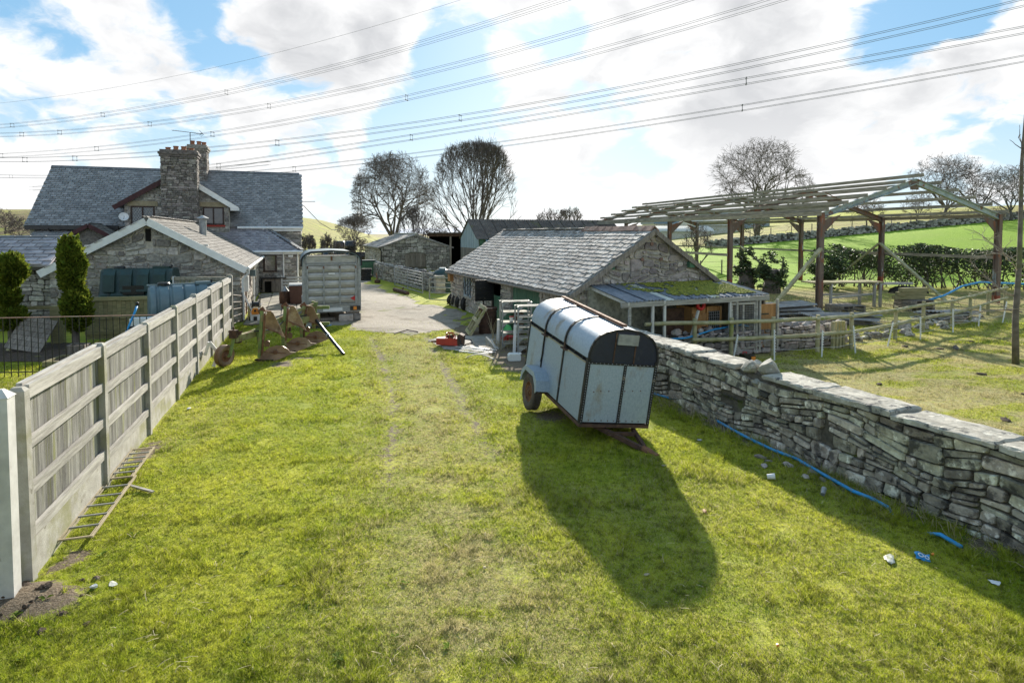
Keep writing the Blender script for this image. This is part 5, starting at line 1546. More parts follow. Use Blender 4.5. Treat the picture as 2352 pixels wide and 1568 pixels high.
# coping slabs: irregular, a few with gaps
rr = random.Random(4)
x = 0.0
while x < DL:
    w = rr.uniform(.75, 1.25)
    if abs(x + w / 2 - (DL - 5.35)) < .45 :
        x += .62; continue
    n = 9
    top, th = Hh + rr.uniform(.0, .025), rr.uniform(.055, .09)
    outl = []
    for k in range(n): outl.append((x + .012 + (w - .024) * k / (n - 1), -.035 + rr.uniform(-.028, .02)))
    for k in range(4): outl.append((x + w - .012 + rr.uniform(-.02, .01), .05 + .4 * k / 3))
    for k in range(n): outl.append((x + w - .012 - (w - .024) * k / (n - 1), .535 + rr.uniform(-.03, .03)))
    for k in range(4): outl.append((x + .012 + rr.uniform(-.01, .02), .45 - .4 * k / 3))
    tilt = rr.uniform(-.02, .02)
    cx, cy = x + w / 2, .25
    vs, fs = [], []
    m = len(outl)
    for (px, py) in outl: vs.append((px, py, Hh + tilt * (px - cx)))
    for (px, py) in outl: vs.append((px + rr.uniform(-.01, .01), py + rr.uniform(-.008, .008), Hh + th * .75 + tilt * (px - cx) + rr.uniform(-.01, .01)))
    for (px, py) in outl: vs.append((cx + (px - cx) * .955, cy + (py - cy) * .93, Hh + th + tilt * (px - cx) + rr.uniform(-.008, .008)))
    for (px, py) in outl: vs.append((cx + (px - cx) * .5, cy + (py - cy) * .45, Hh + th + .006 + tilt * (px - cx) + rr.uniform(-.006, .006)))
    for k in range(m):
        j = (k + 1) % m
        for r_ in range(3): fs.append((r_ * m + k, r_ * m + j, (r_ + 1) * m + j, (r_ + 1) * m + k))
    fs.append(tuple(range(3 * m, 4 * m)))
    mb = MB(); mb.rnd = rr.random(); mb.add(vs, fs); mb.build('coping_stone', MT['cope'], DW)
    x += w + .004


def boulder(c, s, m, parent=None, name='stone', seed=0, sq=(1, 1, .7), rough=.35):
    rr = random.Random(seed)
    bm = bmesh.new()
    bmesh.ops.create_icosphere(bm, subdivisions=2, radius=1)
    off = Vector((rr.random() * 50, rr.random() * 50, rr.random() * 50))
    ang = Matrix.Rotation(rr.random() * 6, 3, 'Z')
    cut = [Vector((rr.uniform(-1, 1), rr.uniform(-1, 1), rr.uniform(-.6, 1))).normalized() for _ in range(7)]
    for v in bm.verts:
        p = v.co.copy()
        for c_ in cut:
            k = p.dot(c_) - .62
            if k > 0: p -= c_ * k * .9
        p *= 1 + rough * mnoise.noise(p * 1.7 + off) * .6
        v.co = ang @ Vector((p.x * sq[0], p.y * sq[1], p.z * sq[2])) * s
    me = bpy.data.meshes.new(name)
    bm.to_mesh(me); bm.free()
    me.materials.append(m)
    o = link(name, me, parent)
    o.location = c
    return o
M_DW = Matrix.Translation(DW.location) @ DW.rotation_euler.to_matrix().to_4x4()
for k, (dx, dy, dz, s) in enumerate(((-5.52, .12, Hh + .10, .17), (-5.2, .2, Hh + .15, .185), (-5.33, .1, Hh - .12, .12), (-5.6, .35, Hh + .08, .13))):
    boulder((DL + dx, dy, dz), s, MT['cope'], DW, 'loose_stone', 400 + k, (1.1, .9, .75))
# tuft of moss in the wall niche
mb = MB()
for i in range(90):
    p = Vector((DL - 6.12 + .55 * R.random(), .02 + R.uniform(-.03, .03), .48 + R.random() * .03)); s = R.uniform(.015, .03); mb.rnd = R.random()
    mb.add([p, p + Vector((s, -.01, 0)), p + Vector((s / 2 + R.uniform(-.02, .02), -.03, s * 1.6))], [(0, 1, 2)])
mb.build('fern_tuft', MT['conifer'], DW, kind='stuff')

# broken low wall in front of the lean-to
def low_wall(name, lab, pts, h, th, m, seed, nparts=0, hs=(.12, .26), ws=(.16, .45), broken=.25, cap=True):
    """free standing rubble wall along pts; stones on both faces and on the broken top"""
    out = []
    p0 = Vector((*pts[0], 0))
    t = thing(name, lab, 'wall', p0, 0)
    rr = random.Random(seed)
    for i in range(len(pts) - 1):
        a, b = Vector((*pts[i], 0)) - p0, Vector((*pts[i + 1], 0)) - p0
        L = (b - a).length; U = (b - a).normalized(); N = U.cross(Z3)
        mb = MB(); mb.prism([(-th / 2 + .03, -.1), (th / 2 - .03, -.1), (th / 2 - .06, h - .05), (-th / 2 + .06, h - .05)], a, N, Z3, U, 0, L); mb.build('wall_core', MT['mortar_dark'], t)
        for s in (1, -1):
            o = a if s > 0 else b
            rubble(t, o + N * s * th / 2 * .95, U * s, Z3, [(0, -.06), (L, -.06), (L, h), (0, h)], m, hs, ws, .05, .012, nparts=nparts if s > 0 else 0, seed=seed + i * 3 + s, wav=.5, cut=.4)
        if cap:
            x = 0
            while x < L:
                w = rr.uniform(.18, .42)
                c = a + U * (x + w / 2) + N * rr.uniform(-.08, .08) + Z3 * (h + rr.uniform(-.04, .06))
                if rr.random() > broken: boulder(c, w * .52, m, t, 'coping_stone', rr.randrange(9999), (1, .9, .7))
                x += w
    return t
low_wall('ruined_wall', 'low mossy broken stone wall directly behind the round rail fence', [(4.3, 16.2), (5.6, 16.75), (7.6, 17.6), (10.2, 18.9)], .60, .5, MT['stone_pink'], 101, nparts=110, broken=.35)
low_wall('garden_wall', 'broken topped stone wall in the yard with a gate leaning on it', [(-11.0, 48.4), (-8.95, 43.4), (-4.25, 34.4)], 1.05, .45, MT['stone_dark'], 111, nparts=90, hs=(.12, .28), ws=(.18, .5), broken=.12)
low_wall('field_wall', 'grey dry stone wall across the green hillside beyond the hedge', [(21, 71.5), (34, 73), (50, 75.5), (66, 78)], .1, .6, MT['stone_dark'], 121, broken=0) if False else None

# ================================================================ VEHICLES AND YARD THINGS
def tyre(parent, c, r, w, axis, m=None, rimm=None, n=28, hole=.55, lug=True):
    """wheel with tyre and rim: returns (tyre, rim)"""
    mb = MB()
    ri = r * hole
    prof = [(ri, -w * .36), (r * .80, -w * .5), (r * .95, -w * .44), (r, -w * .30), (r * .985, -w * .1), (r, 0), (r * .985, w * .1), (r, w * .30), (r * .95, w * .44), (r * .80, w * .5), (ri, w * .36)]
    mb.lathe(prof, n, c, axis, closed=True)
    if lug:
        ax = Vector(axis).normalized(); a = ax.orthogonal().normalized(); b = ax.cross(a)
        for k in range(n * 2):
            t = 2 * math.pi * k / (n * 2)
            for s in (-1, 1):
                o = Vector(c) + (a * math.cos(t + s * .03) + b * math.sin(t + s * .03)) * (r * .995) + ax * (s * w * .26)
                rad_ = (a * math.cos(t) + b * math.sin(t)); tg = ax.cross(rad_)
                mb.cbox(o, (w * .26, r * .055, .022), Matrix((ax, tg, rad_)).transposed())
    return mb.build('tyre', m or MT['rubber'], parent, smooth=.5)


def rim(parent, c, r, w, axis, m, side=1):
    mb = MB()
    mb.lathe([(r, -w * .4), (r, w * .36), (r * .9, w * .40), (r * .84, w * .22), (r * .72, w * .12), (r * .52, w * .16), (r * .42, w * .34), (r * .30, w * .36), (r * .26, w * .46), (r * .02, w * .48)], 20, c, Vector(axis) * side)
    ax = (Vector(axis) * side).normalized(); a = ax.orthogonal().normalized(); b = ax.cross(a)
    for k in range(5):
        t = 2 * math.pi * k / 5
        o = Vector(c) + (a * math.cos(t) + b * math.sin(t)) * r * .36 + ax * w * .34
        mb.lathe([(.014, 0), (.014, .03), (.004, .034)], 6, o, ax)
    return mb.build('rim', m, parent, smooth=.5)


# ---------------------------------------------------------------- grey horse trailer
HT = thing('livestock_trailer', 'tilted grey galvanised livestock trailer with rounded roof and navy front panel', 'trailer', (1.06, 9.46, .325), rot=(rad(4.2), rad(6.5), rad(17)))
TW, TL = 1.2, 2.85
half = [(0, 1.04), (.0, 1.12), (.022, 1.23), (.07, 1.335), (.145, 1.415), (.25, 1.475), (.40, 1.52), (.585, 1.545)]
prof = half + [(TW - x, z) for x, z in half[-2::-1]]
def shell(parent, prof, y0, y1, t, m, name, bend=0.0):
    mb = MB()
    n = len(prof)
    cx, cz = TW / 2, .9
    inn = [(cx + (x - cx) * (1 - t / .6), cz + (z - cz) * (1 - t / .6)) for x, z in prof]
    vs = [Vector((x, y, z)) for y in (y0, y1) for x, z in prof] + [Vector((x, y, z)) for y in (y0, y1) for x, z in inn]
    fs = []
    for k in range(n - 1):
        fs.append((k, k + 1, n + k + 1, n + k)); fs.append((2 * n + k + 1, 2 * n + k, 3 * n + k, 3 * n + k + 1))
        fs.append((k + 1, k, 2 * n + k, 2 * n + k + 1)); fs.append((n + k, n + k + 1, 3 * n + k + 1, 3 * n + k))
    fs += [(0, n, 3 * n, 2 * n), (n - 1, 2 * n + n - 1, 3 * n + n - 1, n + n - 1)]
    mb.add(vs, fs)
    return mb.build(name, m, parent, smooth=.6)
ys_ = [0.0, .98, 1.96, TL]
for k in range(3):
    shell(HT, prof, ys_[k] + .012, ys_[k + 1] - .012, .012, MT['galv'], 'roof_panel')
    for s in (0, 1):
        x = s * TW
        z0 = 0.02
        mb = MB(); mb.rnd = R.random()
        mb.box(x - .008, x + .008, ys_[k] + .014, ys_[k + 1] - .014, z0, .955); mb.build('side_panel', MT['galv'], HT)
for k in (1, 2):
    y = ys_[k]
    mb = MB()
    pts = [(x - .018 if x < TW / 2 else x + .018, z + .012) for x, z in prof]
    pts = [(-.014, 0.0)] + pts + [(TW + .014, 0.0)]
    for a, b in zip(pts[:-1], pts[1:]):
        mb.beam((a[0], y, a[1]), (b[0], y, b[1]), .05, .014, (.001, 0, 1) if abs(a[0] - b[0]) > abs(a[1] - b[1]) else (1, 0, 0))
    mb.build('band', MT['blacktrim'], HT)
mb = MB(); mb.box(TW / 2 - .035, TW / 2 + .035, .10, TL - .02, 1.560, 1.60); mb.build('ridge_strip', MT['rust'], HT)
# slot rails along the sides
for s in (0, 1):
    x = s * TW
    mb = MB(); mb.beam((x, .01, .965), (x, TL - .01, .965), .03, .018); mb.build('slot_rail', MT['sandstone'], HT)
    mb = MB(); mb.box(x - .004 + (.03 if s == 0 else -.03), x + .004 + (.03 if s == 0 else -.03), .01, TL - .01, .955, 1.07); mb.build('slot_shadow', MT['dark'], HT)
    for k in range(8):
        mb = MB(); mb.box(x - .008, x + .008, .2 + k * .35, .215 + k * .35, .975, 1.04); mb.build('slot_bar', MT['blacktrim'], HT)
# hanging straps and hooks on the bands
for y in (ys_[1], ys_[2]):
    mb = MB(); mb.box(-.07, .02, y - .16, y + .05, .955, .975); mb.box(-.05, -.03, y - .07, y - .05, .96, 1.08); mb.build('latch', MT['rustdark'], HT)
mb = MB(); mb.tube([(-.025, ys_[2] - .03, .95), (-.03, ys_[2] - .02, .8), (-.025, ys_[2] - .04, .62), (-.03, ys_[2], .45)], .012, 5); mb.build('strap', MT['blacktrim'], HT)
# front wall
for a, b in ((.03, TW * .54 - .012), (TW * .54 + .012, TW - .03)):
    mb = MB(); mb.rnd = R.random(); mb.box(a, b, -.012, .0, .03, .98); mb.build('front_panel', MT['galv'], HT)
mb = MB(); fp = [(0.006, .99)] + [(x, z) for x, z in prof] + [(TW - .006, .99)]
mb.prism(fp, (0, 0, 0), X3, Z3, Y3, -.008, .004); mb.build('front_upper_panel', MT['navy'], HT)
for x in (.42, .78):
    mb = MB(); mb.box(x - .012, x + .012, -.018, -.009, 1.0, 1.49); mb.build('batten', MT['rustdark'], HT)
mb = MB()
fr = [(x, z) for x, z in prof]
for a, b in zip(fr[:-1], fr[1:]):
    mb.beam((a[0], -.006, a[1]), (b[0], -.006, b[1]), .04, .026, (.001, 0, 1) if abs(a[0] - b[0]) > abs(a[1] - b[1]) else (1, 0, 0))
mb.build('front_rim', MT['blacktrim'], HT)
mb = MB(); mb.box(.44, .80, -.05, -.016, 1.30, 1.47); mb.build('maker_plate', MT['galvpost'], HT)
for (x0, x1, z0, z1) in ((-.018, .035, .0, 1.05), (TW - .035, TW + .018, .0, 1.05), (TW * .54 - .025, TW * .54 + .025, .0, .98), (.0355, TW - .0355, .965, 1.0)):
    mb = MB(); mb.box(x0, x1, -.022, -.013, z0, z1); mb.build('corner_strip', MT['blacktrim'], HT)
for x in (-.018, TW + .008):
    mb = MB(); mb.box(x, x + .01, -.012, .05, 0, 1.05); mb.box(x, x + .01, TL - .05, TL, 0, 1.05); mb.build('corner_strip', MT['blacktrim'], HT)
rv = MB()
def rivet(x, z): rv.lathe([(.0075, 0), (.006, .006), (.002, .008)], 6, (x, -.0225, z), (0, -1, 0))
for k in range(24):
    z = .04 + k * .041
    rivet(.008, z); rivet(TW - .008, z); rivet(TW * .54, z)
for k in range(16): rivet(.06 + k * .07, .982)
rv.build('rivets', MT['lead'], HT, kind='stuff')
rb_ = MB()
for x, z in [(.14 + k * .11, .06) for k in range(9)] + [(.16, .52), (.28, .535), (.42, .54), (.70, .55), (.84, .56), (.98, .565)]:
    rb_.lathe([(.011, 0), (.008, .008), (.002, .01)], 6, (x, -.0125, z), (0, -1, 0))
rb_.build('rusty_bolts', MT['rust'], HT, kind='stuff')
mb = MB(); mb.box(-.02, TW + .02, -.02, TL, -.05, .0); mb.build('floor_frame', MT['rustdark'], HT)
mb = MB(); mb.box(.0, TW, TL - .015, TL, .02, 1.0); mb.build('tail_ramp', MT['galv'], HT)
mb = MB(); mb.prism(fp, (0, TL - .01, 0), X3, Z3, Y3, -.006, .006); mb.build('rear_upper_panel', MT['navy'], HT)
# axle and wheels
AY = 1.88
mb = MB(); mb.beam((-.12, AY, -.10), (TW + .12, AY, -.10), .06, .06); mb.build('axle', MT['rustdark'], HT)
for s in (-1, 1):
    x = -.15 if s < 0 else TW + .15
    wb = MB(); wb.lathe([(.05, -.09), (.05, .09)], 10, (x, AY, -.10), X3); hub = wb.build('wheel', MT['rustdark'], HT)
    tyre(hub, (x, AY, -.10), .335, .185, X3, MT['rubber_mud'])
    rim(hub, (x, AY, -.10), .335 * .57, .19, X3, MT['rust'], s)
    g = MB()
    mg = [(-.50, .05), (-.43, .22), (-.26, .335), (.22, .335), (.40, .20), (.44, -.02)]
    for (a, b) in zip(mg[:-1], mg[1:]):
        g.beam((x - s * .02, AY + a[0], a[1] - .0), (x - s * .02, AY + b[0], b[1]), .26, .012, Z3 if abs(a[0] - b[0]) > .1 else Y3)
    g.prism([(a, b) for a, b in mg] + [(.36, .02), (.33, .12), (.2, .25), (-.24, .25), (-.38, .12), (-.44, .0)], (x + s * .11, AY, 0), Y3, Z3, X3, -.006, .006)
    g.build('mudguard', MT['galv'], HT)
# drawbar
mb = MB(); mb.beam((.35, .25, -.10), (.86, -.62, -.17), .07, .07); mb.beam((1.0, .1, -.10), (.90, -.50, -.17), .06, .06); mb.beam((.45, -.12, -.11), (.97, -.12, -.11), .05, .05); mb.build('drawbar', MT['rustdark'], HT)
mb = MB(); mb.lathe([(.055, 0), (.06, .12), (.045, .2), (.05, .28), (.02, .3)], 10, (.84, -.58, -.16), (.35, -.9, -.05)); mb.build('coupling', MT['rust'], HT)

# ---------------------------------------------------------------- aluminium cattle trailer
CT = thing('cattle_trailer', 'tall aluminium cattle trailer with ribbed tail ramp propped on blocks', 'trailer', (-7.76, 22.5, 0), TH)
CW, CL = 2.1, 4.2
def panel_ribs(parent, O, U, V, w, h, n, m, name, nparts=True):
    O, U, V = Vector(O), Vector(U), Vector(V); N = U.cross(V)
    for k in range(n):
        mb = MB(); mb.rnd = R.random()
        v0, v1 = h * k / n + .012, h * (k + 1) / n - .012
        mb.prism([(0, v0), (0, v1), (.012, v1 - .02), (.032, v0 + (v1 - v0) * .75), (.036, v0 + (v1 - v0) * .4), (.012, v0 + .02)], O, N, V, U, 0.0, w)
        mb.build(name, m, parent)
mb = MB(); mb.box(.05, CW - .05, .06, CL, .62, 2.36); mb.build('body_shell', MT['aluminium'], CT)
mb = MB(); mb.box(.0, CW, .0, CL, .45, .62); mb.build('chassis', MT['galvpost'], CT)
DW0, DW1 = .18, CW - .18
for i in range(3):
    w = (DW1 - DW0 - .12) / 3
    x0 = DW0 + .03 + i * (w + .03)
    panel_ribs(CT, (x0, .0, .68), X3, Z3, w, 1.46, 5, MT['aluminium'], 'ramp_panel')
for x in (DW0, DW0 + (DW1 - DW0) / 3, DW0 + (DW1 - DW0) * 2 / 3, DW1):
    mb = MB(); mb.box(x - .028, x + .028, -.075, -.01, .64, 2.14); mb.build('ramp_post', MT['galvpost'], CT)
for z in (.62, 2.13):
    mb = MB(); mb.box(DW0 - .02, DW1 + .02, -.06, -.01, z, z + .05); mb.build('ramp_rail', MT['galvpost'], CT)
for k in range(4):
    x = DW0 + (DW1 - DW0) * k / 3
    mb = MB(); mb.box(x - .02, x + .02, -.10, -.075, 2.0, 2.10); mb.build('hook', MT['rust'], CT)
for x in (.04, CW - .04):
    mb = MB(); mb.box(x - .05, x + .05, -.04, .05, .45, 2.40); s_ = .09 if x < 1 else -.09
    mb.box(x + s_ - .038, x + s_ + .03, -.02, .03, .62, 2.2); mb.build('corner_post', MT['galvpost'], CT)
mb = MB(); mb.box(DW0, DW1, .02, .05, 2.20, 2.46); mb.build('top_flap', MT['aluminium'], CT)
mb = MB(); mb.box(DW0 - .06, DW0, -.02, .06, 2.14, 2.48); mb.box(DW1, DW1 + .06, -.02, .06, 2.14, 2.48); mb.box(DW0, DW1, -.02, .04, 2.455, 2.485); mb.box(DW0, DW1, .0, .06, 2.20, 2.22); mb.build('flap_frame', MT['galvpost'], CT)
mb = MB(); mb.box(CW / 2 - .03, CW / 2 + .03, -.03, .02, 2.30, 2.46); mb.build('flap_latch', MT['rust'], CT)
pr = [(-.03, 2.10), (-.03, 2.32), (.02, 2.44), (.14, 2.55), (.30, 2.62), (CW / 2, 2.66)]
pr = pr + [(CW - x, z) for x, z in pr[-2::-1]]
mb = MB()
n = len(pr); cx, cz = CW / 2, 1.6
inn = [(cx + (x - cx) * .955, cz + (z - cz) * .95) for x, z in pr]
vs = [Vector((x, y, z)) for y in (-.10, CL) for x, z in pr] + [Vector((x, y, z)) for y in (-.10, CL) for x, z in inn]
fs = []
for k in range(n - 1):
    fs += [(k, k + 1, n + k + 1, n + k), (2 * n + k + 1, 2 * n + k, 3 * n + k, 3 * n + k + 1), (k + 1, k, 2 * n + k, 2 * n + k + 1), (n + k, n + k + 1, 3 * n + k + 1, 3 * n + k)]
mb.add(vs, fs); mb.build('canopy', MT['bluetank'], CT, smooth=.5)
mb = MB()
for a, b in zip(pr[:-1], pr[1:]): mb.tube([(a[0], -.12, a[1]), (b[0], -.12, b[1])], .03, 6)
mb.build('canopy_rim', MT['blacktrim'], CT)
mb = MB(); mb.box(.0, CW, -.05, .0, .36, .60); mb.build('light_board', MT['galvpost'], CT)
mb = MB(); mb.box(.72, 1.42, -.065, -.052, .40, .52); mb.build('number_plate', MT['white'], CT)
mb = MB(); mb.box(CW - .40, CW - .02, -.085, -.052, .40, .57); lb = mb.build('lamp_cluster', MT['black'], CT)
mb = MB(); mb.box(CW - .28, CW - .16, -.095, -.086, .42, .55); mb.build('lamp_lens', MT['orange'], lb)
mb = MB(); mb.prism([(0, 0), (.17, -.09), (.17, .10)], (DW1 - .21, -.05, .86), X3, Z3, -Y3, .0, .015); mb.build('reflector', MT['redplain'], CT)
mb = MB(); mb.box(CW * .44, CW * .55, -.052, -.04, 1.78, 1.84); mb.build('label_plate', MT['white'], CT)
for y in (1.7, 2.45):
    for x in (.12, CW - .12):
        wb = MB(); wb.lathe([(.06, -.12), (.06, .12)], 8, (x, y, .34), X3); hub = wb.build('wheel', MT['rustdark'], CT)
        tyre(hub, (x, y, .34), .34, .2, X3, lug=False)
mb = MB(); mb.beam((.2, .5, .40), (CW - .2, .5, .40), .1, .1); mb.build('cross_member', MT['rustdark'], CT)
M_CT = Matrix.Translation(CT.location) @ CT.rotation_euler.to_matrix().to_4x4()
for i, (x, y, z, w, d, h, m, lab) in enumerate(((1.55, -.05, 0, .52, .3, .26, 'stone_warm', 'pale stone block propping the corner of the cattle trailer'), (1.95, .12, 0, .3, .3, .28, 'stone_dark', 'dark stone block beneath the tail lamp of the cattle trailer'), (1.80, .10, .28, .5, .26, .09, 'oldwood', 'short timber packing on the blocks under the cattle trailer'), (.55, .35, 0, 1.2, .5, .12, 'oldwood', 'dark sleeper lying in shadow under the cattle trailer'))):
    p = M_CT @ Vector((x, y, z))
    t = thing('prop_block', lab, 'block', p, TH + rad(5 * i - 6))
    mb = MB(); mb.box(-w / 2, w / 2, -d / 2, d / 2, 0, h); o = mb.build('block', MT[m], t)
    b = o.modifiers.new('bevel', 'BEVEL'); b.width = .03; b.segments = 2

# ---------------------------------------------------------------- reversible plough
PL = thing('plough', 'rusty green three furrow reversible plough standing on the grass', 'plough', (-6.47, 15.77, 0), rad(-5))
# local: x to the right, y away; bodies along y
BP = [(0, 0, 1.36), (.02, 1.27, 1.34), (.08, 2.33, 1.22)]
BZ = .72
mb = MB(); mb.beam((-.46, -.62, .66), (.32, 2.75, .80), .15, .16); mb.build('main_beam', MT['ploughbeam'], PL)
mb = MB(); mb.beam((-.42, -.52, .66), (-.02, 1.6, 1.02), .06, .07); mb.beam((-.02, 1.6, 1.02), (.32, 2.7, 1.2), .06, .07); mb.build('top_brace', MT['ploughbeam'], PL)
for k in range(2):
    mb = MB(); mb.box(-.56 + .42 * k, -.36 + .42 * k, -.53 + 1.9 * k, -.42 + 1.9 * k, .54, .82); mb.build('clamp', MT['rustdark'], PL)
def bent_plate(parent, outline, z0, flip, m, name, t=.016, wrap=.5):
    """blade outline in (x, z); it curls away in y as x grows"""
    cx, cz = sum(p[0] for p in outline) / len(outline), sum(p[1] for p in outline) / len(outline)
    rings = []
    for k in (1.0, .72, .40, .0):
        rings.append([(cx + (x - cx) * k, cz + (z - cz) * k) for x, z in outline] if k else [(cx, cz)])
    def Y_(x, z): return -.10 + .55 * wrap * x * x * 2 - .35 * (z - .0) * (z - .0) + .12 * x
    vs, fs, n = [], [], len(outline)
    for d in (0, t):
        for ring in rings:
            for (x, z) in ring: vs.append(Vector((x, Y_(x, z) + d, z0 + (-z if flip else z))))
    per = n * 3 + 1
    for s in (0, 1):
        o = s * per
        for r_ in range(2):
            for k in range(n):
                j = (k + 1) % n
                fs.append((o + r_ * n + k, o + r_ * n + j, o + (r_ + 1) * n + j, o + (r_ + 1) * n + k))
        for k in range(n): fs.append((o + 2 * n + k, o + 2 * n + (k + 1) % n, o + 3 * n))
    for k in range(n): fs.append((k, (k + 1) % n, per + (k + 1) % n, per + k))
    mb = MB(); mb.rnd = R.random(); mb.add(vs, fs)
    return mb.build(name, m, parent, smooth=.7)
upper = [(.0, .02), (.03, .22), (.06, .36), (.12, .46), (.22, .48), (.28, .40), (.33, .25), (.40, .08), (.47, -.10), (.54, -.24), (.47, -.21), (.36, -.12), (.2, -.05), (.08, .0)]
lower = [(-.12, -.34), (-.05, -.22), (.05, -.10), (.16, .0), (.32, .05), (.46, .02), (.56, -.07), (.60, -.14), (.72, -.18), (.60, -.23), (.46, -.29), (.30, -.35), (.12, -.38), (.0, -.37)]
for (x, y, top) in BP:
    b = MB(); b.beam((x - .05, y - .15, .10), (x + .05, y - .15, top - .04), .075, .05, Y3); fr_ = b.build('leg', MT['ploughgreen'], PL)
    b = MB(); b.beam((x + .02, y - .13, .16), (x + .115, y - .13, top - .1), .03, .05, Y3); b.build('leg_rib', MT['rust'], fr_)
    b = MB(); b.prism([(-.24, .84), (.02, 1.02), (.03, .60), (-.10, .20), (-.16, .32)], (x, y + .03, 0), X3, Z3, Y3, 0, .03); b.build('frog_plate', MT['ploughgreen'], PL)
    for s, out_, z0 in ((0, upper, top - .52), (1, lower, .36)):
        o = bent_plate(PL, [(p[0] * (.82 if s == 0 else 1) + (.10 if s == 0 else .03), p[1]) for p in out_], z0, False, MT['mould'], 'mouldboard'); o.location = (x, y - .04, 0)
    b = MB(); b.beam((x - .05, y - .12, top - .04), (x + .26, y - .10, top - .06), .10, .03, Z3); b.beam((x - .07, y - .10, top - .09), (x + .10, y - .14, top + .02), .12, .025, Y3); b.build('share', MT['rust'], PL)
    b = MB(); b.beam((x - .16, y - .14, .05), (x + .30, y - .08, .03), .14, .025, Z3); b.prism([(-.16, .0), (.24, .0), (.20, .30), (.05, .22)], (x, y + .02, 0), X3, Z3, Y3, 0, .02); b.build('landside', MT['dark'], PL)
    b = MB(); b.tube([(x + .05, y - .10, top - .44), (x + .26, y - .12, top - .54), (x + .50, y - .0, top - .66)], .016, 6); b.build('stay_bar', MT['rust'], PL)
    b = MB(); b.tube([(x + .02, y - .12, .27), (x + .34, y - .14, .24), (x + .6, y + .0, .2)], .014, 6); b.lathe([(.055, -.03), (.055, .03)], 10, (x + .38, y - .13, .25), (0, 1, 0)); b.build('stay_bar', MT['rust'], PL)
    b = MB(); b.prism([(.02, .38), (.16, .36), (.17, .50), (.1, .55), (.03, .50)], (x, y - .02, 0), X3, Z3, Y3, 0, .03); b.build('skimmer', MT['mould'], PL)
mb = MB(); mb.beam((.28, 2.5, .55), (.34, 2.55, 1.25), .09, .09); mb.beam((.1, 2.8, 1.05), (.62, 2.9, 1.05), .07, .1); mb.beam((.1, 2.8, .55), (.62, 2.9, .55), .07, .1); mb.box(.12, .2, 2.75, 2.85, .4, 1.25); mb.build('headstock', MT['ploughgreen'], PL)
mb = MB(); mb.tube([(.02, 1.2, .7), (.05, 1.1, .03)], .035, 8); mb.lathe([(.16, 0), (.16, .015)], 12, (.05, 1.1, .01)); mb.build('stand', MT['ploughbeam'], PL)
WXC = (-.62, -.78, .27)
wb = MB(); wb.lathe([(.05, -.1), (.05, .1)], 10, WXC, (1, -.25, 0)); hub = wb.build('depth_wheel', MT['rust'], PL)
tyre(hub, WXC, .275, .17, (1, -.25, 0), MT['mould'], lug=False)
rim(hub, WXC, .16, .15, (1, -.25, 0), MT['rust'], 1)
mb = MB(); mb.beam((-.47, -.80, .27), (-.42, -.66, .74), .06, .05); mb.beam((-.47, -.82, .27), (-.60, -.80, .27), .05, .05); mb.build('wheel_arm', MT['ploughgreen'], PL)
mb = MB(); mb.box(-.52, -.34, -.74, -.6, .70, .90); mb.tube([(-.55, -.70, .86), (-.2, -.66, .86)], .02, 6); mb.tube([(-.43, -.67, .6), (-.43, -.67, .98)], .022, 6); mb.build('adjuster', MT['rustdark'], PL)
mb = MB(); mb.tube([(-.2, -.1, .78), (.1, .5, .74), (.0, 1.2, .9), (.25, 2.1, .92)], .018, 6); mb.build('hydraulic_hose', MT['black'], PL)
p1, p0 = G(789, 816), AT(727, 736, 18.0)
t = thing('black_pipe', 'black plastic pipe leaning from the plough down onto the grass', 'pipe', p1)
mb = MB(); mb.tube([(0, 0, .03), (p0 - p1) * .55], .045, 10); mb.build('lower_length', MT['black'], t, smooth=.7)
mb = MB(); mb.tube([(p0 - p1) * .55, p0 - p1], .05, 10); mb.build('upper_length', MT['black'], t, smooth=.7)
mb = MB(); mb.tube([(p0 - p1) * .54, (p0 - p1) * .565], .058, 10); mb.build('coupling', MT['lead'], t)

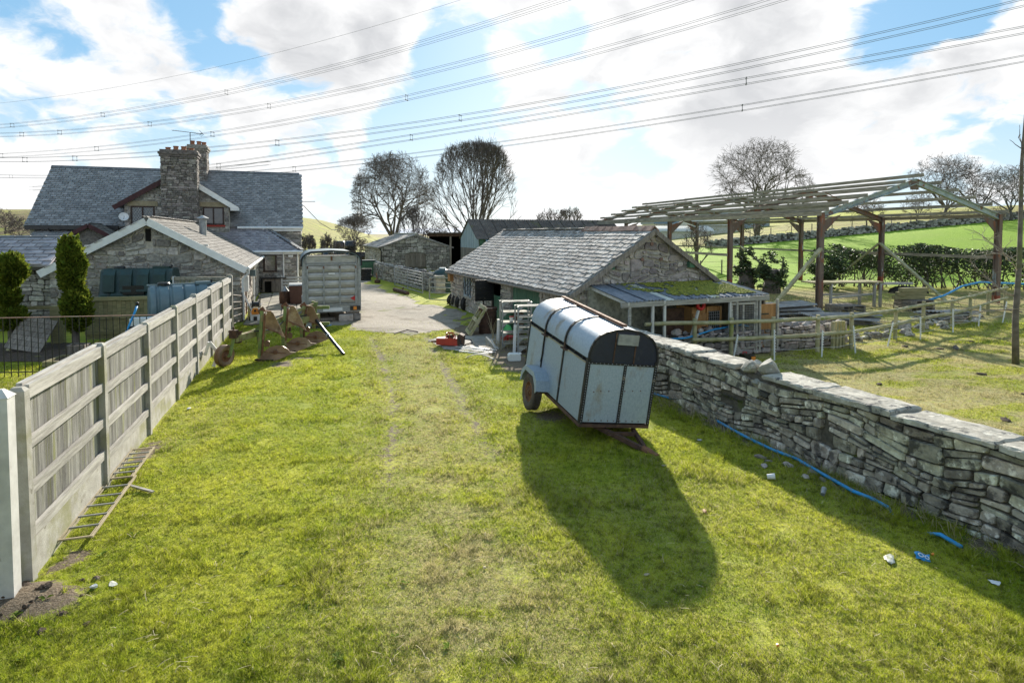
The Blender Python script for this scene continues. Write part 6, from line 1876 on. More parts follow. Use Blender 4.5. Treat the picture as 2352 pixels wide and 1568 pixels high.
# ---------------------------------------------------------------- oil tanks
def oil_tank(name, lab, loc, rz, L, D, H_, m, base, ribs, horizontal=False):
    t = thing(name, lab, 'oil tank', loc, rz)
    n = 40
    mb = MB()
    secs = []
    NS = 44
    for i in range(NS + 1):
        a = i / NS
        x = -L / 2 + L * a
        endk = min(1, min(a, 1 - a) * L / .10)
        rr_ = 1.0
        for rx in ribs:
            if abs(a - rx) < .02: rr_ = .91
        e = .82 + .18 * math.sqrt(max(0, 1 - (1 - endk) ** 2))
        secs.append((x, e * rr_))
    if horizontal:
        prof_ = [(math.cos(t_) * D / 2, H_ / 2 + math.sin(t_) * H_ / 2) for t_ in [2 * math.pi * k / 18 for k in range(18)]]
        prof_ = [(y, max(z, .03)) for y, z in prof_]
    else:
        prof_ = [(-D * .50, 0), (-D * .50, H_ * .22), (-D * .44, H_ * .30), (-D * .38, H_ * .86), (-D * .33, H_ * .96), (-D * .24, H_), (D * .24, H_), (D * .33, H_ * .96), (D * .38, H_ * .86), (D * .44, H_ * .30), (D * .5, H_ * .22), (D * .5, 0)]
    vs, fs = [], []
    m_ = len(prof_)
    for (x, e) in secs:
        for (y, z) in prof_: vs.append(Vector((x * (1 - .05 * (z / H_) if not horizontal else 1), y * e, H_ * .45 + (z - H_ * .45) * (.5 + .5 * e) if horizontal else z * (.9 + .1 * e))))
    for i in range(NS):
        for k in range(m_):
            j = (k + 1) % m_
            fs.append((i * m_ + k, i * m_ + j, (i + 1) * m_ + j, (i + 1) * m_ + k))
    fs.append(tuple(range(m_))); fs.append(tuple(NS * m_ + k for k in range(m_ - 1, -1, -1)))
    mb.add(vs, fs)
    mb.build('shell', m, t, smooth=.6)
    mb = MB(); mb.lathe([(.17, 0), (.17, .05), (.15, .08), (.05, .09)], 18, (-L * .28, 0, H_ - .01)); mb.build('filler_cap', MT['black'], t)
    mb = MB(); mb.box(L * .18, L * .40, -.13, .13, H_ - .02, H_ + .06); mb.build('inspection_lid', m, t)
    mb = MB(); mb.tube([(L * .42, 0, H_), (L * .42, 0, H_ + .12)], .03, 8); mb.build('vent', MT['black'], t)
    if base:
        mb = MB()
        for x in (-L * .4, 0, L * .4): mb.box(x - .2, x + .2, -D * .45, D * .45, -base, -.002)
        mb.build('plinth', MT['concrete'], t)
    return t
ot = oil_tank('oil_tank', 'dark green plastic oil tank standing against the gable of the outbuilding', (-12.75, 20.9, 1.0), rad(9), 2.35, 1.05, 1.12, MT['greentank'], 1.0, (.16, .40, .62, .84))
mb = MB(); mb.box(.0, .03, -.40, -.2, .55, .85); o = mb.build('gauge_label', MT['white'], ot); o.location = (1.17, -.05, 0)
mb = MB(); mb.box(-.36, .30, -.54, -.45, .26, .56); mb.build('front_recess', MT['black'], ot)
for x in (-.98, -.46, .06, .58):
    mb = MB(); mb.prism([(-.50, .34), (-.55, .36), (-.47, .92), (-.36, 1.1), (-.30, 1.05), (-.38, .88)], (x, 0, 0), Y3, Z3, X3, 0, .36); mb.build('moulded_rib', MT['greentank'], ot)
ot2 = oil_tank('oil_tank', 'blue grey horizontal oil tank behind the boarded fence', (-9.98, 18.45, .38), rad(34), 1.85, 1.1, 1.40, MT['bluetank'], .38, (.12, .31, .5, .69, .88), True)
mb = MB(); mb.box(-.95, .95, -.05, .05, 1.37, 1.42); mb.build('top_seam', MT['bluetank'], ot2)

# ---------------------------------------------------------------- garden things
def spray_tree(name, lab, base, parts_, n, seed, trunk=.3):
    rr = random.Random(seed)
    t = thing(name, lab, 'conifer', base)
    mb = MB(); mb.tube([(0, 0, 0), (.02, 0, parts_[0][1])], [.09, .07], 8); mb.build('trunk', MT['bark'], t)
    cb = MB(); fb = MB()
    for (cx, zc, rx, rz, sh) in parts_:
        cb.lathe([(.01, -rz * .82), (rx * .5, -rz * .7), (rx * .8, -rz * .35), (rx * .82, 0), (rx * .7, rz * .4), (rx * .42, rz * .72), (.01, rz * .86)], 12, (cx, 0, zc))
        cnt = int(n * rx * rz)
        for i in range(cnt):
            z = rr.uniform(-1, 1); a = rr.uniform(0, 2 * math.pi)
            rad_ = math.sqrt(max(0, 1 - abs(z) ** 2.2))
            k = rr.uniform(.84, 1.05) * (1 + .12 * math.sin(3 * a + z * 5 + sh))
            p = Vector((cx + math.cos(a) * rad_ * rx * k, math.sin(a) * rad_ * rx * k, zc + z * rz * k))
            o = Vector((math.cos(a) * rad_, math.sin(a) * rad_, z * .6 + .75)).normalized()
            side = o.cross(Vector((rr.uniform(-1, 1), rr.uniform(-1, 1), rr.uniform(-1, 1)))).normalized()
            L = rr.uniform(.06, .13) * (1.7 if rr.random() < .07 else 1); w = L * rr.uniform(.22, .4)
            o = (o + Vector((rr.uniform(-.6, .6), rr.uniform(-.6, .6), rr.uniform(-.3, .5)))).normalized()
            fb.rnd = rr.random()
            fb.add([p, p + o * L * .5 + side * w, p + o * L, p + o * L * .5 - side * w], [(0, 1, 2, 3)])
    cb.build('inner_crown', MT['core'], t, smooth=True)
    fb.build('foliage', MT['conifer'], t, kind='stuff')
    return t
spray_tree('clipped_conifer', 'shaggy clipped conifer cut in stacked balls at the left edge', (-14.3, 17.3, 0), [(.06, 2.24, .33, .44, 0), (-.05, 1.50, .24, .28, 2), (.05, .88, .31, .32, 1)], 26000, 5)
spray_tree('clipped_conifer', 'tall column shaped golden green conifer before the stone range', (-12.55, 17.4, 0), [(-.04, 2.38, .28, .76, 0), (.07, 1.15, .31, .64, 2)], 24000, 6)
t = thing('tilted_slatted_table', 'mossy slatted wooden table top tipped on its side beside the clipped conifer', 'table', (-13.6, 16.7, .0), rad(8), rot=(rad(-38), rad(12), rad(10)))
for k in range(7):
    mb = MB(); mb.rnd = R.random(); mb.box(-.45, .45, 0, .03, .10 + k * .15, .24 + k * .15); mb.build('slat', MT['oldwood'], t)
mb = MB(); mb.box(-.38, -.30, .03, .08, .05, 1.15); mb.box(.30, .38, .03, .08, .05, 1.15); mb.build('bearer', MT['roundrail'], t)
t = thing('timber_gate_post', 'stubby wooden post with boards behind the balled conifer', 'post', (-13.65, 18.2, 0), rad(10))
mb = MB(); mb.box(-.13, .13, -.13, .13, 0, 1.15); mb.build('shaft', MT['newwood'], t)
mb = MB(); mb.box(-1.6, -.13, -.05, .0, 1.05, 1.15); mb.box(-1.6, -.13, -.05, .0, .5, .62); mb.build('rail', MT['newwood'], t)
t = thing('planter_tub', 'small square grey wooden planter tub on the garden paving', 'planter', (-11.6, 16.2, 0), rad(14))
for k in range(4):
    a = k * math.pi / 2
    mb = MB(); mb.rnd = R.random(); mb.cbox((math.cos(a) * .2, math.sin(a) * .2, .18), (.04, .44, .34), Matrix.Rotation(a, 3, 'Z')); mb.build('side_board', MT['oldwood'], t)
mb = MB(); mb.box(-.18, .18, -.18, .18, .02, .3); mb.build('soil', MT['soil'], t)
t = thing('raised_bed', 'low timber edged bed with yellow hose beside the planter tub', 'raised bed', (-11.0, 15.5, 0), rad(10))
for a in ((-.7, .7, -.45, -.40), (-.7, .7, .40, .45), (-.70, -.65, -.40, .40), (.65, .70, -.40, .40)):
    mb = MB(); mb.rnd = R.random(); mb.box(*a, 0, .14); mb.build('edge_board', MT['newwood'], t)
mb = MB(); mb.box(-.645, .645, -.395, .395, 0, .09); mb.build('bed_soil', MT['soil'], t)
t = thing('blue_hose', 'short blue hose hanging curved over the garden railing', 'hose', (-10.6, 16.0, 0))
mb = MB(); mb.tube([(.35, .6, 1.35), (.36, .45, 1.15), (.30, .2, .7), (.1, .05, .25), (.0, 0, .02)], .028, 7); mb.build('tube', MT['blue'], t, smooth=True)
mb = MB(); mb.lathe([(.04, 0), (.045, .08), (.02, .1)], 8, (.35, .6, 1.34)); mb.build('nozzle', MT['black'], t)
tag(MB().tube([G(190, 803) + Z3 * .02, G(225, 793) + Z3 * .12, G(262, 790) + Z3 * .03, G(300, 775) + Z3 * .02], .018, 6).build('yellow_hose', MT['hoseyellow'], None, smooth=True), 'yellow garden hose trailing along the garden path', 'hose')
t = thing('garden_trolley', 'small white and dark blue box standing by the yellowish fence', 'box', (-10.35, 17.0, 0), rad(12))
mb = MB(); mb.box(-.32, .32, -.2, .2, .0, .75); mb.build('body', MT['navy'], t)
mb = MB(); mb.box(-.28, .28, -.18, .18, .75, .95); mb.build('lid', MT['white'], t)
MT['path'] = MT['pad']
link('garden_path', grid_mesh('garden_path', np.linspace(-16, -9.6, 30), np.linspace(15.6, 18.3, 16), lambda X, Y: ground_z(X, Y) + .014, MT['soil']), None, 'structure')

# ---------------------------------------------------------------- things beside the outbuilding
M_Q = Matrix.Translation(Q.location) @ Q.rotation_euler.to_matrix().to_4x4()
pat = thing('patio', 'worn concrete paving slabs with mossy joints beside the outbuilding', 'patio', M_Q @ Vector((.15, -1.2, 0)), TH)
pat['kind'] = 'structure'
mb = MB(); mb.box(0, 3.1, 0, 12.2, -.02, .035); mb.build('bedding', MT['mortar_dark'], pat)
sm_ = []
for k in range(5):
    mb = MB(); w = .29; mb.rnd = k * .2
    w = .283; mb.add([(-w, -w, 0), (w, -w, 0), (w, w, 0), (-w, w, 0), (-w + .01, -w + .01, .03), (w - .01, -w + .01, .03), (w - .01, w - .01, .03), (-w + .01, w - .01, .03)], MB.BOXF)
    me = mb.mesh('paving_slab'); me.materials.append(MT['slab']); sm_.append(me)
for j in range(20):
    for i in range(5):
        if j == 0 and i in (3, 4): continue
        if j in (1,) and i == 4: continue
        o = link('paving_slab', sm_[R.randrange(5)], pat)
        o.location = (.31 + i * .61, .31 + j * .61 , .022 + R.uniform(0, .012))
        o.rotation_euler = (R.uniform(-.012, .012), R.uniform(-.012, .012), R.uniform(-.02, .02))
pwp = G(588, 739)
t = thing('pressure_washer', 'white and orange pressure washer on wheels by the outbuilding corner', 'pressure washer', pwp, rad(15))
mb = MB(); mb.prism([(-.17, .06), (.17, .06), (.18, .30), (.14, .52), (-.14, .52), (-.18, .30)], (0, 0, 0), X3, Z3, Y3, -.12, .12); mb.build('body', MT['white'], t)
mb = MB(); mb.prism([(-.12, .30), (.12, .30), (.14, .40), (.08, .54), (-.08, .54), (-.14, .40)], (0, 0, 0), X3, Z3, -Y3, .121, .16); mb.build('front_cover', MT['orange'], t)
mb = MB(); mb.box(-.06, .06, -.175, -.13, .08, .22); mb.lathe([(.045, 0), (.045, .02)], 12, (0, -.16, .44), (0, -1, 0)); mb.build('badge', MT['black'], t)
for s in (-1, 1):
    mb = MB(); mb.lathe([(.03, -.03), (.10, -.03), (.11, 0), (.10, .03), (.03, .03)], 16, (s * .2, .05, .11), X3); mb.build('wheel', MT['black'], t, smooth=.6)
mb = MB(); mb.lathe([(.06, -.13), (.15, -.12), (.15, -.09), (.09, -.08), (.09, .08), (.15, .09), (.15, .12), (.06, .13)], 16, (.02, .02, .66), X3); mb.build('hose_reel', MT['black'], t, smooth=.6)
mb = MB(); mb.tube([(-.14, .1, .5), (-.14, .12, .92), (-.10, .12, .98), (.10, .12, .98), (.14, .12, .92), (.14, .1, .5)], .018, 7); mb.build('handle', MT['black'], t)
t = thing('spray_lance', 'pale grey lance pole leaning against the outbuilding wall', 'lance', pwp + Vector((-.22, .1, .45)))
mb = MB(); mb.tube([(0, 0, 0), (-.45, .3, .65)], .03, 7); mb.build('pole', MT['lead'], t)
mb = MB(); mb.tube([(.0, 0, 0), (.08, -.05, -.14)], .035, 7); mb.build('grip', MT['black'], t)
t = thing('wooden_trough', 'small wooden trough behind the pressure washer', 'trough', M_Q @ Vector((.45, .6, .03)), TH)
mb = MB(); mb.box(-.22, .22, -.35, .35, 0, .5); mb.build('body', MT['newwood'], t)
mb = MB(); mb.box(-.25, .25, -.38, .38, .5, .54); mb.box(-.15, .2, -.2, .25, .54, .62); mb.build('contents', MT['galvpost'], t)
t = thing('hurdle', 'thin rusty wire hurdle between the fence end and the outbuilding', 'hurdle', (-9.62, 20.9, 0), rad(105))
mb = MB()
for k in range(5): mb.tube([(0, 0, .2 + k * .25), (1.9, 0, .1 + k * .22)], .02, 5)
mb.build('rail', MT['oldwood'], t)
mb = MB(); mb.tube([(.0, 0, 0), (.0, 0, 1.25)], .03, 5); mb.tube([(1.9, 0, 0), (1.9, 0, 1.1)], .03, 5); mb.build('upright', MT['oldwood'], t)
kp = G(629, 673)
t = thing('dog_kennel', 'old purplish wooden dog kennel with arched black opening', 'kennel', kp, rad(12))
mb = MB()
for k in range(10):
    mb.rnd = R.random()
    a, b = -.58 + k * .116, -.47 + k * .116
    z0 = .66 if 1 <= k <= 3 else .05
    mb.box(a, b, -.03, .0, z0, .80)
mb.build('front_board', MT['oldwood'], t)
mb = MB(); mb.box(-.58, -.55, .0, .9, .05, .78); mb.box(.55, .58, .0, .9, .05, .78); mb.box(-.55, .55, .87, .9, .05, .74); mb.build('wall', MT['oldwood'], t)
mb = MB(); mb.add([(-.68, -.12, .83), (.68, -.12, .83), (.68, 1.0, .74), (-.68, 1.0, .74), (-.68, -.12, .88), (.68, -.12, .88), (.68, 1.0, .79), (-.68, 1.0, .79)], MB.BOXF); mb.build('roof', MT['rubber'], t)
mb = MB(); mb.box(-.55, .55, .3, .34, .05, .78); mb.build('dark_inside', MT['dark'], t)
t = thing('wheelie_bin', 'brown wheelie bin beside the left corner of the cattle trailer', 'bin', G(680, 700), TH)
mb = MB(); mb.add([(-.24, -.25, .06), (.24, -.25, .06), (.24, .28, .06), (-.24, .28, .06), (-.30, -.30, .92), (.30, -.30, .92), (.30, .36, .92), (-.30, .36, .92)], MB.BOXF); mb.build('body', MT['brownbin'], t)
mb = MB(); mb.add([(-.32, -.34, .92), (.32, -.34, .92), (.32, .38, .92), (-.32, .38, .92), (-.30, -.30, .97), (.30, -.30, .97), (.28, .34, 1.02), (-.28, .34, 1.02)], MB.BOXF); mb.build('lid', MT['galvpost'], t)
for s in (-1, 1):
    mb = MB(); mb.lathe([(.02, -.025), (.1, -.025), (.1, .025), (.02, .025)], 14, (s * .27, .28, .1), X3); mb.build('wheel', MT['rubber'], t)
t = thing('dark_barrel', 'dark brown barrel standing left of the brown wheelie bin', 'barrel', G(655, 699), 0)
mb = MB(); mb.lathe([(.22, 0), (.25, .08), (.265, .3), (.25, .55), (.22, .62), (.2, .63)], 18); mb.build('body', MT['rustdark'], t, smooth=.7)
mb = MB(); mb.lathe([(.0, .63), (.18, .63), (.02, .86), (.01, .87)], 14); mb.build('funnel', MT['galvpost'], t)
t = thing('white_hurdle', 'white painted slatted gate section behind the wheelie bin', 'gate', G(680, 672), rad(15))
for k in range(5):
    mb = MB(); mb.box(-.75, .75, -.02, .0, .12 + k * .17, .22 + k * .17); mb.build('slat', MT['whitewood'], t)
mb = MB(); mb.box(-.78, -.70, -.04, .02, 0, 1.0); mb.box(.70, .78, -.04, .02, 0, 1.0); mb.build('stile', MT['whitewood'], t)
t = thing('manhole_cover', 'round dark manhole cover lying in the grass behind the plough', 'manhole cover', G(732, 753))
mb = MB(); mb.lathe([(.30, .01), (.30, .05), (.26, .055), (.26, .045), (.02, .045)], 24); mb.build('lid', MT['rubber'], t)
mb = MB()
for k in range(6): mb.box(-.2, .2, -.18 + k * .07, -.165 + k * .07, .045, .056)
mb.build('tread', MT['rubber'], t)

# broken white gutter leaning on the fence
pts = [Vector((-7.62, 15.02, .29)), Vector((-7.50, 15.0, .62)), Vector((-7.33, 15.12, .31)), Vector((-7.36, 14.9, .03))]
t = thing('broken_gutter', 'bent length of white plastic gutter leaning on the boarded fence', 'gutter', pts[3])
for a, b in zip(pts[:-1], pts[1:]):
    mb = MB(); mb.beam(a - pts[3], b - pts[3], .075, .05, (.3, -1, .2)); mb.build('length', MT['white'], t)
# ladder lying in the grass
l0, l1 = G(172, 1252), G(330, 1044)
LDV = l1 - l0
t = thing('ladder', 'thin pale metal ladder lying flat in the grass along the fence', 'ladder', l0, math.atan2(LDV.y, LDV.x))
LL = LDV.length
for a0, a1, zz, ww in ((0, LL * .62, .07, .155), (LL * .58, LL, .10, .14)):
    for s in (-1, 1):
        mb = MB(); mb.beam((a0, s * ww, zz), (a1, s * ww, zz), .018, .022); mb.beam((a0 + .02, s * (ww - .03), zz - .01), (a1, s * (ww - .03), zz - .01), .010, .014); mb.build('stile', MT['sandstone'], t)
    n = 6
    for k in range(n + 1):
        x = a0 + .02 + (a1 - a0 - .04) * k / n
        mb = MB(); mb.beam((x, -ww, zz), (x, ww, zz), .02, .016); mb.build('rung', MT['galvpost'] if k % n else MT['sandstone'], t)
tag(MB().beam(G(294, 1113, .05), G(352, 1129, .03), .035, .02).build('pale_stick', MT['rail'], None), 'pale flat stick lying beside the ladder in the grass', 'stick')

# ---------------------------------------------------------------- round rail fence in the paddock
def c3(x, y): return ((1600 + x / 2.208) * .91875, (740 + y / 2.208) * .91875)
RP = [(1.9, 14.8), (3.7, 15.55)] + [tuple(G(*c3(x, y), -.08).xy) for x, y in ((490, 332), (738, 330), (970, 318), (1185, 312))]
RP = [(3.55, 15.75), (4.85, 16.05), (5.95, 16.45), (7.3, 16.95), (8.75, 17.35), (10.0, 17.85), (12.2, 19.3), (14.1, 20.8), (15.9, 21.9), (17.6, 23.3), (19.6, 25.0), (21.6, 26.6)]
RF = thing('rail_fence', 'greenish round timber post and rail fence bordering the paddock', 'fence', (RP[0][0], RP[0][1], 0))
o0 = Vector((RP[0][0], RP[0][1], 0))
for k, (x, y) in enumerate(RP):
    if k == 0: continue
    z = gz(x, y)
    mb = MB(); mb.rnd = R.random(); mb.tube([Vector((x, y, z - .2)) - o0, Vector((x + R.uniform(-.02, .02), y, z + 1.08)) - o0], [.062, .056], 9); mb.build('post', MT['roundrail'], RF, smooth=.7)
for k in range(len(RP) - 1):
    for zz in (.52, .97):
        if k == 0 and zz < .6: continue
        a = Vector((RP[k][0], RP[k][1] - .07, gz(*RP[k]) + zz)) - o0; b = Vector((RP[k + 1][0], RP[k + 1][1] - .07, gz(*RP[k + 1]) + zz)) - o0
        d = (b - a).normalized() * .12
        mb = MB(); mb.rnd = R.random(); mb.tube([a - d, a.lerp(b, .5) + Z3 * R.uniform(-.015, .015), b + d], [.052, .056, .05], 9); mb.build('rail', MT['roundrail'], RF, smooth=.7)
g_ = MB()
for k in range(4): g_.box(0, .08, k * .14, .09 + k * .14, 0, .82)
gt = thing('timber_bundle', 'short upright timber stakes tied against the middle of the rail fence', 'stakes', (9.4, 17.85, gz(9.4, 17.8)), rad(-65))
g_.build('stakes', MT['roundrail'], gt)
EP = [((515, 350), (540, 208)), ((742, 352), (742, 182)), ((1003, 333), (1008, 185)), ((1190, 312), (1178, 160)), ((1365, 277), (1398, 140)), ((1548, 245), (1548, 113)), ((1728, 200), (1728, 68)), ((1868, 168), (1880, 48)), ((2000, 148), (2025, 28))]
labs = ['leaning white electric fence stake nearest the boundary wall', 'upright white electric fence stake right of the orange energiser', 'white electric fence stake third from the boundary wall', 'white electric fence stake leaning left before the ruined wall', 'white electric fence stake leaning right beside the timber stakes', 'straight white electric fence stake before the loose rubble stones', 'white electric fence stake third from the right end of the row', 'slightly leaning white stake last but one of the electric fence row', 'white electric fence stake leaning right at the far end of the row']
tops = []
for k, (b, tp) in enumerate(EP):
    u, v = c3(*b)
    p = G(u, v, -.08)
    p.z = gz(p.x, p.y)
    q_ = AT(*c3(*tp), p.y)
    t = thing('electric_fence_stake', labs[k], 'fence stake', p, group='white electric fence stakes along the paddock rail')
    d = q_ - p
    mb = MB(); mb.tube([(0, 0, -.05), d * .98], [.021, .017], 7); sh = mb.build('shaft', MT['white'], t)
    mb = MB()
    for s in range(8):
        c = d * (.28 + s * .09); mb.cbox(c + Vector((.02, -.01, 0)), (.035, .02, .016))
    mb.build('wire_clip', MT['white'], t)
    tops.append((p + d * .36, p + d * .68))
for k, nm in ((0, 'lower'), (1, 'upper')):
    mb = MB()
    for a, b in zip(tops[:-1], tops[1:]):
        mb.tube([a[k], a[k].lerp(b[k], .5) - Z3 * .045, b[k]], .006, 5, cap=False)
    tag(mb.build('electric_wire', MT['grass_wire'], None), ('lower' if k == 0 else 'upper') + ' thin wire strung between the white electric fence stakes', 'wire')
p = G(1716, 835, -.08); p.z = gz(p.x, p.y)
t = thing('fence_energiser', 'black and orange electric fence energiser sitting behind the boundary wall', 'energiser', p, rad(20))
mb = MB(); mb.box(-.17, .02, -.1, .1, 0, .24); mb.build('battery', MT['black'], t)
mb = MB(); mb.box(.03, .20, -.09, .09, 0, .19); mb.build('case', MT['black'], t)
mb = MB(); mb.box(.05, .18, -.105, -.091, .05, .17); mb.build('front', MT['orange'], t)
mb = MB(); mb.tube([(-.14, 0, .24), (-.14, 0, .28), (-.02, 0, .28), (-.02, 0, .24)], .01, 5); mb.build('handle', MT['redplain'], t)

# blue water pipes
def pipe_thing(name, lab, pts, r, m, cat='pipe'):
    mb = MB(); mb.tube(pts, r, 7)
    return tag(mb.build(name, m, None, smooth=True), lab, cat)
def gl(uvs, dz=.03):
    out = []
    for u, v in uvs:
        p = G(u, v); p.z = gz(p.x, p.y) + dz; out.append(p)
    return out
pipe_thing('blue_pipe', 'blue water pipe lying in the grass at the foot of the boundary wall', gl([(1440, 890), (1500, 910), (1560, 926)], .055) + gl([(1600, 945), (1640, 962)], .005) + gl([(1660, 982), (1700, 1006), (1740, 1024), (1772, 1040), (1830, 1062), (1900, 1103), (1960, 1138), (2000, 1155), (2040, 1176)], .055) + gl([(2060, 1190), (2110, 1215)], -.06) + gl([(2160, 1240), (2208, 1268)], .05), .023, MT['blue'])
pl_ = [Vector((3.2, 15.6, .62)), Vector((3.9, 15.75, .55)), Vector((4.6, 15.95, .56)), Vector((5.5, 16.5, .70)), Vector((6.4, 16.95, .76)), Vector((7.0, 17.4, .62))]
pipe_thing('blue_pipe', 'blue water pipe draped over the ruined wall by the rail fence', pl_, .024, MT['blue'])
bp_ = MB(); bp_.lathe([(.035, 0), (.045, .02), (.045, .1), (.035, .12)], 9, Vector((4.85, 16.06, .60)), (1, .4, .1)); tag(bp_.build('pipe_coupling', MT['galvpost'], None), 'grey coupling on the draped blue water pipe', 'coupling')
pipe_thing('blue_pipe', 'blue water pipe curving along the foot of the hedge behind the steel post', [AT(2130, 690, 27.5), AT(2170, 678, 28.5), AT(2210, 657, 29.5), AT(2250, 648, 30), AT(2300, 650, 30.5), AT(2352, 652, 31), AT(2420, 656, 31)], .05, MT['blue'])

# ---------------------------------------------------------------- yard things by the stone barn
M_B = Matrix.Translation(B.location) @ B.rotation_euler.to_matrix().to_4x4()
def shelf_rack(lab, loc, rz, w, d, h, n, seed):
    rr = random.Random(seed)
    t = thing('shelf_rack', lab, 'shelving', loc, rz, 'metal shelf racks by the barn')
    for x in (0, w):
        for y in (0, d):
            mb = MB(); mb.box(x - .02, x + .02, y - .02, y + .02, 0, h); mb.build('upright', MT['galvpost'], t)
    for k in range(n):
        z = .12 + (h - .14) * k / (n - 1)
        mb = MB(); mb.rnd = rr.random()
        mb.box(.021, w - .021, -.015, d + .015, z, z + .03); mb.build('shelf', MT['cope'], t)
        for x in (.021, w - .021):
            s = 1 if x < .1 else -1
            mb = MB(); mb.prism([(0, 0), (s * .13, 0), (0, -.11)], (x, -.018, z), X3, Z3, Y3, 0, .004); mb.build('bracket', MT['galvpost'], t)
    return t
shelf_rack('tall metal shelf rack with pale shelves, left of the pair by the green doors', G(1154, 800), rad(10), .85, .42, 1.34, 5, 1)
shelf_rack('metal shelf rack standing closest to the grey trailer', G(1190, 812), rad(12), .75, .40, 1.30, 5, 2)
t = thing('white_tub', 'small white tub with red lid on the metal shelf', 'tub', G(1154, 800) + Vector((.26, .16, .76)))
mb = MB(); mb.lathe([(.055, 0), (.065, .13)], 12); mb.build('body', MT['white'], t)
mb = MB(); mb.lathe([(.07, .13), (.07, .155)], 12); mb.build('lid', MT['redplain'], t)
def drum(lab, loc, r, h, m, n=22):
    t = thing('oil_drum', lab, 'drum', loc)
    mb = MB(); mb.lathe([(r * .98, 0), (r, .02), (r, h * .32), (r * 1.04, h * .34), (r, h * .36), (r, h * .65), (r * 1.04, h * .67), (r, h * .69), (r, h - .02), (r * 1.02, h), (r * .96, h), (r * .96, h - .05)], n); mb.build('body', m, t, smooth=.5)
    mb = MB(); mb.lathe([(r * .95, h - .05), (r * .95, h - .04)], n); mb.build('lid', MT['rustdark'], t)
    return t
drum('large rusty brown steel drum behind the leaning pallet', (-.80, 20.2, 0), .31, .86, MT['rustdark'])
drum('green drum standing between the rusty drum and the shelves', (-.22, 19.7, 0), .28, .80, MT['greendoor'])
drum('reddish drum hidden behind the left shelf rack', (.12, 19.9, 0), .27, .74, MT['rust'])
t = thing('pallet', 'mossy wooden pallet leaning against the rusty drum', 'pallet', (-1.40, 19.45, 0))
t.rotation_euler = (0, 0, 0)
ex, ey = Vector((-.2, 1.0, 0)).normalized(), Vector((.50, .1, .86)).normalized()
en = ex.cross(ey).normalized()
def pb(x0, x1, y0, y1, z0, z1, nm, m):
    mb = MB(); mb.rnd = R.random(); mb.prism([(x0, y0), (x1, y0), (x1, y1), (x0, y1)], (0, 0, .05), ex, ey, en, z0, z1); mb.build(nm, m, t)
for k in range(5): pb(0, 1.0, .0 + k * .235, .11 + k * .235, .10, .122, 'slat', MT['oldwood'])
for x in (0, .45, .9): pb(x, x + .1, 0, 1.05, .022, .10, 'bearer', MT['roundrail'])
for y in (0, .47, .94): pb(0, 1.0, y, y + .11, .0, .022, 'slat', MT['roundrail'])
hp = G(1030, 794)
t = thing('hydraulic_breaker', 'red hydraulic breaker hammer lying on the concrete pad', 'breaker', hp, rad(-6))
mb = MB(); mb.prism([(-.34, .03), (.30, -.0), (.34, .22), (-.34, .22)], (0, 0, .02), X3, Z3, Y3, -.12, .12); mb.build('body', MT['red'], t)
mb = MB(); mb.tube([(-.34, 0, .12), (-.52, 0, .12)], [.035, .02], 8); mb.build('chisel', MT['rust'], t)
mb = MB(); mb.prism([(.30, -.02), (.46, .02), (.48, .3), (.36, .36), (.28, .30)], (0, 0, .02), X3, Z3, Y3, -.14, .14); mb.build('bracket', MT['rustdark'], t)
mb = MB()
for y in (-.07, .07):
    mb.tube([(-.06, y, .22), (-.05, y, .38), (.14, y, .38), (.22, y, .24)], .016, 6)
mb.tube([(.05, -.07, .38), (.05, -.07, .22)], .013, 6); mb.tube([(-.05, -.07, .38), (-.05, .07, .38)], .013, 6)
mb.build('cage', MT['red'], t)
mb = MB(); mb.box(-.02, .16, -.05, .05, .24, .33); mb.build('valve', MT['rustdark'], t)
mb = MB(); mb.tube([(.1, 0, .32), (.3, -.1, .36), (.42, -.2, .1), (.6, -.2, .03)], .018, 6); mb.tube([(.46, .05, .2), (.68, .0, .18), (.74, -.06, .12), (.5, -.05, .05)], .016, 6); mb.build('hose', MT['rubber'], t, smooth=True)
# pile of white plastic strips
c0 = G(1092, 806)
rr = random.Random(9)
for k in range(11):
    a = rad(-34 + rr.uniform(-6, 6)); L = rr.uniform(.7, 1.2)
    p = c0 + Vector((rr.uniform(-.12, .25), -.05 + k * .075 - .35, .02 + .012 * (k % 4)))
    mb = MB(); mb.rnd = rr.random(); mb.beam((-L / 2, 0, 0), (L / 2, 0, rr.uniform(0, .03)), .055, .012)
    o = tag(mb.build('plastic_strip', MT['whitewood'], None), 'white plastic trim strip lying in the loose pile beside the breaker', 'strip', 'white strips piled on the grass')
    o.location = p; o.rotation_euler = (0, 0, a)
mb = MB()
pts = [(-.4, .03), (-.25, .1), (-.1, .14), (.05, .14), (.2, .1), (.38, .02)]
mb.prism([(x, z) for x, z in pts] + [(x, z - .015) for x, z in pts[::-1]], (0, 0, 0), X3, Z3, Y3, 0, .12)
o = tag(mb.build('curved_strip', MT['cope'], None), 'arched grey strip standing on edge before the white plastic pile', 'strip'); o.location = G(1102, 826); o.rotation_euler = (0, 0, rad(-10))
for (u, v, h, lab) in ((1143, 790, .72, 'white square plastic post standing left of the shelf racks'), (1181, 809, .76, 'white square plastic post leaning on the nearer shelf rack')):
    t = thing('plastic_post', lab, 'post', G(u, v), rad(12), rot=(rad(-3), rad(3), rad(12)))
    mb = MB(); mb.box(-.035, .035, -.035, .035, 0, h); mb.build('shaft', MT['white'], t)
    mb = MB(); mb.box(-.039, .039, -.039, .039, h, h + .02); mb.build('cap', MT['lead'], t)
t = thing('jerrycan', 'translucent white plastic jerrycan lying on its side in the grass', 'jerrycan', G(1181, 828), rad(6))
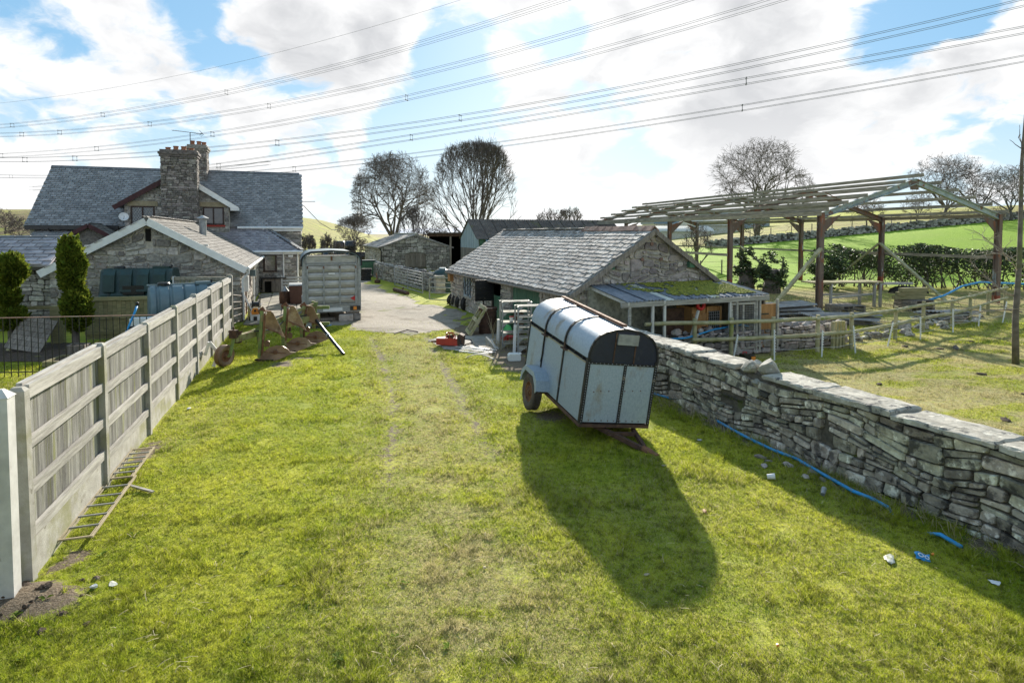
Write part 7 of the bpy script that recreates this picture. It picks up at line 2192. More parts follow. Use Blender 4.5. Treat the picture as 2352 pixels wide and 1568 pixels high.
mb = MB(); mb.prism([(-.17, .02), (-.14, 0), (.14, 0), (.17, .02), (.17, .14), (.13, .2), (-.13, .2), (-.17, .16)], (0, 0, 0), X3, Z3, Y3, -.11, .11); o = mb.build('body', MT['clearplastic'], t); b = o.modifiers.new('bevel', 'BEVEL'); b.width = .02; b.segments = 2
mb = MB(); mb.lathe([(.03, 0), (.03, .04)], 10, (.15, 0, .17), (.6, 0, .8)); mb.build('cap', MT['white'], t)
t = thing('red_tub', 'red plastic tub on the ground beneath the shelf racks', 'tub', G(1166, 788))
mb = MB(); mb.lathe([(.16, 0), (.22, .2), (.235, .21), (.21, .2), (.15, .02)], 16); mb.build('bowl', MT['redplain'], t)
mb = MB(); mb.tube([(-.22, 0, .2), (-.1, -.05, .3), (.1, -.05, .3), (.22, 0, .2)], .01, 5); mb.build('handle', MT['black'], t)
t = thing('green_sack', 'bright green crumpled sack beside the red tub', 'sack', G(1160, 780) + Vector((.06, .25, 0)))
boulder((0, 0, .26), .22, MT['palegreen'], t, 'bag', 77, (1.4, .8, .8)); boulder((.05, .05, .08), .16, MT['palegreen'], t, 'bag_base', 78, (1.3, .9, .8))
t = thing('bent_gutter_pieces', 'bent white gutter offcuts poking up from weeds by the shelves', 'gutter', G(1120, 800))
for a, b in (((-.05, .1, .32), (.18, .0, .1)), ((.18, 0, .10), (.32, -.1, -.0)), ((.1, .05, .25), (.24, -.2, .02))):
    mb = MB(); mb.beam(a, b, .05, .03); mb.build('length', MT['whitewood'], t)
# tyres against the wall
for k, (u, v, tilt, lab) in enumerate(((1071, 713, 8, 'upright black tyre nearest of those leaning on the barn wall'), (1058, 707, 14, 'muddy tyre leaning behind the nearest one at the barn wall'), (1050, 703, 20, 'tilted tyre in the middle of those at the barn wall'), (1040, 700, 30, 'dark tyre leaning furthest along the barn wall by the wooden lattice'))):
    p = G(u, v)
    t = thing('old_tyre', lab, 'tyre', p + Vector((0, 0, .31)), rot=(0, rad(tilt), rad(-34)), group='tyres leaning on the barn wall')
    tyre(t, (0, 0, 0), .33, .19, X3, MT['rubber'], n=22, hole=.58, lug=False)
    mb = MB(); mb.lathe([(.19, -.06), (.2, 0), (.19, .06), (.175, .06), (.18, 0), (.175, -.06)], 18, (0, 0, 0), X3, closed=True); mb.build('bead', MT['rust'] if k in (1, 2) else MT['rubber'], t)
for k in range(4):
    t = thing('old_tyre', ['bottom tyre of the black stack by the garden wall', 'second tyre from the bottom of the black stack', 'third tyre from the bottom of the black stack', 'top tyre of the black stack by the garden wall'][k], 'tyre', G(841, 644) + Vector((R.uniform(-.04, .04), R.uniform(-.04, .04), .11 + .215 * k)), group='tyres stacked by the garden wall')
    tyre(t, (0, 0, 0), .38, .21, Z3, MT['rubber'], n=20, lug=False)
    mb = MB(); mb.lathe([(.21, -.07), (.22, 0), (.21, .07), (.19, .07), (.2, 0), (.19, -.07)], 16, closed=True); mb.build('bead', MT['rubber'], t)
t = thing('hub_drum', 'rusty hub with a shaft lying on the track by the tyre stack', 'hub', G(867, 650))
mb = MB(); mb.lathe([(.12, 0), (.2, .04), (.2, .2), (.1, .24)], 12); mb.build('drum', MT['rustdark'], t)
mb = MB(); mb.tube([(0, 0, .2), (-.12, .2, .65)], .05, 7); mb.build('shaft', MT['rust'], t)
t = thing('green_bin', 'green wheeled skip bin behind the tyre stack', 'bin', G(838, 637) + Vector((-.2, 1.2, 0)), TH)
mb = MB(); mb.add([(-.55, -.4, .1), (.55, -.4, .1), (.55, .4, .1), (-.55, .4, .1), (-.65, -.5, 1.15), (.65, -.5, 1.15), (.65, .5, 1.25), (-.65, .5, 1.25)], MB.BOXF); mb.build('body', MT['greendoor'], t)
mb = MB(); mb.box(-.68, .68, -.53, .53, 1.2, 1.27); mb.build('rim', MT['greentank'], t)
t = thing('blue_barrel', 'blue plastic barrel at the far side of the cattle trailer', 'barrel', G(834, 634) + Vector((-.5, 3.2, 0)))
mb = MB(); mb.lathe([(.27, 0), (.3, .1), (.3, .3), (.28, .33), (.3, .36), (.3, .8), (.26, .9)], 18); mb.build('body', MT['blue'], t, smooth=.6)
mb = MB(); mb.lathe([(.26, .9), (.26, .94)], 16); mb.build('lid', MT['black'], t)
t = thing('water_tank', 'round dark green water tank with a domed top at the barn corner', 'water tank', (-3.95, 34.6, 0))
mb = MB(); mb.lathe([(.52, 0), (.55, .05), (.55, .45), (.535, .48), (.55, .51), (.55, 1.0), (.52, 1.1), (.40, 1.22), (.2, 1.3), (.05, 1.32)], 26); mb.build('body', MT['greentank'], t, smooth=.5)
mb = MB(); mb.lathe([(.2, 1.29), (.2, 1.36), (.17, 1.38)], 18); mb.build('lid', MT['cladding'], t)
t = thing('white_cover', 'crumpled white plastic sheet on the ground before the water tank', 'sheet', G(1042, 668))
boulder((0, 0, .12), .5, MT['clearsheet'], t, 'fold', 201, (1.2, .6, .35)); boulder((-.5, .1, .1), .3, MT['clearsheet'], t, 'fold', 202, (1.2, .8, .4))
def field_gate(lab, p0, p1, up, h, n, post=False):
    t = thing('field_gate', lab, 'gate', p0)
    d = Vector(p1) - Vector(p0); up = Vector(up).normalized() * h
    for k in range(n):
        a = up * (k / (n - 1)) ** .85
        mb = MB(); mb.tube([a, a + d], .024, 7); mb.build('rail', MT['galvpost'], t)
    for f in (0, .5, 1):
        if f == .5 and d.length < 2: continue
        mb = MB(); mb.beam(d * f - up * .02, d * f + up * 1.01, .05, .045, d); mb.build('stile', MT['galvpost'], t)
    return t
field_gate('galvanised field gate leaning against the broken garden wall', (-7.35, 38.1, .12), (-4.95, 33.7, .03), (-.05, .12, 1.0), 1.12, 7)
field_gate('small galvanised gate hung at the far corner of the stone barn', (-4.1, 30.2, .05), (-2.85, 29.7, .05), (0, 0, 1), 1.08, 5)
t = thing('gate_post', 'dark green square gate post at the far corner of the stone barn', 'post', (-2.75, 29.6, 0), TB)
mb = MB(); mb.box(-.08, .08, -.08, .08, 0, 1.2); mb.build('shaft', MT['greentank'], t)
mb = MB(); mb.box(-.09, .09, -.09, .09, 1.2, 1.23); mb.build('cap', MT['black'], t)
t = thing('stone_gatepost', 'rough pale stone gatepost at the end of the garden wall', 'gatepost', (-4.0, 33.6, 0), TH)
for k in range(5):
    mb = MB(); mb.rnd = R.random(); mb.box(-.28 + R.uniform(-.03, .03), .28 + R.uniform(-.03, .03), -.26, .26, .01 + k * .2, .2 + k * .2); o = mb.build('stone', MT['stone_warm'], t); b = o.modifiers.new('bevel', 'BEVEL'); b.width = .03
t = thing('log', 'dark log lying along the foot of the leaning field gate', 'log', G(915, 672))
mb = MB(); mb.tube([(-.4, .9, .1), (.0, .1, .1), (.75, -1.3, .09)], .11, 8); mb.build('trunk', MT['rustdark'], t)
mb = MB(); mb.tube([(.2, -.3, .12), (.35, -.2, .3)], .04, 6); mb.build('stub', MT['rustdark'], t)
t = thing('wooden_lattice', 'broken pallet lattice of thin slats leaning by the barn tyres', 'lattice', G(1027, 700))
ax1, ax2 = Vector((.85, .35, .35)).normalized(), Vector((.15, -.3, .9)).normalized()
for k in range(6):
    mb = MB(); mb.rnd = R.random(); o_ = ax2 * (k * .16) + Vector((.0 + k * .06, 0, .03)); mb.beam(o_, o_ + ax1 * .95, .06, .022); mb.build('slat', MT['oldwood'], t)
for k in range(4):
    mb = MB(); mb.rnd = R.random(); o_ = ax1 * (k * .28); mb.beam(o_ + Vector((0, .03, .02)), o_ + ax2 * .95 + Vector((.3, .03, .02)), .05, .03); mb.build('bearer', MT['oldwood'], t)
tag(MB().tube([gl([(905, 768)])[0], gl([(935, 762)])[0] + Z3 * .03, gl([(960, 765)])[0]], .02, 6).build('branch', MT['bark'], None), 'short dark branch lying on the edge of the gravel', 'branch')

# silage bales
bx = AT(792, 600, 70)
bl = ['wrapped black bale on top of the stack, left one', 'wrapped black bale on top of the stack, right one', 'black bale at the left end of the lower row', 'black bale second in the lower row', 'black bale third in the lower row', 'black bale at the right end of the lower row']
for k, (x, z, y) in enumerate(((-.72, 1.86, .3), (.60, 1.88, .3), (-1.95, .62, .4), (-.65, .62, 0), (.62, .63, -.3), (1.9, .62, -.2))):
    t = thing('silage_bale', bl[k], 'bale', (bx.x + x, 70 + y, z - .62), rad(8 + 3 * k), group='black wrapped silage bales')
    mb = MB(); n = 20
    mb.lathe([(.05, -.62), (.46, -.61), (.57, -.56), (.62, -.45), (.635, 0), (.62, .45), (.57, .56), (.46, .61), (.05, .62)], n, (0, 0, .62), X3); mb.build('wrap', MT['blackwrap'], t, smooth=.9)
    mb = MB(); mb.lathe([(.638, -.03), (.638, .03)], n, (0, 0, .62), X3); mb.build('tape', MT['black'], t)

# ---------------------------------------------------------------- under the steel frame
rr = random.Random(21)
for st, (x, y, n, L, a) in enumerate(((11.0, 24.6, 7, 2.5, 8), (12.4, 22.8, 5, 2.6, 4), (16.8, 23.6, 5, 2.2, 20), (10.2, 22.2, 3, 1.2, 40))):
    z = gz(x, y)
    lab = ['grey corrugated cement sheet in the larger loose stack left of the steel post', 'grey corrugated cement sheet in the low stack behind the ruined wall', 'pale corrugated sheet in the pile beside the planked trestle', 'short mossy corrugated offcut near the lean-to end'][st]
    for k in range(n):
        o = bpy.data.objects.new('corrugated_sheet', None); COL.objects.link(o)
        o.location = (x + rr.uniform(-.2, .2), y + rr.uniform(-.15, .15), z + .05 + k * .075)
        o.rotation_euler = (rr.uniform(-.06, .06), rr.uniform(-.07, .07), rad(a + rr.uniform(-7, 7)))
        tag(o, lab, 'roof sheet', 'loose corrugated sheets under the frame')
        corrugated(o, (-L / 2, -.5, 0), Y3 * 1, X3 * 1, 1.0, L, MT['asbestos' if k % 3 else 'clearsheet'] if st == 2 else MT['asbestos'], .15, .028, .012, rnd=rr.random(), name='sheet')
tb = thing('steel_trestle', 'grey steel trestle carrying long pale planks under the frame', 'trestle', (13.9, 27.0, 0), rad(10))
for x in (.3, 2.5):
    mb = MB(); mb.box(x - .05, x + .05, -.05, .05, 0, 1.0); mb.box(x - .05, x + .05, .85, .95, 0, 1.0); mb.box(x - .05, x + .05, -.1, 1.0, 1.0, 1.08); mb.build('leg_frame', MT['galvpost'], tb)
mb = MB(); mb.beam((.3, 0, .45), (2.5, 0, .6), .05, .08); mb.beam((.3, .9, .5), (2.5, .9, .5), .05, .08); mb.build('stretcher', MT['galvpost'], tb)
M_TB = Matrix.Translation(tb.location) @ tb.rotation_euler.to_matrix().to_4x4()
for k in range(4):
    mb = MB(); mb.rnd = R.random(); mb.box(-.5, 2.9, 0, .24, 0, .06)
    o = tag(mb.build('plank', MT['newwood'], None), 'long pale plank lying across the steel trestle under the frame', 'plank', 'planks on the steel trestle')
    o.location = M_TB @ Vector((0, -.08 + k * .27, 1.085)); o.rotation_euler = (0, 0, rad(10 + R.uniform(-1, 1)))
tb2 = thing('steel_stand', 'short grey steel stand beside the planked trestle', 'stand', (16.6, 27.4, 0), rad(6))
mb = MB(); mb.box(0, .1, 0, .1, 0, 1.0); mb.box(1.5, 1.6, 0, .1, 0, .9); mb.box(0, 1.6, 0, .1, 1.0, 1.1); mb.build('frame', MT['galvpost'], tb2)
mb = MB(); mb.box(0, 1.6, .1, .9, 1.0, 1.04); mb.build('top', MT['galvpost'], tb2)
for k, (x, y, nn, lab) in enumerate(((17.6, 26.6, 3, 'dark pallet stack with yellowish timber blocks under the frame'), (14.2, 25.9, 2, 'low dark stack of old pallets beside the front steel post'))):
    for j in range(nn):
        t = thing('pallet', 'dark flat pallet, ' + ['bottom', 'second', 'third'][j] + ' of the stack ' + ('right of' if k == 0 else 'in front of') + ' the planked trestle', 'pallet', (x, y, .0 + j * .15), rad(8 + 7 * j))
        for i in range(6):
            mb = MB(); mb.rnd = R.random(); mb.box(-.6, .6, -.5 + i * .17, -.38 + i * .17, .11, .13); mb.build('slat', MT['oldwood'], t)
        mb = MB()
        for i in range(3): mb.box(-.6 + i * .55, -.5 + i * .55, -.5, .47, .0, .11)
        mb.build('bearer', MT['oldwood'], t)
for k in range(3):
    mb = MB(); mb.rnd = R.random(); mb.box(-.7, .7, -.1, .1, 0, .16)
    o = tag(mb.build('timber_baulk', MT['newwood'], None), 'thick yellowish timber baulk, ' + ['bottom', 'middle', 'top'][k] + ' of three on the pallets', 'timber'); o.location = (17.3 + .1 * k, 26.5, .46 + .165 * k); o.rotation_euler = (0, 0, rad(6 + 4 * k))
t = thing('old_car_bonnet', 'dark curved metal panel resting on the pallet stack', 'panel', (18.0, 27.1, .62), rad(12))
mb = MB(); mb.prism([(-.7, 0), (-.6, .18), (-.3, .28), (.2, .3), (.6, .22), (.75, 0), (.7, 0), (.55, .17), (.2, .26), (-.3, .24), (-.55, .14), (-.65, 0)], (0, 0, 0), X3, Z3, Y3, 0, .8); mb.build('panel', MT['rubber'], t)
mb = MB(); mb.box(-.6, .6, -.02, .0, .0, .08); mb.build('lip', MT['rustdark'], t)
# loose stones spread along the fence
for k in range(46):
    t_ = k / 45
    x = 10.2 + 8.2 * t_ + rr.uniform(-.5, .5); y = 19.0 + 5.0 * t_ + rr.uniform(-.5, .75)
    s = rr.uniform(.10, .26)
    o = boulder((x, y, gz(x, y) + s * .25), s, MT['stone_lichen'], None, 'loose_stone', 600 + k)
    tag(o, 'loose pale stone in the tumbled row along the paddock rail fence', 'stone', 'loose stones along the rail fence')
for k in range(16):
    x, y = 8.6 + rr.uniform(-1.2, 1.6), 18.7 + rr.uniform(-.5, .7); s = rr.uniform(.14, .30)
    o = boulder((x, y, gz(x, y) + s * .3 + (.25 if k % 3 == 0 else 0)), s, MT['stone_pink'], None, 'fallen_stone', 700 + k)
    tag(o, 'mossy fallen stone heaped behind the ruined wall', 'stone', 'fallen stones behind the ruined wall')
# rocks at the foot of the boundary wall
for k, (u, v, s) in enumerate(((1748, 1050, .075), (1765, 1058, .05), (1808, 1068, .085), (1755, 1070, .06), (1866, 1086, .08), (1850, 1096, .07), (1890, 1104, .06))):
    p = G(u, v)
    o = boulder((p.x, p.y, gz(p.x, p.y) + s * .12), s, MT['stone_pink'], None, 'fallen_rock', 800 + k, (1.3, .9, .7))
    tag(o, 'rough fallen rock in the grass below the boundary wall beside the blue pipe', 'rock', 'fallen rocks at the boundary wall foot')

# ---------------------------------------------------------------- litter
def crumple(name, lab, uv, s, m, seed, sq=(1, .8, .4), cat='litter'):
    p = G(*uv)
    o = boulder((p.x, p.y, gz(p.x, p.y) + s * sq[2] * .8 + .012), s, m, None, name, seed, sq, .8)
    return tag(o, lab, cat)
def cup(lab, uv, r, h, m, rot, name='paper_cup'):
    p = G(*uv); t = thing(name, lab, 'litter', (p.x, p.y, gz(p.x, p.y) + r + .015), rot=rot)
    mb = MB(); mb.lathe([(r * .78, 0), (r, h), (r * .95, h), (r * .74, .006)], 14, (0, 0, -h / 2)); mb.build('wall', m, t, smooth=.6)
    mb = MB(); mb.lathe([(r * .77, 0), (r * .77, .006)], 14, (0, 0, -h / 2)); mb.build('base', MT['lead'], t)
    return t
cup('crushed white cup lying in grass beside the fallen rocks', (1771, 1103), .04, .10, MT['paper'], (rad(80), 0, rad(70)))
cup('silver drink can lying at the foot of the boundary wall', (1891, 1136), .033, .115, MT['galvpost'], (rad(70), rad(15), rad(140)), 'drink_can')
p = G(2119, 1285)
t = thing('crisp_packet', 'small crumpled blue and white packet in the shaded grass', 'litter', (p.x, p.y, gz(p.x, p.y) + .03), rad(-25), rot=(rad(24), rad(10), rad(-20)))
vs, fs = [], []
for i in range(5):
    for j in range(5): vs.append((-.065 + .0325 * i, -.045 + .0225 * j, .012 * math.sin(i * 2.1 + j * 1.3)))
for i in range(4):
    for j in range(4): fs.append((i * 5 + j, (i + 1) * 5 + j, (i + 1) * 5 + j + 1, i * 5 + j + 1))
mb = MB(); mb.add(vs, fs); mb.add([(x, y, z - .006) for x, y, z in vs], [f[::-1] for f in fs]); mb.build('wrapper', MT['blue'], t)
mb = MB(); mb.lathe([(.018, 0), (.026, 0), (.026, .003), (.018, .003)], 14, (-.02, .0, .014), (.1, .05, 1), closed=True); mb.lathe([(.016, 0), (.023, 0), (.023, .003), (.016, .003)], 14, (.032, -.01, .014), (.1, .05, 1), closed=True); mb.build('printed_ring', MT['white'], t)
for (uv, s, m, lab, nm, sq) in (((2286, 1342), .055, 'paper', 'pale round scrap of white plastic near the right edge', 'plastic_scrap', (1, .9, .25)), ((2142, 1278), .02, 'orange', 'tiny orange bottle cap beside the blue packet', 'bottle_cap', (1, 1, .6)),
        ((2042, 1288), .09, 'clearsheet', 'pale shrivelled cabbage leaf lying left of the blue packet', 'dead_leaf', (1.4, .6, .2)), ((1524, 1073), .035, 'sandstone', 'pinkish scrap of paper in the bright grass strip', 'paper_scrap', (1.2, .7, .3)),
        ((1607, 1014), .04, 'lead', 'greyish flat scrap near the blue pipe by the trailer', 'plastic_scrap', (1.1, .9, .25)), ((1619, 1176), .035, 'hutchwood', 'curled brown leaf lying on the edge of the trailer shadow', 'dead_leaf', (.8, 1.3, .4)),
        ((217, 1356), .045, 'paper', 'white plastic fragment in grass near the bare soil', 'plastic_scrap', (.8, .8, .5)), ((259, 1343), .05, 'clearsheet', 'flat pale plastic fragment right of the white one', 'plastic_scrap', (1.3, .7, .2)),
        ((434, 942), .06, 'paper', 'small white scrap in the grass below the plough wheel', 'paper_scrap', (1.2, .6, .3)), ((1484, 1325), .03, 'sandstone', 'pale curled scrap in the middle of the trailer shadow', 'paper_scrap', (1.3, .6, .3)),
        ((1114, 1306), .025, 'straw', 'small straw coloured scrap on the worn track', 'paper_scrap', (1, .8, .4)), ((1786, 1490), .018, 'orange', 'tiny orange fragment in the grass at the bottom', 'plastic_scrap', (1, 1, .7)), ((755, 748), .12, 'blue', 'small tangle of blue baler twine behind the plough', 'twine', (1.4, .8, .15))):
    crumple(nm, lab, uv, s, MT[m], hash(lab) % 997 if False else int(uv[0]), sq)
# soil clods on the bare patch and dung in the paddock
for k in range(22):
    x, y = SOILC.x + rr.gauss(0, .32), SOILC.y + rr.gauss(.02, .22); s = rr.uniform(.018, .05)
    tag(boulder((x, y, gz(x, y) + s * .2), s, MT['soil'], None, 'soil_clod', 900 + k), 'dark crumbly clod of soil on the bare patch by the white post', 'clod', 'soil clods on the bare patch')
for k, uv in enumerate(((2190, 800), (2265, 785), (2110, 795), (2390, 905), (2420, 940), (2345, 965), (2130, 960), (2200, 985), (2290, 860), (2050, 880))):
    p = G(uv[0] * .985, uv[1], -.08); s = rr.uniform(.06, .11)
    tag(boulder((p.x, p.y, gz(p.x, p.y) + .02), s, MT['soil'], None, 'dung_heap', 950 + k, (1.4, 1, .35)), 'low crumbled brown dung heap in the strawy paddock', 'dung', 'dung heaps in the paddock')
p = G(2195, 800, -.08)
tag(boulder((p.x, p.y, gz(p.x, p.y) + .06), .11, MT['bark'], None, 'log', 970, (3.2, .7, .7)), 'short brown log lying in the paddock grass', 'log')
p = G(1640, 952, 0)

# ================================================================ VEGETATION
def seg_mesh(name, segs, n, m):
    """tapered tubes for many straight segments: rows of (x0,y0,z0,r0,x1,y1,z1,r1)"""
    A = np.array(segs, float)
    p0, r0, p1, r1 = A[:, 0:3], A[:, 3], A[:, 4:7], A[:, 7]
    d = p1 - p0
    d /= np.linalg.norm(d, axis=1, keepdims=True) + 1e-9
    ref = np.where(np.abs(d[:, 2:3]) > .9, np.array([[1., 0, 0]]), np.array([[0, 0, 1.]]))
    a = np.cross(d, ref); a /= np.linalg.norm(a, axis=1, keepdims=True) + 1e-9
    b = np.cross(d, a)
    t = 2 * np.pi * np.arange(n) / n
    ring = a[:, None, :] * np.cos(t)[None, :, None] + b[:, None, :] * np.sin(t)[None, :, None]
    v = np.concatenate([p0[:, None, :] + ring * r0[:, None, None], p1[:, None, :] + ring * r1[:, None, None]], 1)
    N = len(A)
    base = (np.arange(N) * 2 * n)[:, None]
    k = np.arange(n); k2 = (k + 1) % n
    q = np.stack([base + k, base + k2, base + n + k2, base + n + k], -1).reshape(-1, 4)
    return raw_mesh(name, v.reshape(-1, 3), q, m, np.repeat(NR.random(N), 2 * n), True)


def raw_mesh(name, co, faces, m, rnd=None, smooth_=False):
    k = faces.shape[1]
    me = bpy.data.meshes.new(name)
    me.vertices.add(len(co)); me.vertices.foreach_set('co', np.asarray(co, np.float32).ravel())
    me.loops.add(faces.size); me.loops.foreach_set('vertex_index', faces.ravel().astype(np.int32))
    me.polygons.add(len(faces)); me.polygons.foreach_set('loop_start', (np.arange(len(faces)) * k).astype(np.int32))
    me.update(calc_edges=True)
    if rnd is not None:
        at = me.attributes.new('rnd', 'FLOAT', 'POINT'); at.data.foreach_set('value', np.asarray(rnd, np.float32))
    if smooth_: me.polygons.foreach_set('use_smooth', [True] * len(faces))
    me.materials.append(m)
    return me


def tree(name, lab, base, height, width, seed, style='oak', group=None, levels=5, trunk_r=None, mt=None, tw=None, lean=0.0, twr=.012, kids=None, trunkfrac=None):
    rr = random.Random(seed)
    big, small = [], []
    H_ = height
    tr = trunk_r or H_ * .022
    up = {'oak': .18, 'fan': .26, 'thorn': .10}[style]
    ang0 = {'oak': (28, 62), 'fan': (16, 40), 'thorn': (35, 75)}[style]
    tfrac = trunkfrac if trunkfrac is not None else {'oak': .22, 'fan': .16, 'thorn': .18}[style]
    ez, eh, ew = H_ * {'oak': .58, 'fan': .38, 'thorn': .56}[style], H_ * {'oak': .43, 'fan': .62, 'thorn': .46}[style], width / 2
    pw = 2.9 if style == 'fan' else 2.2
    if style == 'fan': ew *= 1.2
    def env(p): return (abs((p.x - lean * .3) / ew) ** pw + abs(p.y / ew) ** pw + abs((max(p.z - ez, 0) if style == 'fan' else p.z - ez) / eh) ** pw) ** (1 / pw)
    def limb(p, d, L, r, lev):
        if env(p) > 1.0 and p.z > H_ * .2: return
        lim = 1.0 + rr.uniform(-.28, .06)
        ns = 4 if lev <= 2 else 3
        q_ = p
        tips = []
        for i in range(ns):
            wob = .16 if style != 'fan' else .08
            d = (d + Vector((rr.gauss(0, wob), rr.gauss(0, wob), rr.gauss(0, wob * .6) + up * .16)) + Vector((lean * .05, 0, 0))).normalized()
            n_ = q_ + d * (L / ns)
            if i and env(n_) > lim and n_.z > H_ * .2: break
            r1 = r * (1 - .45 * (i + 1) / ns)
            r0 = r * (1 - .45 * i / ns)
            (big if r0 > tr * .28 else small).append((*q_, max(r0, twr), *n_, max(r1, twr * .8)))
            q_ = n_
            tips.append((q_, d, r1))
        if lev >= levels: return
        cnt = {0: 5, 1: 5, 2: 4, 3: 4, 4: 4, 5: 3}[min(lev, 5)] if kids is None else kids[min(lev, len(kids) - 1)]
        for k in range(cnt):
            if not tips: return
            i = min(len(tips) - 1, int(ns * (.30 + .70 * rr.random() ** .7)))
            tp, td, trr = tips[i]
            a = rad(rr.uniform(*ang0)) * (1 if k else .45)
            az = rr.uniform(0, 2 * math.pi)
            side = td.orthogonal().normalized()
            side.rotate(Matrix.Rotation(az, 3, td))
            nd = (td * math.cos(a) + side * math.sin(a)).normalized()
            limb(tp, nd, L * rr.uniform(.58, .82), trr * rr.uniform(.55, .75), lev + 1)
    # trunk
    th = H_ * tfrac
    pts = [Vector((0, 0, -.3)), Vector((rr.gauss(0, .05) + lean * .1, 0, th * .5)), Vector((lean * .25 + rr.gauss(0, .08), rr.gauss(0, .05), th))]
    tm = MB(); tm.tube(pts, [tr * 1.25, tr, tr * .9], 10)
    m0 = {'oak': 7, 'fan': 24, 'thorn': 7}[style]
    for k in range(m0):
        az = 2 * math.pi * k / m0 + rr.uniform(-.4, .4)
        a = rad(rr.uniform(*{'oak': (8, 58), 'fan': (4, 84), 'thorn': (15, 70)}[style]))
        if k == 0: a *= .2
        d = Vector((math.cos(az) * math.sin(a) * (1 if style != 'fan' else .9), math.sin(az) * math.sin(a), math.cos(a)))
        limb(pts[-1] - Vector((0, 0, th * .25 * rr.random())), d, H_ * (.42 if style != 'fan' else .62) * rr.uniform(.8, 1.1), tr * (rr.uniform(.42, .66) if style != 'fan' else rr.uniform(.2, .34) + (.3 if k == 0 else 0)), 1)
    P = np.array([s[4:7] for s in big + small])
    sz, sx = H_ / np.percentile(P[:, 2], 99.8), width / (np.percentile(P[:, 0], 99.5) - np.percentile(P[:, 0], .5))
    sz, sx = min(sz, 1.3), min(max(sx, .75), 1.5)
    def sc(a):
        A = np.array(a, float); A[:, [0, 1, 4, 5]] *= sx; A[:, [2, 6]] *= sz; return A
    t = thing(name, lab, 'tree' if name.endswith('tree') else 'bush', base, 0, group)
    for v_ in range(len(tm.v)):
        x, y, z = tm.v[v_]; tm.v[v_] = (x * sx, y * sx, z * sz)
    tm.build('trunk', mt or MT['bark'], t, smooth=True)
    link('limbs', seg_mesh('limbs', sc(big), 6, mt or MT['bark']), t)
    o = link('crown', seg_mesh('crown', sc(small), 3, tw or MT['twig']), t, 'stuff')
    return t


def on(u, v, Y):
    p = AT(u, v, Y)
    return Vector((p.x, Y, gz(p.x, Y)))
def tree_at(u, Y, vtop, wpx, **k):
    p = on(u, 537, Y); top = AT(u, vtop, Y).z
    return tree(base=p, height=top - p.z, width=wpx / FPX * Y, **k)
tree_at(905, 72, 350, 182, name='bare_tree', lab='broad bare tree left of the pair behind the cart shed', seed=3, style='oak', levels=6, twr=.014, kids=(5, 6, 5, 4, 3, 3))
tree_at(1090, 68, 320, 212, name='bare_tree', lab='tall dense fan shaped bare tree behind the corrugated barn', seed=8, style='fan', levels=6, twr=.014, kids=(5, 8, 4, 3, 3, 3))
tree_at(1738, 78, 317, 190, name='bare_tree', lab='bare spreading tree on the hillside behind the purlins', seed=14, style='oak', levels=5, twr=.016, kids=(5, 6, 5, 4, 3))
tree_at(1842, 80, 390, 62, name='bare_tree', lab='small thin bare tree just right of the spreading hillside tree', seed=16, style='oak', levels=4, twr=.018)
tree_at(2165, 82, 352, 150, name='bare_tree', lab='wind bent bare tree above the frame apex on the ridge', seed=21, style='oak', levels=5, twr=.015, lean=1.2)
tree_at(2250, 78, 362, 170, name='bare_tree', lab='bushy bare tree in the middle of the ridge clump', seed=22, style='thorn', levels=5, twr=.014, kids=(5, 4, 4, 3, 3), lean=-1.0)
tree_at(2320, 74, 378, 130, name='bare_tree', lab='dark bare tree at the right end of the ridge clump', seed=23, style='thorn', levels=5, twr=.014, kids=(5, 4, 4, 3, 3))
tree_at(2395, 76, 372, 150, name='bare_tree', lab='bare ridge tree cut by the right edge of the photo', seed=24, style='thorn', levels=4, twr=.02)
tree_at(2105, 90, 440, 70, name='bare_tree', lab='low bare tree on the skyline left of the ridge clump', seed=25, style='thorn', levels=4, twr=.02)
tree_at(1990, 92, 455, 80, name='bare_tree', lab='low twiggy tree on the skyline behind the purlins', seed=26, style='thorn', levels=4, twr=.02)
tree_at(1268, 95, 478, 90, name='bare_bush', lab='twiggy bare bush over the corrugated roof, left one', seed=31, style='fan', levels=4, twr=.022)
tree_at(1310, 96, 474, 75, name='bare_bush', lab='twiggy bare bush over the corrugated roof, right one', seed=32, style='fan', levels=4, twr=.022)
tree_at(815, 92, 490, 85, name='bare_tree', lab='low grey bare tree in front of the distant pylon', seed=33, style='oak', levels=5, twr=.02)
tree_at(955, 66, 470, 90, name='bare_bush', lab='thin bare scrub between the two big trees', seed=34, style='fan', levels=4, twr=.016)
tree_at(1012, 66, 480, 90, name='bare_bush', lab='dark bare scrub at the foot of the tall fan shaped tree', seed=35, style='thorn', levels=4, twr=.02)
tree_at(707, 78, 538, 40, name='thorn_bush', lab='dark round thorn bush below the green knoll, left of two', seed=41, style='thorn', levels=5, twr=.028)
tree_at(748, 76, 536, 38, name='thorn_bush', lab='dark round thorn bush right of the one below the knoll', seed=42, style='thorn', levels=5, twr=.028)
tree_at(775, 64, 545, 46, name='thorn_bush', lab='dense brown thorn bush just left of the black bales', seed=43, style='thorn', levels=4, twr=.024)
tree_at(820, 70, 540, 50, name='thorn_bush', lab='brown thorn bush between the bales and the stone store', seed=44, style='thorn', levels=4, twr=.022)
tree_at(12, 95, 478, 60, name='thorn_bush', lab='grey thorn bush on the heathy slope at the left edge', seed=45, style='thorn', levels=4, twr=.026)
tree_at(48, 90, 500, 60, name='thorn_bush', lab='low brown thorn bush on the slope beside the farmhouse roof', seed=46, style='thorn', levels=4, twr=.026)
tree_at(1600, 44, 515, 70, name='bare_bush', lab='small grey thorn tree in the green field behind the stone barn', seed=47, style='oak', levels=4, twr=.014)
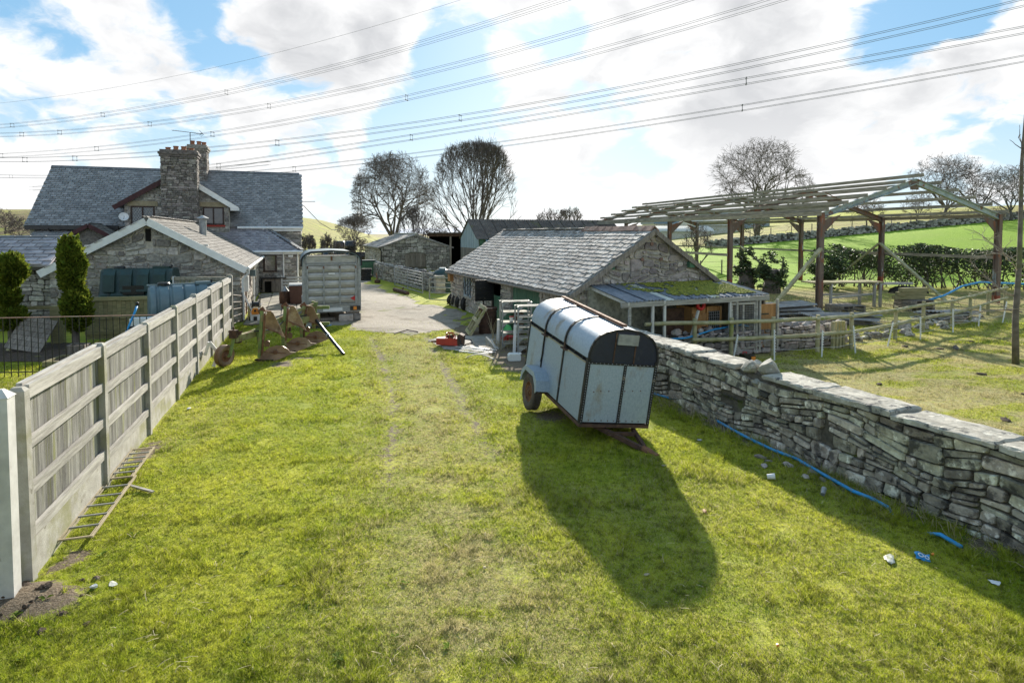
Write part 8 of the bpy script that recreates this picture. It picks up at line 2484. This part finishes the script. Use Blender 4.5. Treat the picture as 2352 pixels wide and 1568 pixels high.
tree_at(1735, 76, 480, 50, name='bare_bush', lab='ivied bare stem on the field wall behind the frame', seed=48, style='thorn', levels=3, twr=.03)
# thin dead tree at the right edge
b = on(2333, 830, 15.8)
t = thing('dead_tree', 'thin dead tree with a bare leaning stem at the right edge', 'tree', b)
mb = MB(); mb.tube([(0, 0, -.1), (-.05, 0, 1.2), (.0, 0, 2.6), (.03, .05, 3.9), (-.03, 0, 5.2), (.02, 0, 6.4), (.04, 0, 7.0)], [.085, .072, .06, .05, .042, .034, .022], 9); mb.build('trunk', MT['bark'], t, smooth=True)
rr = random.Random(77)
segs = []
def br(p, d, L, r, lev):
    for i in range(4):
        d = (d + Vector((rr.gauss(0, .2), rr.gauss(0, .2), rr.gauss(0, .15)))).normalized()
        q_ = p + d * L / 4; segs.append((*p, r * (1 - i * .15), *q_, r * (1 - (i + 1) * .15)))
        if lev < 3 and rr.random() < .75: br(q_, (d + Vector((rr.gauss(0, .6), rr.gauss(0, .6), rr.gauss(.1, .4)))).normalized(), L * .6, r * .6, lev + 1)
        p = q_
br(Vector((0, 0, 5.3)), Vector((-.3, 0, .8)), .6, .02, 2)
br(Vector((.0, 0, 4.2)), Vector((.4, 0, .9)), 1.0, .02, 1)
link('crown', seg_mesh('crown', segs, 4, MT['twig']), t)
segs = []
for z, d in ((2.3, (-.7, -.1, .5)), (1.7, (-.9, .0, .35)), (2.6, (-.5, .1, .3)), (1.35, (-.8, -.1, .1))):
    br(Vector((.2, .1, z)), Vector(d), .95, .02, 0)
link('pale_branches', seg_mesh('pale_branches', segs, 4, MT['twig_pale']), t)


def leaf_mass(n, sampler, size, rr_):
    """leaf-sized quads scattered by sampler -> arrays"""
    P = sampler(n)
    n = len(P)
    a = rr_.normal(size=(n, 3)); a /= np.linalg.norm(a, axis=1, keepdims=True)
    a[:, 2] = np.abs(a[:, 2]) * .6
    b = np.cross(a, rr_.normal(size=(n, 3))); b /= np.linalg.norm(b, axis=1, keepdims=True)
    s = size * rr_.uniform(.55, 1.3, size=(n, 1))
    co = np.stack([P - a * s, P + b * s * .5, P + a * s, P - b * s * .5], 1).reshape(-1, 3)
    f = np.arange(n * 4).reshape(n, 4)
    return co, f, np.repeat(rr_.random(n), 4)
g2 = np.random.default_rng(17)
HP = [(19.8, 38.2), (23.5, 37.4), (27.5, 36.6), (31.0, 36.0), (35.5, 35.6), (42, 35.4)]
def hedge_sample(n):
    out = []
    ks = g2.integers(0, len(HP) - 1, n); t_ = g2.random(n)
    A = np.array(HP)
    xy = A[ks] * (1 - t_[:, None]) + A[ks + 1] * t_[:, None]
    z = 2.75 * g2.random(n) ** .62
    prof_ = np.where(z < .9, .35 + .5 * z, .95 - .16 * (z - 1.2) ** 2)
    clump = fbm(xy[:, 0] * 1.1, z * 1.3 + 5, 3)
    keep = (clump > np.where(z < .8, .50, .36)) & (z < 2.25 + .9 * (fbm(xy[:, 0] * .9, xy[:, 0] * 0 + 3, 3) - .3))
    off = g2.normal(size=n) * prof_ * .62
    P = np.stack([xy[:, 0], xy[:, 1] + off, z], -1)[keep]
    P[:, 2] += np.array([terrain(P[:, 0], P[:, 1])])[0]
    return P
hd = thing('hedge', 'long dark evergreen hedge of holly and ivy below the green hillside', 'hedge', (19.8, 38.2, 0))
co, f, r_ = leaf_mass(52000, hedge_sample, .085, g2)
co = co - np.array([19.8, 38.2, 0])
link('foliage', raw_mesh('foliage', co, f, MT['ivy'], r_), hd, 'stuff')
segs = []
rr = random.Random(5)
for k in range(110):
    i = rr.randrange(len(HP) - 1); t_ = rr.random()
    x = HP[i][0] * (1 - t_) + HP[i + 1][0] * t_ - 19.8; y = HP[i][1] * (1 - t_) + HP[i + 1][1] * t_ - 38.2 + rr.gauss(0, .2)
    p = Vector((x, y, -.1)); d = Vector((rr.gauss(0, .3), rr.gauss(0, .2), 1)).normalized()
    br_r = rr.uniform(.02, .06)
    for j in range(4):
        d = (d + Vector((rr.gauss(0, .25), rr.gauss(0, .2), .1))).normalized(); q_ = p + d * rr.uniform(.45, .7)
        segs.append((*p, br_r, *q_, br_r * .75)); br_r *= .75; p = q_
        for _ in range(2):
            e = p + Vector((rr.gauss(0, .3), rr.gauss(0, .3), rr.uniform(0, .5))); segs.append((*p, br_r * .5, *e, br_r * .3))
link('stems', seg_mesh('stems', segs, 5, MT['bark']), hd)
def ivy_clump(lab, u, Y, w, h, seed, n, stump=True):
    p = on(u, 600, Y)
    t = thing('ivy_stump', lab, 'shrub', p)
    if stump:
        mb = MB(); mb.tube([(0, 0, -.1), (.05, 0, .5), (0, 0, 1.3)], [.55, .42, .36], 10); mb.build('trunk', MT['bark'], t, smooth=True)
    gg = np.random.default_rng(seed)
    def smp(n):
        d = gg.normal(size=(n, 3)); d /= np.linalg.norm(d, axis=1, keepdims=True)
        r_ = gg.uniform(.4, 1.12, size=(n, 1))
        P = d * r_ * np.array([w / 2, w / 2.4, h / 2])
        P = P[fbm(P[:, 0] * 2.4 + seed, P[:, 2] * 2.2, 4) > .47]
        P[:, 2] += h * .47
        return P
    co, f, r_ = leaf_mass(n, smp, .085, gg)
    link('foliage', raw_mesh('foliage', co, f, MT['ivy'], r_), t, 'stuff')
ivy_clump('ivy covered stump, smaller one left in the frame bay', 1713, 35.0, 1.3, 2.6, 61, 5200)
ivy_clump('ivy covered mossy stump, wider one beside the leaning brace', 1772, 34.0, 1.7, 2.3, 62, 5600)
ivy_clump('dark ivy bush at the left end of the hedge', 1900, 36.0, 2.4, 2.6, 63, 6500, False)
# field fence stakes and wire along the hill, and the hillside wall
def stake_fence(name, lab, pts, h, post_r=.05):
    t = thing(name, lab, 'fence', (pts[0][0], pts[0][1], gz(*pts[0])))
    o0 = t.location.copy()
    tp = []
    for x, y in pts:
        z = gz(x, y)
        mb = MB(); mb.tube([Vector((x, y, z - .1)) - o0, Vector((x, y, z + h)) - o0], post_r, 6); mb.build('stake', MT['oldwood'], t)
        tp.append(Vector((x, y, z + h)) - o0)
    for f_ in (.12, .5):
        mb = MB(); mb.tube([p - Z3 * h * f_ for p in tp], .012, 4, cap=False); mb.build('wire', MT['oldwood'], t)
    return t
stake_fence('stake_fence', 'wire fence of thin stakes along the pale pasture skyline', [(24 + 3.1 * k, 84 + .45 * k) for k in range(15)], 1.25, .06)
stake_fence('stake_fence', 'low fence of stakes in the green field behind the stone barn', [(12.6 + 1.8 * k, 46 + .5 * k) for k in range(7)], 1.1)
for k, (u, v) in enumerate(((1938, 690), (1945, 688), (1968, 690))):
    pass
fw_pts = [(23, 72.5), (30, 72.8), (38, 73.2), (46, 73.8), (54, 74.6), (64, 76), (76, 78)]
fw = thing('field_wall', 'grey dry stone wall running across the hillside above the green field', 'wall', (23, 72.5, gz(23, 72.5)))
o0 = fw.location.copy(); sm2 = MB(); cm = MB()
rr = random.Random(12)
for (x0, y0), (x1, y1) in zip(fw_pts[:-1], fw_pts[1:]):
    L = math.hypot(x1 - x0, y1 - y0); n = int(L / .42)
    z0, z1 = gz(x0, y0), gz(x1, y1)
    cm.beam(Vector((x0, y0, z0 + .35)) - o0, Vector((x1, y1, z1 + .35)) - o0, .4, .9)
    for k in range(n):
        for row in range(4):
            t_ = (k + rr.random()) / n
            p = Vector((x0 + (x1 - x0) * t_, y0 + (y1 - y0) * t_ - .22, z0 + (z1 - z0) * t_ + .1 + row * .24 + rr.uniform(-.08, .1))) - o0
            sm2.rnd = rr.random()
            sm2.cbox(p, (rr.uniform(.25, .55), rr.uniform(.2, .35), rr.uniform(.14, .28)), Matrix.Rotation(rr.uniform(-.25, .25), 3, 'Y') @ Matrix.Rotation(rr.uniform(-.3, .3), 3, 'Z'))
cm.build('wall_core', MT['mortar_dark'], fw)
sm2.build('stonework', MT['stone_dark'], fw, kind='stuff')

# ---------------------------------------------------------------- pylon and power lines
pb_ = AT(826, 545, 420)
py_ = thing('pylon', 'faint distant lattice electricity pylon left of the broad bare tree', 'pylon', (pb_.x, 420, 0))
mb = MB()
HT_ = 33
for sx in (-1, 1):
    for sy in (-1, 1):
        mb.tube([(sx * 2.8, sy * 2.8, 0), (sx * .9, sy * .9, HT_ * .62), (sx * .15, sy * .15, HT_)], .17, 4)
mb.build('leg', MT['wire'], py_)
mb = MB()
for k in range(10):
    z0, z1 = HT_ * .62 * k / 10, HT_ * .62 * (k + 1) / 10
    w0, w1 = 2.8 - 1.9 * k / 10, 2.8 - 1.9 * (k + 1) / 10
    for sy in (-1, 1):
        mb.tube([(-w0, sy * w0, z0), (w1, sy * w1, z1)], .09, 4); mb.tube([(w0, sy * w0, z0), (-w1, sy * w1, z1)], .09, 4)
mb.build('lattice', MT['wire'], py_)
mb = MB()
for z, w in ((.62, 5.5), (.76, 4.6), (.9, 3.6)):
    mb.tube([(-w, 0, HT_ * z), (w, 0, HT_ * z)], .14, 4)
mb.build('cross_arm', MT['wire'], py_)


def power_line(lab, img, c0, gap=.55, r=.035, pairs=2, spacers=()):
    """conductors in the vertical plane n.p = c0 through the points seen in the picture, sagging as one parabola"""
    n = Vector((.30, .954, 0)); u_ = Vector((.954, -.30, 0))
    S_, Z_ = [], []
    for (u, v) in img:
        d = ray(u, v); t_ = c0 / d.dot(n)
        p = Vector((0, 0, CAM_H)) + d * t_
        S_.append(p.dot(u_)); Z_.append(p.z)
    cf = np.polyfit(S_, Z_, 2)
    s0, s1 = min(S_) - 60, max(S_) + 75
    t = thing('power_line', lab, 'power line', n * c0 + u_ * s0)
    base = t.location.copy()
    def P(s, dz, dn): return n * (c0 + dn) + u_ * s + Z3 * (float(np.polyval(cf, s)) + dz) - base
    for i in range(pairs):
        for j in range(2 if pairs > 1 else 1):
            mb = MB(); mb.tube([P(s0 + (s1 - s0) * k / 28, (-gap / 2 if i else gap / 2) if pairs > 1 else 0, (j - .5) * gap) for k in range(29)], r, 4, cap=False); mb.build('conductor', MT['wire'], t)
    for (u, v) in spacers:
        d = ray(u, v); t_ = c0 / d.dot(n); s = (Vector((0, 0, CAM_H)) + d * t_).dot(u_)
        mb = MB(); q = [P(s, a, b_) for a, b_ in ((gap / 2, -gap / 2), (gap / 2, gap / 2), (-gap / 2, gap / 2), (-gap / 2, -gap / 2))]
        for a in range(4): mb.tube([q[a], q[(a + 1) % 4]], .028, 4)
        for a in q: mb.cbox(a, (.13, .13, .13))
        mb.build('spacer', MT['wire'], t)
power_line('lowest power line, passing just above the farmhouse ridge', [(620, 394), (850, 368), (1060, 345), (1250, 320), (1700, 247), (2000, 195), (2352, 138)], 92, .75, .03, 2, ((676, 392), (1123, 331), (1705, 247)))
power_line('second lowest power line, crossing behind the chimneys from lower left', [(0, 366), (300, 365), (500, 378), (944, 316), (1300, 258), (1713, 188), (2060, 122), (2352, 70)][3:], 84, .75, .03, 2, ((502, 378), (945, 315), (1714, 186)))
power_line('power line meeting the chimney tops and rising to the upper right', [(0, 362), (180, 368), (470, 350), (690, 328), (1056, 264), (1300, 225), (1900, 105), (2352, 15)], 78, .72, .028, 2, ((57, 366), (172, 369), (637, 330), (1057, 263)))
power_line('left power line dipping from mid sky towards the far left roof', [(0, 356), (220, 345), (488, 309), (700, 269), (934, 224), (1060, 199)], 88, .72, .026, 2, ((2, 356), (222, 345), (488, 309), (934, 224)))
power_line('upper left power line with two visible spacers over the clouds', [(0, 309), (137, 306), (344, 286), (617, 241), (800, 207), (930, 180)], 92, .72, .026, 2, ((50, 309), (137, 306), (344, 286), (618, 241)))
power_line('steepest upper left power line crossing the blue sky', [(0, 290), (236, 265), (520, 211), (700, 172), (880, 125)], 96, .72, .026, 2, ((28, 289), (236, 265), (520, 211)))
power_line('single faint earth wire high at the upper left', [(0, 238), (200, 212), (400, 178), (620, 125), (800, 80)], 100, .5, .022, 1)
power_line('faint low conductors at the far left beside the slate roof', [(0, 405), (60, 406), (125, 406)], 130, .8, .04, 2, ((25, 405),))
p0, p1 = AT(697, 472, 40.5), AT(778, 527, 66)
mb = MB(); mb.tube([p0, p0.lerp(p1, .35) - Z3 * .5, p0.lerp(p1, .7) - Z3 * .5, p1], .028, 5); tag(mb.build('service_cable', MT['wire'], None), 'thin black service cable dropping from the farmhouse gable', 'cable')
# sheep-sized tussocks are left to the turf; weeds at the wall foot and dead stalks
def stalks(name, lab, pts, n, h, seed, m, cat='weeds', spread=.25):
    rr_ = random.Random(seed)
    mb = MB()
    for (x, y) in pts:
        for k in range(n):
            a = Vector((x + rr_.gauss(0, spread), y + rr_.gauss(0, spread), 0)); a.z = gz(a.x, a.y)
            d = Vector((rr_.gauss(0, .45), rr_.gauss(0, .45), 1)).normalized(); L = h * rr_.uniform(.4, 1.1); w = rr_.uniform(.003, .006)
            mb.rnd = rr_.random()
            c = a + d * L * .6 + Vector((rr_.gauss(0, .03), rr_.gauss(0, .03), 0)); e = a + d * L + Vector((rr_.gauss(0, .08), rr_.gauss(0, .08), -.04))
            s = Vector((w, w * .4, 0))
            mb.add([a - s, a + s, c + s * .8, c - s * .8, e], [(0, 1, 2, 3), (3, 2, 4)])
    return tag(mb.build(name, m, None), lab, cat, kind='stuff')
wl = [(2.9 + (5.5 - 2.9) * t_ - .18, 12.55 + (5.3 - 12.55) * t_) for t_ in np.linspace(-.1, 1, 34)]
stalks('wall_foot_weeds', 'dead straw weeds along the foot of the boundary wall', wl, 16, .26, 1, MT['straw'], spread=.12)
stalks('dead_weeds', 'dry weeds tangled round the feet of the shelf racks', [(-.5 + .15 * k, 17.6 + .1 * (k % 3)) for k in range(8)], 26, .42, 2, MT['straw'])
stalks('rough_grass', 'pale rough grass and stalks under the steel frame', [(10.5 + 1.0 * (k % 9) + .3 * (k // 9), 22.5 + 1.7 * (k // 9)) for k in range(54)], 26, .5, 3, MT['straw'], spread=.6)
stalks('dead_stalks', 'tall thin dead stalks rising before the rusty drum', [(-.62, 19.0), (-.55, 19.1)], 6, 1.1, 4, MT['straw'], spread=.06)
# straws lying in the turf
rr = random.Random(31)
mb = MB()
for k in range(900):
    y = 4.4 + 14 * rr.random() ** 1.6; x = rr.uniform(-.75, .85) * y * .95
    if x > 2.6 + .36 * (12.55 - y): 
        if rr.random() < .3: continue
    if x < -4.6 - .33 * (y - 5.64) + .25: continue
    z = gz(x, y) + .035; a = rr.uniform(0, 6.28); L = rr.uniform(.03, .10) * (1.8 if rr.random() < .06 else 1)
    d = Vector((math.cos(a), math.sin(a), rr.uniform(-.15, .25))) * L; s = Vector((-math.sin(a), math.cos(a), 0)) * rr.uniform(.0016, .003)
    p = Vector((x, y, z)); mb.rnd = rr.random(); b = p + d * .5 + Vector((0, 0, .006)) + s * 2
    mb.add([p - s, p + s, b + s, b - s, p + d + s, p + d - s], [(0, 1, 2, 3), (3, 2, 4, 5)])
tag(mb.build('loose_straw', MT['straw'], None), 'scattered dry straws lying in the turf', 'straw', kind='stuff')

mb = MB()
for k in range(125):
    y = 4.6 + 12 * rr.random() ** 1.5; wx = 2.9 + .36 * (12.55 - y); fx = -4.6 - .332 * (y - 5.64)
    x = wx - .1 - abs(rr.gauss(0, .35)) if k < 70 else (fx + .15 + abs(rr.gauss(0, .3)) if k < 100 else rr.uniform(fx + .3, wx - .3))
    z = gz(x, y) + .01; mb.rnd = rr.random(); L0 = rr.uniform(.035, .085)
    for i in range(rr.randrange(5, 9)):
        a = rr.uniform(0, 6.28); L = L0 * rr.uniform(.6, 1.2); d = Vector((math.cos(a), math.sin(a), rr.uniform(.15, .7))).normalized() * L; s = Vector((-d.y, d.x, 0)) * .26; p = Vector((x, y, z))
        mb.add([p, p + d * .5 + s, p + d - Vector((0, 0, L * .25)), p + d * .5 - s], [(0, 1, 2, 3)])
tag(mb.build('broadleaf_weeds', MT['weedleaf'], None), 'small broad leaved weeds dotted along the wall and fence foot', 'weeds', kind='stuff')
# ---------------------------------------------------------------- grass blades
def grass_material():
    m = bpy.data.materials.new('grass_blades')
    m.use_nodes = True
    q = NT(m.node_tree)
    out = q.n('ShaderNodeOutputMaterial')
    P = q.n('ShaderNodeNewGeometry').outputs['Position']
    rnd = q.n('ShaderNodeAttribute', attribute_name='rnd').outputs['Fac']
    dry = q.n('ShaderNodeAttribute', attribute_name='dry').outputs['Fac']
    big = q.noise(P, .45, 5, .6); mid = q.noise(P, 2.2, 6, .62)
    k = q.ramp(q.math('ADD', q.math('MULTIPLY', big, .55), q.math('MULTIPLY', mid, .45)), .38, .64)
    col = q.mix(k, (.34, .42, .03), (.63, .64, .068))
    col = q.mix(q.ramp(rnd, 0, 1, 0, .5, False), col, (.17, .23, .022))
    col = q.mix(q.ramp(q.math('ADD', q.math('MULTIPLY', dry, .75), q.math('MULTIPLY', q.math('FRACT', q.math('MULTIPLY', rnd, 13.7)), .70)), .50, .74), col, (.52, .45, .24))
    fine = q.noise(P, 11, 4, .7)
    col = q.mix(q.ramp(fine, .38, .56, .75, 0), col, (.085, .095, .022))
    col = q.mix(q.ramp(fine, .56, .72, 0, .5), col, (.66, .64, .16))
    d = q.n('ShaderNodeBsdfDiffuse'); q.put(d.inputs[0], col)
    tr = q.n('ShaderNodeBsdfTranslucent'); q.put(tr.inputs[0], col)
    ms = q.n('ShaderNodeMixShader'); ms.inputs[0].default_value = .5
    q.put(ms.inputs[1], d.outputs[0]); q.put(ms.inputs[2], tr.outputs[0])
    q.put(out.inputs[0], ms.outputs[0])
    return m
g3 = np.random.default_rng(23)
N = 1300000
Y = 3.9 + 19.0 * g3.random(N) ** 1.6
X = g3.uniform(-.92, .92, N) * Y
dry, mud, brk, lush = masks(X, Y)
fenceX = -4.60 - .332 * (Y - 5.64)
keep = (mud < .35 + .3 * g3.random(N)) & ((X > fenceX + .08) | ((X < fenceX - .1) & (Y > 8)))
wallx = 2.9 + .36 * (12.55 - Y)
keep &= ~((X > wallx - .02) & (X < wallx + .56) & (Y < 15.5))
GP = np.array(gravel_poly)
def inpoly(x, y, P):
    c = np.zeros(x.shape, bool); j = len(P) - 1
    for i in range(len(P)):
        c ^= ((P[i, 1] > y) != (P[j, 1] > y)) & (x < (P[j, 0] - P[i, 0]) * (y - P[i, 1]) / (P[j, 1] - P[i, 1] + 1e-12) + P[i, 0]); j = i
    return c
keep &= ~(inpoly(X, Y, GP) & (g3.random(N) < .985))
keep &= ~inpoly(X, Y, np.array([tuple(G(u, v).xy) for u, v in ((985, 780), (1030, 771), (1085, 772), (1120, 766), (1165, 772), (1150, 800), (1085, 806), (1020, 803))]))
keep &= fbm(X * 2.3 + 11, Y * 2.3, 3) > .12 + .20 * g3.random(N)
# keep off the building footprints, the paving and the ruined wall
lx = (X - Q.location.x) * math.cos(TH) + (Y - Q.location.y) * math.sin(TH); ly = -(X - Q.location.x) * math.sin(TH) + (Y - Q.location.y) * math.cos(TH)
keep &= ~((lx < 3.2) & (lx > -20) & (ly > -1.15))
keep &= ~((X < -9.7) & (Y > 15.5))
lx = (X - B.location.x) * math.cos(TB) + (Y - B.location.y) * math.sin(TB); ly = -(X - B.location.x) * math.sin(TB) + (Y - B.location.y) * math.cos(TB)
keep &= ~((lx > -.1) & (lx < 6) & (ly > -2.0))
keep &= X < 21
X, Y, dry, mud = X[keep], Y[keep], dry[keep], mud[keep]
n = len(X)
Z = ground_z(X, Y) - .006
pad = (X > wallx[keep])
hgt = g3.uniform(.012, .036, n) * (.7 + .9 * fbm(X * 1.6, Y * 1.6, 3)) * (1 + .012 * Y) * np.where(dry > .4, .75, 1.0)
tuft = smooth(.60, .70, fbm(X * 2.6 + 51, Y * 2.6 + 13, 3))
hgt = hgt * (1 + .9 * tuft)
nearwall = np.clip(1 - np.abs(X - wallx[keep] + .25) / .5, 0, 1) * (Y < 14)
hgt = hgt * (1 + 1.3 * nearwall)
wid = (.0016 + .00034 * Y) * g3.uniform(.7, 1.4, n)
az = g3.uniform(0, 2 * np.pi, n); ln = g3.uniform(.2, 1.5, n)
dx, dy = np.cos(az), np.sin(az)
az2 = g3.uniform(0, 2 * np.pi, n)
sx, sy = np.cos(az2) * wid, np.sin(az2) * wid
A0 = np.stack([X - sx, Y - sy, Z], -1); A1 = np.stack([X + sx, Y + sy, Z], -1)
T = np.stack([X + dx * ln * hgt, Y + dy * ln * hgt, Z + hgt], -1)
co = np.stack([A0, A1, T], 1).reshape(-1, 3)
gme = raw_mesh('grass', co, np.arange(n * 3).reshape(n, 3), grass_material(), np.repeat(g3.random(n), 3))
a = gme.attributes.new('dry', 'FLOAT', 'POINT'); a.data.foreach_set('value', np.repeat(dry, 3).astype(np.float32))
tag(link('grass', gme), 'short mossy turf covering the drive and the paddock', 'grass', kind='stuff')
print('blades', n, 'objects', len(bpy.data.objects))
